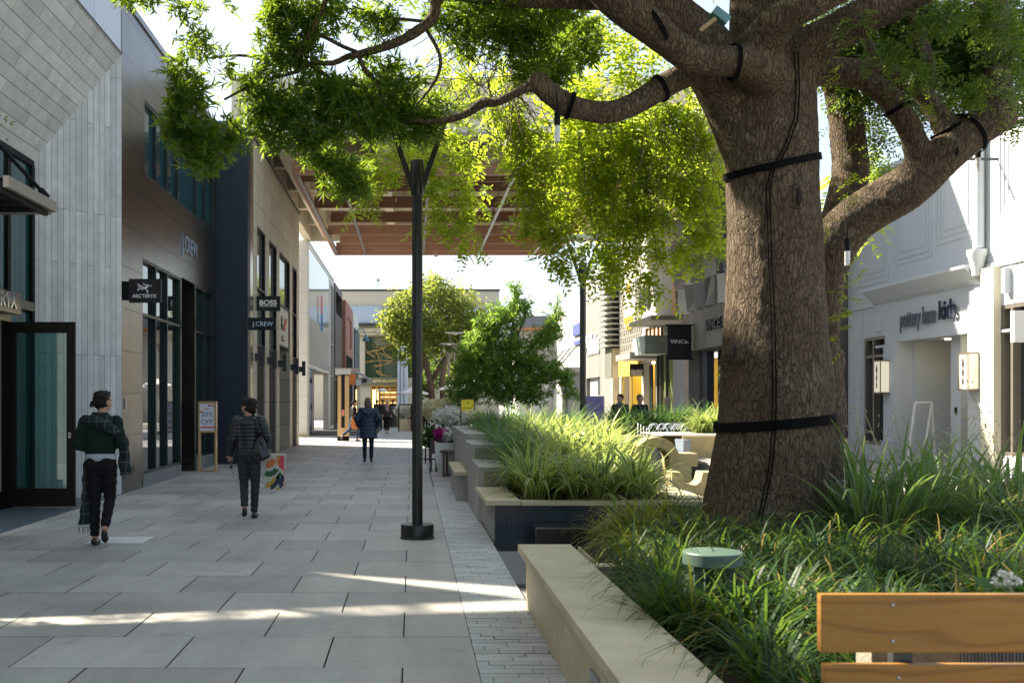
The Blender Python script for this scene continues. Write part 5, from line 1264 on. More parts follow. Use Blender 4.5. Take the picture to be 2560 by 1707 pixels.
for l in limbs:
    # subdivide with catmull-rom for smooth limbs
    pts=[P(a_,b2,Y) for a_,b2,Y,_ in l]; rad=[r_*Y/F*(.945 if r_>60 else .975) for _,_,Y,r_ in l]
    q=[];rr_=[]
    for i in range(len(pts)-1):
        p0=pts[max(i-1,0)];p1=pts[i];p2=pts[i+1];p3=pts[min(i+2,len(pts)-1)]
        for k in range(3):
            t_=k/3; q.append(.5*((2*p1)+(p2-p0)*t_+(2*p0-5*p1+4*p2-p3)*t_*t_+(3*p1-p0-3*p2+p3)*t_**3)); rr_.append(rad[i]*(1-t_)+rad[i+1]*t_)
    q.append(pts[-1]);rr_.append(rad[-1])
    if l[0][3]>8: m.tube(q,rr_,20)
    if l[-1][3]<8: tw.tube(q,rr_,9)
# root flare and burls
for (px,py,Y,a_,b2) in ((1775,1400,8.45,.14,.30),(2010,1400,8.5,.12,.24),(1900,1420,8.3,.2,.2)): m.ell(P(px,py,Y),(a_,a_,b2))
for (px,py,Y,r_) in ((1999,492,8.42,.075),(1838,880,8.42,.085),(1812,905,8.52,.06),(2228,488,8.96,.05),(2395,378,8.84,.045),(2062,985,9.3,.16),(2090,905,9.4,.1)): m.ell(P(px,py,Y),(r_,r_*.7,r_*1.25))
for (px,py,Y,a_,b2) in ((1999,492,8.40,.060,.095),(1838,880,8.46,.065,.09),(2395,378,8.84,.035,.04),(2228,488,8.95,.04,.045)):
    c0=P(px,py,Y); m.tube([c0+Vector((a_*math.cos(i*math.pi/8),.02*math.cos(i*math.pi/8)**2,b2*math.sin(i*math.pi/8))) for i in range(17)],[.026]*17,8)
def vnoise(c,sc_,seed):
    r2=np.random.default_rng(seed); out=np.zeros(len(c))
    for _ in range(10):
        k=r2.normal(0,1,3)*sc_; k[2]*=.45; out+=np.sin(c@k+r2.uniform(0,6.28))
    return out/10
def bark_disp(c): return vnoise(c,2.6,1)*.030+vnoise(c,9,2)*.016+vnoise(c,38,3)*.008
def bark(name,c1,c2,c3,sc_=1.0):
    mm,nt,b,out=new_mat(name)
    vec=pos(nt,(1,1,.30))
    nn=N(nt,'ShaderNodeTexNoise'); nn.inputs['Scale'].default_value=7; nn.inputs['Detail'].default_value=3; L(nt,vec,nn.inputs['Vector'])
    wv=N(nt,'ShaderNodeMix',data_type='VECTOR'); wv.inputs[0].default_value=.16; L(nt,vec,wv.inputs[4]); L(nt,nn.outputs['Color'],wv.inputs[5])
    v=N(nt,'ShaderNodeTexVoronoi',feature='DISTANCE_TO_EDGE'); v.inputs['Scale'].default_value=34*sc_; L(nt,wv.outputs[1],v.inputs['Vector'])
    v2=N(nt,'ShaderNodeTexVoronoi',feature='DISTANCE_TO_EDGE'); v2.inputs['Scale'].default_value=72*sc_; L(nt,wv.outputs[1],v2.inputs['Vector'])
    h=ramp(nt,v.outputs['Distance'],[(0,(.0,)*3),(.12,(.70,)*3),(.4,(1,)*3)]); h2=ramp(nt,v2.outputs['Distance'],[(0,(.55,)*3),(.2,(1,)*3)])
    hh=mixc(nt,1.0,h,h2,'MULTIPLY')
    c=mixc(nt,hh,c1,c2); c=mixc(nt,ramp(nt,noise(nt,pos(nt),2.5,5,.6),[(.45,(0,)*3),(.65,(1,)*3)]),c,mixc(nt,hh,c1,c3))
    L(nt,c,b.inputs['Base Color']); b.inputs['Roughness'].default_value=.9; b.inputs['Specular IOR Level'].default_value=.2
    n1=bump(nt,None,hh,.75,.020); bump(nt,b,noise(nt,pos(nt),60,4),.5,.01,prev=n1); return mm
M_bark=bark('rough_bark',(.042,.029,.019),(.160,.117,.076),(.215,.168,.112))
trunk=solid(m,M_bark,'trunk',T,voxel=.026,smooth=2,disp=bark_disp)
tw.build('thin_branches',M_bark,T,smooth=True)
tco=np.empty(len(trunk.data.vertices)*3); trunk.data.vertices.foreach_get('co',tco); tco=tco.reshape(-1,3)+np.array(T.location)
# straps
M_strap=mat('black_strap',(.004,.004,.004),.85,var=.2,bmp=.3,spec=.1)
def band(center,axis,r_,w_,nm='strap',ns=44):
    """a band that hugs the real bark: measured outward radius on the trunk mesh"""
    axis=Vector(axis).normalized(); u=axis.orthogonal().normalized(); v_=axis.cross(u)
    c=np.array(center); d=tco-c; h=d@np.array(axis); near=np.abs(h)<max(.05,w_); dd=d[near]-np.outer(h[near],np.array(axis)); rr_=np.linalg.norm(dd,axis=1)
    ang=np.arctan2(dd@np.array(v_),dd@np.array(u)); ok=rr_<r_*1.22
    R_=[]
    for k in range(ns):
        a_=2*math.pi*k/ns; da=np.abs((ang-a_+math.pi)%(2*math.pi)-math.pi); sel=ok&(da<.16)
        R_.append(min(rr_[sel].max()+.006,r_*1.35) if sel.any() else r_)
    R_=[sum(R_[(k+j)%ns] for j in (-2,-1,0,1,2))/5 for k in range(ns)]
    m=MB(); ring_=[]
    for k in range(ns):
        a_=2*math.pi*k/ns; dr_=u*math.cos(a_)+v_*math.sin(a_)
        for rad,hh in ((R_[k],-w_/2),(R_[k]+.008,-w_/2),(R_[k]+.008,w_/2),(R_[k],w_/2)): m.v.append(tuple(Vector(center)+dr_*rad+axis*hh))
    for k in range(ns):
        k2=(k+1)%ns
        for i in range(4): j=(i+1)%4; m.f.append((k*4+i,k*4+j,k2*4+j,k2*4+i)); m.m.append(0)
    return m.build(nm,M_strap,T)
def lband(px,py,Y,dx,dy,r_,w_=.035): return band(P(px,py,Y),(dx,0,-dy),r_*Y/F,w_)
band(P(1938,1055,8.8),(-.09,.0,1),.56,.085); band(P(1930,418,8.8),(-.22,-.12,1),.46,.06)
lband(1838,153,8.22,1,.02,40); lband(1634,72,8.06,.8,-.55,44); lband(1652,222,8.5,.85,-.5,32); lband(1425,266,8.3,.95,.3,30)
lband(2243,272,9,.5,.85,30); lband(2368,325,9.04,.5,.85,32); lband(2425,335,9,.8,-.5,46); lband(2497,160,9,.1,1,34); pass
# cables down the trunk
m=MB()
def surf(px,py,Y0=8.8):
    """point on the front bark under a pixel"""
    s_=(tco[:,0]*F/tco[:,1]+VX-px)**2+(VY-(tco[:,2]-H)*F/tco[:,1]-py)**2
    k_=np.where(s_<14**2)[0]
    if len(k_)==0: return P(px,py,Y0-.45)
    y_=tco[k_,1].min(); return P(px,py,y_-.012)
for off in (0,9):
    cp=[surf(px+off,py) for px,py in ((1985,130),(1990,220),(1985,300),(1960,370),(1925,430),(1915,480),(1918,560),(1920,650),(1926,760),(1930,880),(1932,980),(1930,1080),(1922,1170),(1905,1250),(1892,1310))]
    m.tube(cp,.006,6)
m.build('cable',MATS['black_strap'],T,smooth=True)
# knot hollow
for (px,py,r_) in ((1999,492,.055),(1838,880,.04),(2395,378,.03)):
    p=surf(px,py); m=MB(); m.ell(p+Vector((0,.01,0)),(r_*.45,.02,r_*1.35)); m.build('knot_hole',mat('knot_dark',(.02,.013,.009),.95),T,smooth=True)
# bracket floodlight on the limb
t=thing('spotlight','small blue-green floodlight on an ochre bracket strapped to the upper limb','spotlight',tuple(P(1795,45,8.1)))
m=MB(); p=P(1800,42,8.05); m.box(-.075,.075,-.05,.05,-.035,.035); m.xform(Matrix.Translation(p)@Matrix.Rotation(math.radians(38),4,'Y')); m.build('lamp_body',mat('teal_enamel',(.10,.22,.24),.4),t,bevel=.008)
m=MB(); m.box(-.16,0,-.02,.0,-.016,.016); m.xform(Matrix.Translation(P(1788,48,8.0))@Matrix.Rotation(math.radians(-38),4,'Y')); m.build('bracket',mat('ochre_bracket',(.32,.22,.10),.6),t)
# ---------------- foliage
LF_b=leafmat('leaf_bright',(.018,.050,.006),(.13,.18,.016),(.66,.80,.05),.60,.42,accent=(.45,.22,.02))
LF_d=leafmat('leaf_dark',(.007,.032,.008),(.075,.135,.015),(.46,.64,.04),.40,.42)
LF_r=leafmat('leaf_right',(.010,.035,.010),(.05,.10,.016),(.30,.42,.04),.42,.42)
dark=[(500,115,60,45,8.4,.7),(445,175,50,38,8.4,.7),(480,225,65,55,8.4),(450,270,50,50,8.4),(470,325,70,60,8.4),(520,370,75,55,8.4),(435,330,35,50,8.4),(500,395,45,38,8.4),(575,335,45,45,8.4),(560,150,30,40,8.4,.4),
(340,-5,60,22,8.4),(470,22,38,26,8.4),(400,5,50,15,8.4,.6),(560,8,30,12,8.4,.6),
(700,20,65,55,8.5),(690,85,65,45,8.5),(760,50,70,60,8.5),(820,10,70,45,8.5),(690,150,65,45,8.5),(760,140,70,55,8.5),(610,195,50,40,8.5,.6),(650,235,60,50,8.5),(695,275,65,60,8.5),(640,305,45,35,8.5),(740,290,75,60,8.5),(680,345,55,25,8.5),(790,240,75,60,8.5),(850,235,85,60,8.5),(770,345,60,45,8.5),(830,320,75,55,8.5),(900,275,85,60,8.5),(960,240,85,60,8.6),(945,315,85,50,8.6),(805,395,60,42,8.6),(855,420,65,45,8.6),(885,465,52,50,8.7),(840,455,45,30,8.7),(1000,285,75,55,8.7),(1045,300,75,50,8.7),(1010,190,60,55,8.6,.6),(930,40,65,60,8.6,.7),(975,70,50,50,8.6,.6),(865,85,35,25,8.6,.4),(930,170,60,50,8.6,.5),(1060,335,60,35,8.7),(1095,270,45,45,8.7,.7),
(1120,40,80,50,8.9),(1180,90,80,60,9.0,.7),(1240,50,90,60,9.0),(1300,110,80,60,9.0),(1350,50,90,60,9.0),(1330,175,55,50,8.9,.8),(1290,20,90,50,8.6),(1390,20,100,45,8.7),(1200,20,80,40,8.6),(1390,170,70,60,9.2),(1450,110,80,80,9.4)]
bright=[(905,395,70,45,10,.7),(960,420,65,55,10.3),(1010,360,65,60,10.2,.8),(925,480,50,40,10.2,.8),(900,520,40,30,10.2,.5),(1060,400,60,50,10.4),(1110,330,75,60,10.4),(1150,260,75,60,10.3,.7),(1100,210,70,60,10.2,.6),(1160,400,60,60,10.5),(1120,470,65,60,10.5),(1165,500,55,55,10.5),(1150,560,55,50,10.5),(1175,615,38,38,10.5,.8),(1100,540,45,40,10.5),(1075,480,40,50,10.5,.7),(1215,320,50,70,10.7,.5),(1210,470,28,28,10.7,.5),(1040,575,20,20,10.4,.5),
(1120,140,70,60,10,.7),(1190,190,80,70,10.3,.6),(1260,250,70,60,10.5,.8),
(1310,340,70,70,10.6),(1280,300,50,50,10.6),(1360,420,90,75,10.7),(1330,500,65,50,10.7),(1300,380,45,55,10.7),(1440,330,100,85,11),(1450,430,100,85,11),(1400,520,95,65,11),(1330,560,70,35,10.8,.7),(1390,590,70,40,10.8,.8),(1540,330,110,85,11.2),(1540,430,110,85,11.2),(1530,530,110,75,11.2),(1640,330,110,100,11.3),(1640,450,105,85,11.3),(1620,550,100,65,11.2),(1740,400,90,95,11.3),(1740,500,80,80,11.2),(1765,580,60,55,11),(1480,605,95,45,11,.8),(1580,615,90,42,11,.8),(1420,635,60,30,10.9,.7),(1680,625,75,42,11,.8),(1540,655,65,32,10.9,.7),(1620,680,48,35,10.8,.7),(1655,725,28,42,10.7,.8),(1500,685,65,30,10.9,.6),(1565,705,35,26,10.8,.6),(1395,665,38,22,10.8,.6),(1350,645,30,20,10.8,.4),(1600,740,20,20,10.8,.3),(1745,650,38,28,10.9,.6),(1790,620,30,50,10.7,.7),(1460,200,80,60,10.6,.6),(1560,180,90,70,10.9,.6),(1650,230,90,70,11.1,.8),(1740,290,90,80,11.2),(1500,260,100,60,10.9,.8),(1640,110,100,70,11,.5),(1520,90,100,80,10.8,.5),(1400,250,60,60,10.6),(1350,130,70,60,10.4,.8),(1270,180,60,60,10.4,.6),(1410,60,80,60,10.3,.6),(2120,470,70,80,11.5,.8),(2160,560,50,60,11.5,.5),(2180,420,40,70,11.3,.5),(2100,640,25,40,11,.3)]
right=[(2090,160,70,60,9.9),(2150,230,60,50,9.7,.8),(2180,110,80,60,9.6),(2270,90,90,70,9.5),(2240,20,100,50,9.4),(2360,60,100,70,9.5),(2440,30,90,60,9.4),(2330,160,80,60,9.5),(2420,150,80,70,9.4),(2400,235,70,50,9.5,.8),(2460,230,60,60,9.4,.7),(2530,60,80,80,9.4),(2550,170,60,60,9.4,.8),(2545,270,40,50,9.3,.7),(2220,250,80,40,9.6,.5),(2300,270,60,40,9.4,.6),(2380,300,50,28,9.3,.5),(2290,215,70,50,9.6,.6),(2215,330,40,60,10,.4),(2280,90,120,90,10.3,.8),(2450,120,110,100,10.3,.7),(2060,40,80,60,9.8,.7),(2130,310,60,50,10.3,.7),(2190,420,40,60,10.2,.3)]
above=[(1000,-200,300,150,8.5,.35),(1500,-250,350,170,9,.35),(2000,-300,350,160,8.5,.35),(2400,-250,300,160,8.5,.35),(600,-120,200,80,8.5,.35),(1300,-450,600,160,7.5,.25),(2100,-500,500,160,7.5,.25)]
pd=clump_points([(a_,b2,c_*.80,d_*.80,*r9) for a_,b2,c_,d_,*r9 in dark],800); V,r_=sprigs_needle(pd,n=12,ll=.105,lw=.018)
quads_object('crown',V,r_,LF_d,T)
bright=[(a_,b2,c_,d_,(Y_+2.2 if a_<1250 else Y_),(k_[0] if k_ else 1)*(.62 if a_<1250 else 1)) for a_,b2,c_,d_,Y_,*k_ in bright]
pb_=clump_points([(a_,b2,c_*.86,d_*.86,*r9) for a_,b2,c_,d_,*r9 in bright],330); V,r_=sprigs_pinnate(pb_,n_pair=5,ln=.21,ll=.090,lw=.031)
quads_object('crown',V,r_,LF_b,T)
right+=[(2300,170,60,45,8.5,.6),(2430,215,60,40,8.5,.6),(2520,110,50,60,8.5,.6),(2215,120,60,40,8.4,.5),(2350,40,80,40,8.0,.8),(2480,40,70,50,8.2,.8),(2545,215,28,50,8.5,.6),(2130,60,50,40,8.2,.35)]
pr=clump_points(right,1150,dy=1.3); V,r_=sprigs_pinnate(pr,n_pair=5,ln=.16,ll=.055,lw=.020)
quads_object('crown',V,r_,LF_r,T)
pa=clump_points(above,110,dy=1.6)
for c_,r3,n_ in (((-1.6,7.6,6.1),(1.2,1.3,.6),420),((0,7.4,5.9),(1.2,1.4,.6),420),((1.2,6.6,6.0),(1.3,1.3,.6),380),((-.6,5.6,5.6),(1.4,1.0,.6),380),((1.0,8.6,6.4),(1.2,1.0,.5),300),((2.5,7.5,6.4),(1.3,1.5,.5),300),((3.3,9.6,6.4),(1.6,1.3,.5),420),((1.5,9.8,6.6),(1.4,1.0,.4),260),((5.0,10.0,6.5),(1.5,1.3,.5),380),((-1.8,5.6,5.8),(1.0,1.0,.6),300)):  # unseen leaf clumps over the view, added to shade bed and limbs
    pa=np.concatenate([pa,in_ell(c_,r3,int(n_*1.7))])
pa=pa; V,r_=sprigs_pinnate(pa,n_pair=4,ln=.22,ll=.10,lw=.035)
quads_object('crown',V,r_,LF_r,T)
print('leaves',len(pd)*12,len(pb_)*10,len(pr)*10,len(pa)*8)
# unseen small tree added at left to break up the low sunbeam
t=thing('beam_screen_tree','small loose-leaved street tree against the plain gable left of the camera','tree',(-4.55,9.6,0))
m=MB(); m.tube([(-4.55,9.6,0),(-4.5,9.6,2.2),(-4.45,9.7,4),(-4.45,9.8,5)],[.06,.05,.04,.02],8); m.build('trunk',M_conc,t,smooth=True)
ps=np.concatenate([in_ell((-4.45,y_,z_),(.16,.40,.30),n_) for y_,z_,n_ in ((8.0,1.9,34),(8.6,2.7,24),(9.2,3.4,46),(9.8,4.2,34),(10.1,4.7,40),(9.6,3.7,20))])
V,r_=sprigs_pinnate(ps,n_pair=4,ln=.22,ll=.09,lw=.03); quads_object('crown',V,r_,LF_r,t)
# shoots sprouting from the trunk
sh=[]
for (px,py,n_) in ((2115,740,8),(2130,690,7),(2105,800,7),(2095,850,6),(2130,470,8),(2085,170,9),(2320,270,8),(2140,380,6),(2060,540,5)):
    c=P(px,py,8.75); sh.append(in_ell(c,(.09,.09,.12),n_))
for s_ in sh:
    V,r_=sprigs_pinnate(s_,n_pair=6,ln=.17,ll=.042,lw=.015,droop=-.1); quads_object('leafy_shoot',V,r_,LF_b,T)
# hanging stems among the bright leaves
m=MB(); rr=random.Random(9)
for i in range(70):
    px,py=rr.uniform(1290,1790),rr.uniform(170,470)
    if i%5==0: px,py=rr.uniform(900,1250),rr.uniform(100,350)
    Y=rr.uniform(9.8,11.2); p=P(px,py,Y); pts=[p]; ln=rr.uniform(.4,1.0); dx=rr.uniform(-.12,.12)
    for k in range(6): p=p+Vector((dx+rr.uniform(-.05,.05),rr.uniform(-.05,.05),-ln/6)); pts.append(p); dx*=.8
    m.tube(pts,[.005,.004,.004,.003,.003,.002,.002],4,cap=False)
for i in range(90):
    px,py=rr.uniform(1120,1290),rr.uniform(60,260); p=P(px,py,9.3); pts=[p]; a_=rr.uniform(0,6.28)
    for k in range(6): a_+=rr.uniform(-.5,.5); p=p+Vector((math.cos(a_)*.08,rr.uniform(-.06,.06),math.sin(a_)*.08-.03)); pts.append(p)
    m.tube(pts,.004,4,cap=False)
m.build('hanging_stems',mat('twig_brown',(.09,.055,.03),.8,bmp=0),T,recalc=False)
# ================================================================ background trees
def bg_tree(name,label,base,Y,trunks,cl,dens,kind,lm,ll,lw,group=None):
    t=thing(name,label,'tree',(P(base,1003,Y).x,Y,0),group=group)
    m=MB()
    for tr_ in trunks: m.tube([P(a_,b2,yy) for a_,b2,yy,_ in tr_],[r_*Y/F for *_,r_ in tr_],8)
    m.build('trunk',MATS.get('bg_bark') or mat('bg_bark',(.12,.085,.055),.9,var=.3,scale=3,bmp=.4,bscale=12),t,smooth=True)
    pts=clump_points(cl,dens)
    if kind=='needle': V,r_=sprigs_needle(pts,n=9,ll=ll,lw=lw)
    else:
        n_=len(pts)*6; c=np.repeat(pts,6,0)+NR.normal(0,ll*.8,(len(pts)*6,3)); d=unit(NR.normal(0,1,(n_,3))); sd_=unit(np.cross(d,NR.normal(0,1,(n_,3))))
        V=leaf_quads(c,d,sd_,ll*NR.uniform(.7,1.3,n_),lw*NR.uniform(.7,1.3,n_)); r_=np.clip(np.repeat(NR.uniform(0,1,len(pts)),6)+NR.normal(0,.1,n_),0,1)
    quads_object('crown',V,r_,lm,t); return t
LF_1=leafmat('leaf_olive',(.045,.09,.02),(.15,.19,.045),(.55,.62,.10),.5,.5)
bg_tree('broad_tree','broad olive green street tree rising behind the pole lamp and pale parasols',1095,60,
 [[(1080,1003,60,10),(1075,950,60,9),(1062,900,60,7),(1040,850,60,5)],[(1080,950,60,7),(1110,900,60,6),(1140,850,60,4)],[(1108,1003,59,8),(1106,940,59,7),(1120,880,59,5)]],
 [(1075,725,60,35,60),(1020,760,55,40,60),(1130,750,60,40,60),(975,800,38,34,60),(1040,800,60,50,60),(1110,800,65,55,60),(1170,790,55,50,60),(1000,835,50,30,60),(1060,850,60,40,60),(1130,860,60,45,60),(1180,850,40,45,60),(1010,880,35,30,60,.7),(1150,910,55,35,60,.7),(985,770,25,25,60,.6),(1040,905,25,30,60,.6),(1205,800,25,30,60,.6),(1080,700,25,14,60,.6)],48,'leaf',LF_1,.22,.12)
LF_2=leafmat('leaf_fresh',(.022,.080,.018),(.13,.23,.04),(.42,.62,.08),.5,.45)
bg_tree('podocarpus_tree','bright fluffy green small tree with pointed leaders behind the striped grasses',1270,22,
 [[(1275,1003,22,9),(1272,920,22,8),(1280,860,22,5),(1285,790,22,3),(1287,715,22,1.5)],[(1272,930,22,5),(1330,870,22,4),(1380,800,22,3),(1392,765,22,1.2)],[(1272,950,22,5),(1210,880,22,3)],[(1280,870,22,4),(1310,800,22,2),(1312,745,22,1)]],
 [(1285,730,14,28,22,.9),(1285,770,30,25,22),(1270,800,45,30,22),(1220,815,40,30,22),(1205,850,45,30,22),(1260,850,60,35,22),(1180,885,50,35,22),(1160,930,38,32,22),(1230,900,60,40,22),(1300,890,60,40,22),(1250,950,70,40,22),(1190,960,50,30,22),(1320,940,60,38,22),(1385,800,22,22,22),(1380,830,30,25,22),(1350,850,35,25,22),(1392,765,9,22,22,.7),(1310,765,20,28,22,.8),(1350,910,45,30,22),(1390,935,40,28,22),(1410,950,25,22,22,.8),(1330,985,60,25,22),(1260,990,60,25,22),(1160,990,45,28,22),(1215,830,22,22,22,.7),(1240,780,26,22,22,.7),(1135,965,22,30,22,.8),(1425,985,24,22,22,.6)],330,'needle',LF_2,.15,.026)
bg_tree('dark_shrub_tree','dark leafy tree filling the gap behind the grey lamp posts under the broad tree',1110,66,[[(1125,1003,66,5),(1120,930,66,4)]],
 [(1110,940,60,45,66),(1160,960,50,40,66),(1060,960,30,35,66),(1200,930,40,50,66)],35,'leaf',leafmat('leaf_shade',(.02,.06,.012),(.05,.10,.02),(.2,.3,.04),.4,.5),.25,.13)
# ================================================================ grasses
G_v=leafmat('striped_blade',(.025,.085,.02),(.07,.15,.03),(.40,.52,.08),.45,.38,stripe=(.46,.51,.17))
G_f=leafmat('fine_blade',(.03,.085,.03),(.06,.13,.045),(.22,.38,.08),.38,.4)
G_l=leafmat('liriope_blade',(.006,.024,.008),(.034,.085,.018),(.22,.36,.04),.38,.5,accent=(.30,.20,.05))
G_y=leafmat('yellow_blade',(.09,.15,.02),(.20,.24,.03),(.55,.55,.06),.45,.4)
G_w=leafmat('broad_blade',(.03,.09,.025),(.06,.14,.03),(.30,.48,.06),.42,.32,stripe=(.22,.30,.12))
def proto(name,label,mt,group,n,rad,Lm,W,**kw):
    t=thing(name,label,'grass clump',(0,0,0),group=group); V,r_,U=tuft(n,rad,Lm,W,**kw)
    n_=len(V); 
    quads_object('foliage',V,r_,mt,t,uv=U.reshape(-1,2),local=True); return t
def hgt(x,y):
    if y<12.8: return .41
    if y<14.6: return .60-.0*(y)
    return .62+min(.3,(y-14.6)*.05)
first={}
def place(key,make,x,y,z,sc_=1.0):
    if key not in first:
        o=make(); first[key]=o; o.location=(x,y,z); o.rotation_euler=(0,0,R.uniform(0,6.28)); o.scale=(sc_,)*3; return o
    return copy_thing(first[key],(x,y,z),R.uniform(0,6.28),sc_)
grp1='striped grass clumps massed in the stepped raised bed'; lab1='striped cream and green strappy grass clump in the stepped raised bed'
grp2='fine blue-green grass clumps along the stepped wall'; lab2='fine arching blue-green grass clump along the stepped concrete wall'
rr=random.Random(21)
y=11.45
while y<19.5:
    x=1.42+rr.uniform(-.06,.08)
    while x<(2.85 if y<14.6 else 3.3):
        xx,yy=x+rr.uniform(-.08,.08),y+rr.uniform(-.1,.1)
        if (xx<1.75 and yy>12.6) or yy>17.5: k_=rr.randrange(3); place('f%d'%k_,lambda:proto('grass_clump',lab2,G_f,grp2,110,.12,.80,.023,el_mu=1.15,cur=1.9),xx,yy,hgt(xx,yy),rr.uniform(.85,1.2))
        else: k_=rr.randrange(4); place('v%d'%k_,lambda:proto('grass_clump',lab1,G_v,grp1,72,.10,.86,.050,el_mu=1.15,cur=1.85),xx,yy,hgt(xx,yy),rr.uniform(.8,1.12))
        x+=.40
    y+=.42
# yellow-green clumps at the back left corner of the foreground bed
for i in range(11):
    x,y=1.76+rr.uniform(0,.6),8.0+i*.155+rr.uniform(-.1,.1)
    place('y%d'%(i%3),lambda:proto('grass_clump','yellow-green grass clump at the far left corner of the foreground bed',G_y,'yellow-green grass clumps by the fountain block',90,.12,.52,.024,el_mu=.95,cur=2.1),x,y,.20 if x<2.05 else .34,rr.uniform(.9,1.15))
# tall broad leaved flax right of the trunk
def flax(): 
    t=proto('flax_clump','tall broad-bladed flax clump with seed stalks right of the trunk',G_w,'tall flax clumps right of the trunk',34,.10,1.2,.058,el_mu=1.25,el_sd=.22,cur=1.15,seg=7)
    m=MB(); q=random.Random(len(bpy.data.objects)); V=[]
    for k in range(2):
        a_=q.uniform(0,6.28); ln=q.uniform(1.0,1.45); p0=Vector((0,0,0)); pts=[]
        for j in range(8): f_=j/7; pts.append(Vector((math.cos(a_)*.35*f_*f_*ln,math.sin(a_)*.35*f_*f_*ln,ln*f_*(1-.08*f_))))
        m.tube(pts,[.004]*6+[.003,.002],4,cap=False)
        for j in range(15): 
            b2=pts[5+q.randrange(3)]+Vector((q.gauss(0,.06),q.gauss(0,.06),q.gauss(0,.07))); m.ell(b2,(.007,.007,.011),5,3)
    m.build('seed_stalk',mat('seed_straw',(.42,.36,.20),.7,bmp=0),t,local=True,recalc=False); return t
for i,(px,py,Y) in enumerate(((2160,1330,8.3),(2230,1345,8.1),(2300,1330,8.4),(2120,1300,9.0),(2390,1310,8.9),(2460,1300,9.1),(2530,1300,9.2),(2270,1280,9.5),(2350,1280,9.6),(2440,1270,9.6),(2540,1330,8.2),(2180,1280,9.5))):
    p=P(px,py,Y); place('x%d'%(i%3),flax,p.x,Y,.35,rr.uniform(.8,1.1) if i<10 else .75)
# striped clumps catching light at the right edge
for i in range(10):
    px=2330+i*26; Y=rr.uniform(8.6,9.6); place('v%d'%(i%4),None,P(px,0,Y).x,Y,.35,rr.uniform(.75,.95))['label']='striped grass clump in the sun at the right edge beyond the bench'
for o in bpy.data.objects:
    if o.get('label')=='striped grass clump in the sun at the right edge beyond the bench': o['group']='sunlit striped grass clumps at the right edge'
# fountain hedge
for i in range(34):
    x=P(1545,0,20.6).x+(i%17)*.135+rr.uniform(-.08,.08); y=20.5+(i//17)*.5
    o=place('f%d'%(i%3),None,x,y,.84,rr.uniform(.95,1.2)); o['label']='dark green arching grass clump in the hedge behind the water jets'; o['group']='grass clumps hedging the fountain'
m=MB(); m.box(P(1540,0,20.4).x,7.4,20.25,21.6,0,.84); tag(m.build('raised_bed',M_exposed),'low aggregate-faced raised bed behind the fountain jets carrying the dark grass hedge','planter')
for i in range(5):
    x=P(1742+i*13,0,17.2).x; o=place('v%d'%(i%4),None,x,17.2+rr.uniform(-.2,.2),1.0,.75); o['label']='sunlit striped grass clump on the ochre block left of the trunk'; o['group']='striped clumps on the ochre fountain block'
# liriope ground cover in the foreground bed
Vs=[];Rs=[]
y=3.75
while y<9.7:
    x=1.50+.03*rr.random()
    while x<min(6.9,.64*y+.3):
        xx,yy=x+rr.uniform(-.07,.07),y+rr.uniform(-.07,.07)
        ok=not((xx-3.17)**2/.62**2+(yy-8.8)**2/.55**2<1) and not((xx-1.57)**2+(yy-5.2)**2<.12**2) and not (xx<2.3 and yy>7.5) and xx>1.36
        if yy>7.0 and xx<1.62: ok=False
        if ok:
            V,r_,_=tuft(84,.08,(.64 if xx<3.6 or yy<7 else .70)*rr.uniform(.7,1.15),.0165,el_mu=1.08,el_sd=.28,cur=2.5,seg=5,c=(xx,yy,.335)); Vs.append(V);Rs.append(r_)
        x+=.43
    y+=.38
for xx,yy in ((1.40,4.98),(1.62,4.93),(1.84,5.02),(1.95,5.2),(1.30,5.15)):
    V,r_,_=tuft(80,.07,.66,.0185,el_mu=1.2,el_sd=.25,cur=2.0,seg=5,c=(xx,yy,.335)); Vs.append(V);Rs.append(r_)
Vs=np.concatenate(Vs);Rs=np.concatenate(Rs); print('liriope quads',len(Vs))
lo=quads_object('ground_cover',Vs,Rs,G_l); tag(lo,'dense dark green strappy ground cover filling the foreground bed','ground cover',kind='stuff')
# small white blossom by the bench
t=flowers('white_blossom','small white blossom sprig just above the bench back at the right edge',tuple(P(2515,1458,4.2)),(.045,.04,.035),10,.016,F_w,nl=14)
# dry leaves and litter lying loose on the stone
n_=260; xs=np.where(NR.uniform(0,1,n_)<.6,NR.normal(.75,.25,n_),NR.uniform(-4.5,.8,n_)); ys_=NR.uniform(4.5,24,n_); xs=np.clip(xs,-4.6,.84)
c=np.stack([xs,ys_,np.full(n_,.006)],1); az=NR.uniform(0,6.28,n_); d=np.stack([np.cos(az),np.sin(az),NR.uniform(-.02,.1,n_)],1); sd_=np.stack([-np.sin(az),np.cos(az),NR.uniform(-.1,.1,n_)],1)
lo=quads_object('leaf_litter',leaf_quads(c,d,sd_,NR.uniform(.02,.05,n_),NR.uniform(.008,.018,n_)),NR.uniform(0,1,n_),leafmat('dry_leaf',(.10,.07,.03),(.25,.18,.07),(.3,.2,.05),.2,.7)); tag(lo,'scattered dry leaflets and specks lying on the stone paving','litter',kind='stuff')
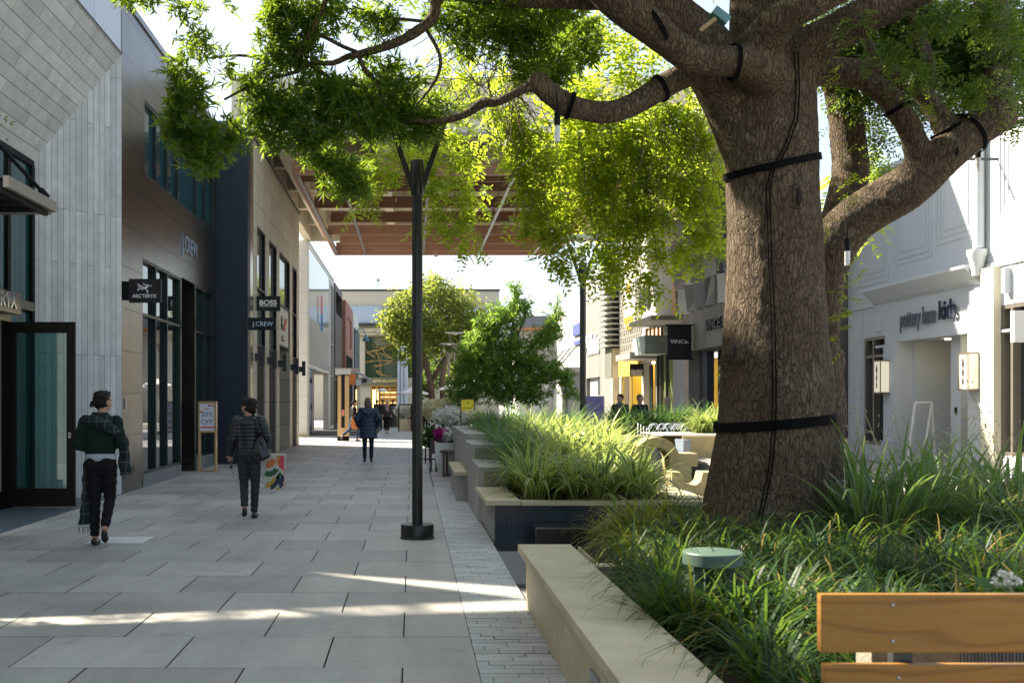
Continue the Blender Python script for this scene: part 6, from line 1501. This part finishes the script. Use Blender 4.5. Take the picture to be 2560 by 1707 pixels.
# ================================================================ people
M_skin=mat('skin',(.42,.24,.17),.55,var=.05,scale=20,bmp=.05)
def cloth(name,col,rough=.85,var=.15,scale=9,bmp=.4,bscale=70): return mat(name,col,rough,var=var,scale=scale,bmp=bmp,bscale=bscale,spec=.25,obj=True)
def hand(m,w,d,side,curl=.6,s=1.0):
    """palm and five fingers from the wrist w, pointing along d; side=+1 right hand"""
    w=Vector(w); d=Vector(d).normalized(); fwd=Vector((0,1,0)); lat=d.cross(fwd)
    if lat.length<.2: fwd=Vector((0,0,1)); lat=d.cross(fwd)
    lat.normalize(); nrm=lat.cross(d).normalized()
    pc=w+d*.045*s; M_=Matrix((nrm,lat,d)).transposed().to_3x3()
    m.ell(pc,(.017*s,.038*s,.048*s),12,8,M=None if False else Matrix((( lat.x,nrm.x,d.x),(lat.y,nrm.y,d.y),(lat.z,nrm.z,d.z)))@Matrix.Diagonal((1,1,1)) if False else Matrix(((nrm.x,lat.x,d.x),(nrm.y,lat.y,d.y),(nrm.z,lat.z,d.z))))
    for i,(o,ln) in enumerate(((-.028,.068),(-.010,.078),(.010,.073),(.027,.058))):
        b0=w+d*.085*s+lat*o*s*(-fwd.y*0+1); c1=b0+d*ln*.45*s+nrm*curl*.012*s; c2=c1+(d*(1-curl*.7)+nrm*curl).normalized()*ln*.32*s; c3=c2+(d*(1-curl*1.2)+nrm*curl*1.2).normalized()*ln*.28*s
        m.tube([b0-d*.02*s,c1,c2,c3],[.0088*s,.0082*s,.0075*s,.006*s],7)
    t0=w+d*.03*s+lat*(-.032)*s; m.tube([t0,t0+(d*.7-lat*.7).normalized()*.035*s,t0+(d*.9-lat*.4+nrm*.3).normalized()*.065*s],[.011*s,.0095*s,.007*s],7)
def head(m,c,turn=0,s=1.0,tilt=0):
    """head with face; turn in radians about Z, 0 = faces +Y"""
    M_=Matrix.Rotation(turn,3,'Z')@Matrix.Rotation(tilt,3,'X'); c=Vector(c)
    def E(o,r_): m.ell(c+M_@(Vector(o)*s),tuple(x*s for x in r_),16,12,M=M_)
    E((0,-.012,.018),(.076,.093,.098)); E((0,.022,-.052),(.055,.062,.062)); E((0,.045,-.092),(.026,.026,.022))
    E((0,.096,-.022),(.013,.020,.018)); E((0,.088,.0),(.009,.016,.028)); E((0,.083,-.060),(.024,.012,.007)); E((0,.080,-.070),(.021,.012,.008))
    for sg in (-1,1): E((sg*.078,-.005,-.012),(.011,.020,.031)); E((sg*.033,.072,.004),(.017,.014,.012)); E((sg*.032,.078,.022),(.021,.010,.007)); E((sg*.042,.06,-.030),(.022,.022,.022))
def hair_mesh(m,c,turn,s,style,tilt=0):
    M_=Matrix.Rotation(turn,3,'Z')@Matrix.Rotation(tilt,3,'X'); c=Vector(c)
    def E(o,r_): m.ell(c+M_@(Vector(o)*s),tuple(x*s for x in r_),16,12,M=M_)
    E((0,-.026,.034),(.087,.096,.093))
    if style=='bun': E((0,-.03,-.02),(.076,.078,.07)); E((-.01,-.125,-.02),(.036,.034,.034)); E((-.045,-.12,-.035),(.02,.02,.026)); E((0,.03,.085),(.062,.055,.035))
    if style=='short': E((0,-.042,-.018),(.089,.082,.078)); E((0,.03,.075),(.082,.066,.048)); E((.05,-.05,.06),(.055,.06,.05)); E((-.05,.0,.05),(.05,.07,.06)); E((.03,-.06,-.07),(.045,.04,.03))
    if style=='bob': E((0,-.035,-.03),(.094,.082,.11)); E((.06,.0,-.06),(.034,.05,.07)); E((-.06,.0,-.06),(.034,.05,.07)); E((0,.03,.08),(.075,.06,.04))
    if style=='tied': E((0,-.03,-.01),(.078,.075,.07)); E((0,-.12,-.01),(.03,.035,.035)); E((0,.03,.085),(.062,.055,.032))
def torso(m,rings,sx=.62):
    # rings: (x,y,z,halfwidth)
    m.tube([(a_,b2,z) for a_,b2,z,_ in rings],[w_ for *_,w_ in rings],22,sx=sx)
def limb(m,js,rs,n=12):
    q=[];rr_=[]
    js=[Vector(j) for j in js]
    for i in range(len(js)-1):
        for k in range(4): t_=k/4; q.append(js[i].lerp(js[i+1],t_)); rr_.append(rs[i]*(1-t_)+rs[i+1]*t_)
    q.append(js[-1]); rr_.append(rs[-1]); m.tube(q,rr_,n)
    for j,r_ in zip(js,rs): m.ell(j,(r_,)*3,12,8)
def shoe(m,ankle,toe,w_=.043):
    a_=Vector(ankle); t_=Vector(toe); d=(t_-a_); heel=a_-Vector((d.x,d.y,0)).normalized()*.035+Vector((0,0,-.05))
    m.tube([heel,heel.lerp(t_,.35),heel.lerp(t_,.7),t_],[w_*.80,w_*.82,w_*.95,w_*.55],12,sx=1); m.ell(heel,(w_*.8,)*3,10,6); m.ell(t_,(w_*.6,w_*.6,w_*.5),10,6)
def person(label,loc,rz,J,spec,s=1.0,vox=.010,group=None):
    t=thing('person',label,'person',loc,rz,group=group); t.scale=(s,s,s); skin=M_skin
    if spec.get('skin'): skin=spec['skin']
    hd=Vector(J['head']); tn=J.get('turn',0); ti=J.get('tilt',0)
    m=MB(); head(m,hd,tn,1.0,ti); limb(m,[hd+Vector((0,-.02,-.06)),(hd.x*.5,J.get('ny',-.01),1.36)],[.052,.056])
    torso(m,[(0,0,.84,.13),(0,0,.92,.14),(0,0,1.05,.125),(0,0,1.22,.15),(0,0,1.33,.155),(0,0,1.385,.07)])
    for sd_ in ('L','R'):
        sh_,el,wr=J['arm'+sd_]; limb(m,[sh_,el,wr],[.048,.038,.026]); hand(m,wr,Vector(wr)-Vector(el),1 if sd_=='R' else -1,J.get('curl',.6))
        hp,kn,an,to=J['leg'+sd_]; limb(m,[hp,kn,an],[.078,.052,.034]); 
        m.tube([an,Vector(an).lerp(Vector(to),.5)+Vector((0,0,-.02)),to],[.034,.032,.02],8)
    solid(m,skin,'body',t,voxel=vox*.75,smooth=3,local=True)
    m=MB(); hair_mesh(m,hd,tn,1.0,spec['hair'][0],ti)
    r2=np.random.default_rng(3); solid(m,spec['hair'][1],'hair',t,voxel=vox*.8,smooth=3,local=True,disp=lambda c:.0045*np.sin(c[:,0]*150+5*np.sin(c[:,2]*33))+.003*np.sin(c[:,2]*90+c[:,1]*60))
    # trousers
    m=MB(); hL,hR=Vector(J['legL'][0]),Vector(J['legR'][0])
    torso(m,[(0,0,.98,.145),(0,-.005,.90,.168),(0,-.01,.83,.165),(0,0,.78,.12)],.66); m.ell((.07,-.055,.87),(.085,.08,.09)); m.ell((-.07,-.055,.87),(.085,.08,.09))
    for sd_ in ('L','R'):
        hp,kn,an,to=J['leg'+sd_]; hem=Vector(kn).lerp(Vector(an),spec.get('hem',.96)); limb(m,[hp,Vector(hp).lerp(Vector(kn),.5),kn,hem],spec.get('legr',[.092,.080,.062,.050]))
    solid(m,spec['trousers'],'trousers',t,voxel=vox,smooth=4,local=True,disp=lambda c:.0035*np.sin(c[:,2]*75+9*c[:,0]))
    m=MB()
    for sd_ in ('L','R'): hp,kn,an,to=J['leg'+sd_]; shoe(m,an,to)
    solid(m,spec['shoes'],'shoes',t,voxel=vox*.7,smooth=2,local=True)
    # top
    m=MB(); torso(m,spec['top'],spec.get('topsx',.66))
    for sd_ in ('L','R'):
        sh_,el,wr=J['arm'+sd_]; cuff=Vector(el).lerp(Vector(wr),spec.get('sleeve',.92)); limb(m,[sh_,el,cuff],spec.get('armr',[.074,.060,.044]))
    solid(m,spec['topm'],spec.get('topname','jacket'),t,voxel=vox,smooth=3,local=True,disp=spec.get('disp'))
    return t
M_hairb=mat('dark_brown_hair',(.014,.009,.007),.65,var=.3,scale=60,stretch=(1,1,.1),bmp=.4,bscale=120,obj=True,spec=.2)
M_hairg=mat('ash_brown_hair',(.15,.11,.075),.5,var=.3,scale=60,stretch=(1,1,.1),bmp=.4,bscale=120,obj=True)
M_hairw=mat('pale_blond_hair',(.42,.36,.27),.6,var=.2,bmp=.2,obj=True)
M_blk=cloth('black_trousers',(.006,.0065,.008)); M_shoe=mat('black_shoe',(.010,.010,.012),.25,bmp=0,obj=True)
# 1: scarf wearer, walking away
J1=dict(head=(.02,.02,1.545),turn=-.55,armL=((-.165,0,1.335),(-.235,-.05,1.085),(-.10,.14,1.02)),armR=((.165,0,1.335),(.225,-.03,1.10),(.08,.19,1.08)),
 legL=((-.075,0,.86),(-.07,.02,.47),(-.055,-.03,.095),(-.06,.11,.028)),legR=((.08,0,.86),(.085,.05,.50),(.085,-.14,.20),(.075,-.085,.055)),curl=.8)
def plaid():
    m_,nt,b,out=new_mat('plaid_wool')
    g=N(nt,'ShaderNodeTexCoord'); s_=N(nt,'ShaderNodeSeparateXYZ'); L(nt,g.outputs['Object'],s_.inputs[0]); acc=None
    for ax,fr in ((0,11),(2,9)):
        a_=N(nt,'ShaderNodeMath',operation='MULTIPLY'); a_.inputs[1].default_value=fr; L(nt,s_.outputs[ax],a_.inputs[0]); f_=N(nt,'ShaderNodeMath',operation='FRACT'); L(nt,a_.outputs[0],f_.inputs[0]); l_=N(nt,'ShaderNodeMath',operation='LESS_THAN'); l_.inputs[1].default_value=.10; L(nt,f_.outputs[0],l_.inputs[0])
        acc=l_.outputs[0] if acc is None else acc; last=l_.outputs[0]
    mx=N(nt,'ShaderNodeMath',operation='MAXIMUM'); L(nt,acc,mx.inputs[0]); L(nt,last,mx.inputs[1])
    L(nt,mixc(nt,mx.outputs[0],(.006,.012,.015),(.055,.075,.07)),b.inputs['Base Color']); b.inputs['Roughness'].default_value=.95; bump(nt,b,noise(nt,pos(nt),180,3),.4,.004); return m_
M_plaid=plaid()
loc1=((252-VX)*10.75/F,10.75,0)
p1=person('person seen from behind in a dark green sweater, plaid shawl and black trousers, walking',loc1,0,J1,dict(hair=('bun',M_hairb),trousers=M_blk,shoes=M_shoe,hem=.88,legr=[.098,.084,.062,.052],
 top=[(0,0,.965,.155),(0,0,1.05,.158),(0,0,1.18,.165),(0,0,1.28,.178),(0,0,1.345,.15),(0,0,1.385,.075)],topm=cloth('green_wool',(.004,.018,.013)),topname='sweater',sleeve=.72,armr=[.072,.060,.048],disp=lambda c:.003*np.sin(c[:,2]*60+14*c[:,0])))
m=MB(); torso(m,[(0,-.004,.985,.160),(0,-.006,.93,.166),(0,-.008,.895,.150)],.68)
for q in (-1,1):
    e_,w_=Vector(J1['armL' if q<0 else 'armR'][1]),Vector(J1['armL' if q<0 else 'armR'][2]); limb(m,[e_.lerp(w_,.62),e_.lerp(w_,.9)],[.044,.042])
solid(m,cloth('pale_shirt',(.38,.42,.46)),'shirt',p1,voxel=.009,smooth=2,local=True)
m=MB()
torso(m,[(.0,0,1.27,.12),(.015,0,1.30,.170),(.01,-.01,1.345,.160),(.0,-.015,1.39,.105),(0,-.01,1.43,.085)],.78)
m.tube([(-.15,-.02,1.36),(-.05,-.11,1.345),(.08,-.12,1.29),(.17,-.09,1.24),(.215,0,1.20)],[.05,.055,.062,.058,.04],12)
m.tube([(.20,-.02,1.24),(.245,.03,1.10),(.235,.05,.95),(.25,.03,.84),(.27,.02,.76)],[.05,.055,.062,.072,.066],12,sx=.6)
m.tube([(-.16,.06,1.0),(-.165,.03,.80),(-.15,.02,.60),(-.155,.0,.42),(-.175,-.02,.22)],[.03,.045,.060,.062,.066],12,sx=.45)
solid(m,M_plaid,'shawl',p1,voxel=.010,smooth=3,local=True,disp=lambda c:.006*np.sin(c[:,2]*38+30*c[:,0]))
m=MB(); q=random.Random(1)
for i in range(9): a_=Vector((.205+i*.018,.02,.785+.010*i)); m.tube([a_,a_+Vector((.012+q.uniform(-.02,.03),0,-.035)),a_+Vector((.03+q.uniform(-.03,.04),0,-.075))],[.004,.003,.002],4)
for i in range(7): a_=Vector((-.235+i*.020,-.02,.205)); m.tube([a_,a_+Vector((q.uniform(-.01,.01),0,-.04)),a_+Vector((q.uniform(-.015,.01),0,-.075))],[.004,.003,.002],4)
m.build('fringe',M_plaid,p1,local=True)
# 2: puffer jacket
quilt=lambda c:.0075*np.abs(np.sin(c[:,2]*math.pi/.052+1.2*np.abs(c[:,0])))
J2=dict(head=(-.005,.0,1.50),turn=.95,tilt=-.05,armL=((-.165,0,1.30),(-.215,-.02,1.06),(-.255,.07,.855)),armR=((.165,0,1.30),(.250,-.04,1.09),(.20,.12,.90)),
 legL=((-.075,0,.84),(-.07,.03,.47),(-.03,-.16,.175),(-.045,-.10,.045)),legR=((.075,0,.84),(.085,.02,.46),(.075,-.01,.09),(.09,.12,.028)),curl=.9)
s2_=1.0
loc2=((622-VX)*13.25/F,13.25,0)
p2=person('person with short dark hair in a quilted black jacket and grey trousers, walking away',loc2,0,J2,dict(hair=('short',M_hairb),trousers=cloth('charcoal_denim',(.026,.030,.032)),shoes=M_shoe,hem=.93,
 top=[(0,0,.865,.172),(0,0,.93,.168),(0,0,1.05,.162),(0,0,1.18,.175),(0,0,1.28,.182),(0,0,1.34,.13),(0,0,1.385,.075),(0,0,1.42,.068)],topm=mat('black_nylon',(.006,.009,.012),.38,var=.1,bmp=.2,bscale=50,obj=True,spec=.5),topname='quilted_jacket',sleeve=.95,armr=[.078,.066,.048],disp=quilt),s=.985)
W2=Vector(loc2)
t=thing('handbag','black leather shoulder bag hanging at the right side of the quilted jacket','bag',tuple(W2+Vector((.19,-.12,.80))))
m=MB(); c=W2+Vector((.175,-.13,.93)); 
m.tube([c+Vector((.0,.02,.16)),c+Vector((.0,0,.08)),c+Vector((.0,0,-.03)),c+Vector((.02,0,-.12)),c+Vector((.035,0,-.16))],[.035,.075,.10,.115,.085],16,sx=.5)
solid(m,mat('black_leather',(.010,.011,.013),.28,var=.2,bmp=.4,bscale=25),'bag_body',t,voxel=.011,smooth=2,disp=lambda c:.005*np.sin(c[:,0]*60+c[:,2]*31))
m=MB(); m.tube([W2+Vector((.13,-.12,1.08)),W2+Vector((.12,-.12,1.22)),W2+Vector((.115,-.095,1.33)),W2+Vector((.12,0,1.375)),W2+Vector((.13,.08,1.30))],.009,6); m.tube([W2+Vector((.20,-.13,1.06)),W2+Vector((.15,-.14,1.22)),W2+Vector((.125,-.10,1.335)),W2+Vector((.13,0,1.38))],.009,6); m.tube([W2+Vector((.23,-.14,1.02)),W2+Vector((.27,-.15,.92)),W2+Vector((.27,-.15,.80))],.009,6)
m.build('strap',MATS['black_leather'],t,smooth=True)
t=thing('shopping_bag','white paper carrier with bold red, green and mustard petal shapes held beside the quilted jacket','bag',tuple(W2+Vector((.30,.10,.42))))
Yb2=13.32; s=Yb2/F; bx0,bx1,bz0,bz1=(660-VX)*s,(712-VX)*s,zc(1226,Yb2),zc(1136,Yb2)
m=MB(); m.prism([(bx0,bz0+.01),(bx1-.02,bz0),(bx1,bz1),(bx0+.0,bz1)],'y',Yb2,Yb2+.13); bo=m.build('bag_body',mat('paper_white',(.52,.50,.44),.7,bmp=.05),t)
def petal(name,col,polys):
    m=MB()
    for po_ in polys: m.prism([(bx0+u*(bx1-bx0),bz0+v*(bz1-bz0)) for u,v in po_],'y',Yb2-.004-.0006*len(bo.children),Yb2-.0005)
    m.build(name,mat('ink_'+name,col,.6,bmp=0,var=.02),bo)
def arc(cx,cy,r0,r1,a0,a1,sy=1.0,n=8):
    a_=[math.radians(a0+(a1-a0)*i/n) for i in range(n+1)]
    return [(cx+r0*math.cos(t_),cy+r0*sy*math.sin(t_)) for t_ in a_]+[(cx+r1*math.cos(t_),cy+r1*sy*math.sin(t_)) for t_ in reversed(a_)]
petal('red_petal',(.60,.05,.08),[[(.95,.97),(.60,.97),(.62,.80),(.74,.66),(.95,.55)],[(.98,.02),(.955,.02),(.975,.98),(1,.98)]])
petal('coral_petal',(.62,.16,.06),[arc(.22,.95,.16,.40,-110,-20,.8),[(.14,.47),(.20,.52),(.26,.47),(.20,.42)]])
petal('green_petal',(.02,.10,.04),[arc(.25,.70,.26,.50,-120,-25,.62),arc(1.0,.30,.26,.42,120,185,.62),[(.60,.42),(.74,.42),(.72,.18),(.62,.18)]])
petal('mustard_petal',(.45,.28,.02),[arc(.15,.45,.30,.50,-95,-18,.75),[(.62,.97),(.76,.97),(.70,.72),(.64,.72)],[(.60,.06),(.68,.11),(.76,.06),(.68,.02)]])
petal('navy_petal',(.02,.03,.06),[arc(.25,.42,.34,.50,-80,-15,.8),arc(1.02,.20,.10,.30,110,215,.9),[(.64,.56),(.73,.56),(.685,.62)]])
m=MB(); m.tube([(bx0+.08,Yb2+.03,bz1),(bx0+.10,Yb2+.02,bz1+.06),(W2.x+.20,13.40,.86),(bx0+.20,Yb2+.03,bz1)],.004,5); m.build('handle',M_white,t)
t=thing('sunglasses','dark sunglasses dangling from the left hand of the quilted jacket wearer','sunglasses',tuple(W2+Vector((-.26,.10,.74))))
m=MB(); w_=W2+Vector((-.262,.10,.755)); 
for dz in (0,-.052): m.lathe((0,0,0),[(.023,0),(.023,.004),(.001,.005)],14); m.xform(Matrix.Translation(w_+Vector((0.01,0,-.03+dz)))@Matrix.Rotation(math.pi/2,4,'X')@Matrix.Rotation(.3,4,'Y'),len(m.v)-42)
m.build('lens',M_shoe,t,smooth=False)
m=MB(); m.tube([w_+Vector((0,0,.02)),w_+Vector((.0,0,-.02)),w_+Vector((0,0,-.10)),w_+Vector((.03,0,-.16)),w_+Vector((.05,0,-.17))],.0035,5); m.build('frame',M_shoe,t)
# 3: long blue coat
J3=dict(head=(.0,.0,1.525),turn=-.1,armL=((-.17,0,1.31),(-.28,-.03,1.09),(-.25,.10,.92)),armR=((.17,0,1.31),(.31,-.05,1.11),(.24,.06,.92)),
 legL=((-.08,0,.84),(-.085,.0,.46),(-.085,-.01,.09),(-.10,.12,.028)),legR=((.08,0,.84),(.09,.01,.46),(.085,-.02,.09),(.10,.11,.028)),curl=.6)
loc3=((920-VX)*25.6/F,25.6,0)
p3=person('person with ash brown bob in a knee-length blue quilted coat, seen from behind',loc3,0,J3,dict(hair=('bob',M_hairg),trousers=cloth('dark_jeans',(.012,.020,.040)),shoes=M_shoe,
 top=[(.01,0,.60,.235),(.01,0,.70,.225),(0,0,.90,.20),(0,0,1.05,.19),(0,0,1.2,.20),(0,0,1.30,.215),(0,0,1.36,.15),(0,0,1.40,.09)],topsx=.75,topm=mat('blue_nylon',(.010,.030,.062),.5,var=.15,bmp=.2,obj=True),topname='quilted_coat',sleeve=.95,armr=[.085,.078,.062],disp=lambda c:.008*np.abs(np.sin(c[:,2]*math.pi/.10))),vox=.013)
m=MB(); m.tube([(-.17,-.02,1.36),(-.10,-.11,1.28),(0,-.14,1.22),(.10,-.11,1.28),(.17,-.02,1.36)],[.05,.065,.07,.065,.05],12); m.ell((0,-.06,1.33),(.14,.09,.08)); solid(m,MATS['blue_nylon'],'hood',p3,voxel=.013,smooth=4,local=True)
# 4: woman striding to the right, orange bag
J4=dict(head=(.0,.05,1.52),turn=-.35,armL=((-.16,0,1.31),(-.20,.03,1.08),(-.18,.24,1.10)),armR=((.16,0,1.31),(.20,-.02,1.08),(.17,.20,1.0)),
 legL=((-.08,0,.84),(-.08,-.12,.48),(-.08,-.48,.20),(-.08,-.43,.05)),legR=((.08,0,.84),(.08,.16,.46),(.08,.12,.09),(.08,.26,.03)),curl=.8)
loc4=((884-VX)*38.6/F,38.6,0)
p4=person('person in black top and cropped jeans striding right beside the striped kiosk',loc4,-math.pi/2+.25,J4,dict(hair=('tied',M_hairb),trousers=cloth('mid_jeans',(.025,.06,.12)),shoes=M_shoe,hem=.8,
 top=[(0,0,.90,.17),(0,0,1.0,.165),(0,0,1.15,.175),(0,0,1.28,.185),(0,0,1.345,.13),(0,0,1.385,.07)],topm=cloth('black_jersey',(.012,.012,.015)),topname='jacket',sleeve=.9),vox=.014,s=.98)
t=thing('handbag','orange tote bag carried by the striding person near the striped kiosk','bag',tuple(P(890,1075,38.4)))
Y=38.35; s=Y/F; m=MB(); m.prism([((879-VX)*s,zc(1071,Y)),((895-VX)*s,zc(1073,Y)),((901-VX)*s,zc(1050,Y)),((877-VX)*s,zc(1048,Y))],'y',Y,Y+.14); m.build('bag_body',mat('orange_leather',(.55,.16,.03),.5,bmp=.1),t,bevel=.02)
m=MB(); m.tube([((881-VX)*s,Y+.07,zc(1049,Y)),((884-VX)*s,Y+.05,zc(1040,Y)),((892-VX)*s,Y+.05,zc(1038,Y)),((898-VX)*s,Y+.07,zc(1050,Y))],.012,6); m.build('handle',MATS['orange_leather'],t)
# 5: walking towards camera
J5=dict(head=(.0,.03,1.53),turn=0,armL=((-.16,0,1.31),(-.23,-.04,1.09),(-.20,.10,.93)),armR=((.16,0,1.31),(.24,-.06,1.10),(.22,.08,.94)),
 legL=((-.07,0,.84),(-.06,.12,.48),(-.05,.14,.11),(-.05,.28,.06)),legR=((.07,0,.84),(.06,.0,.46),(.05,-.16,.12),(.05,-.03,.04)),curl=.6)
loc5=((968-VX)*47.2/F,47.2,0)
p5=person('pale haired person with mauve scarf and black leggings walking towards the camera',loc5,math.pi,J5,dict(hair=('tied',M_hairw),trousers=M_blk,shoes=M_shoe,hem=.72,
 top=[(0,0,.84,.17),(0,0,.95,.165),(0,0,1.1,.165),(0,0,1.25,.18),(0,0,1.34,.14),(0,0,1.385,.075)],topm=cloth('grey_vest',(.045,.048,.05)),topname='vest',sleeve=.92),vox=.016,s=.97)
m=MB(); m.ell((0,.03,1.37),(.12,.10,.06)); m.tube([(.03,.10,1.35),(.04,.12,1.2),(.03,.12,1.08)],[.05,.045,.03],8); m.tube([(-.04,.10,1.35),(-.05,.12,1.22),(-.05,.12,1.1)],[.05,.045,.03],8); solid(m,cloth('mauve_scarf',(.28,.20,.27)),'scarf',p5,voxel=.016,smooth=3,local=True)
JS=dict(head=(.0,.02,1.53),turn=0,armL=((-.16,0,1.31),(-.21,-.02,1.07),(-.08,.16,1.06)),armR=((.16,0,1.31),(.22,-.02,1.07),(.06,.18,1.04)),
 legL=((-.08,0,.84),(-.09,.0,.46),(-.09,0,.09),(-.10,.13,.028)),legR=((.08,0,.84),(.09,.0,.46),(.09,0,.09),(.10,.13,.028)),curl=.7)
topd=[(0,0,.82,.19),(0,0,.95,.18),(0,0,1.1,.185),(0,0,1.25,.20),(0,0,1.33,.16),(0,0,1.385,.08)]
def extra(label,px,Y,rz,hair,top,tr_,s=1.0,turn=0,vox=.018,adj={}):
    J=dict(JS); J['turn']=turn
    return person(label,((px-VX)*Y/F,Y,adj.get('z',0)),rz,J,dict(hair=hair,trousers=tr_,shoes=M_shoe,top=topd,topm=top),vox=vox,s=s)
M_bj=cloth('black_coat',(.012,.012,.014))
pL=extra('dark haired person in black coat and grey scarf, left one of the standing pair',1550,29,math.pi-.15,('tied',M_hairb),M_bj,M_blk,s=1.07,turn=-.5,vox=.013)
m=MB(); m.ell((0,.03,1.37),(.11,.10,.055)); m.tube([(.03,.11,1.35),(.03,.13,1.15)],[.045,.03],8); solid(m,cloth('grey_scarf',(.10,.10,.13)),'scarf',pL,voxel=.014,smooth=3,local=True)
pR=extra('person with sunglasses in a black sweater, right one of the pair behind the hedge',1600,28.6,math.pi+.1,('tied',mat('auburn_hair',(.16,.06,.03),.5,bmp=.2,obj=True)),M_bj,M_blk,s=1.06,turn=.2,vox=.013)
m=MB(); 
for q in (-1,1): m.ell(Vector((q*.032,.105,1.537)),(.026,.008,.018),10,6)
m.box(-.075,.075,.094,.10,1.545,1.55); m.build('sunglasses',M_shoe,pR,local=True)
pR.children[-1].rotation_euler=(0,0,0)
extra('person in dark clothes walking just behind the mauve scarf wearer',957,54,math.pi,('short',M_hairb),cloth('dark_navy_top',(.015,.02,.035)),M_blk)
extra('person in dark coat by the gold lit shop, right of the pale haired walker',982,64,math.pi-.4,('short',M_hairb),M_bj,M_blk)
extra('person in brown jacket farthest off, before the gold shop',942,70,.3,('short',M_hairb),cloth('brown_jacket',(.10,.06,.04)),M_blk)
extra('person in a red jacket sitting among the tables right of the pole lamp',1063,50,-.6,('short',mat('grey_hair',(.4,.38,.35),.6,bmp=0)),cloth('red_jacket',(.45,.05,.04)),M_blk,s=.9)
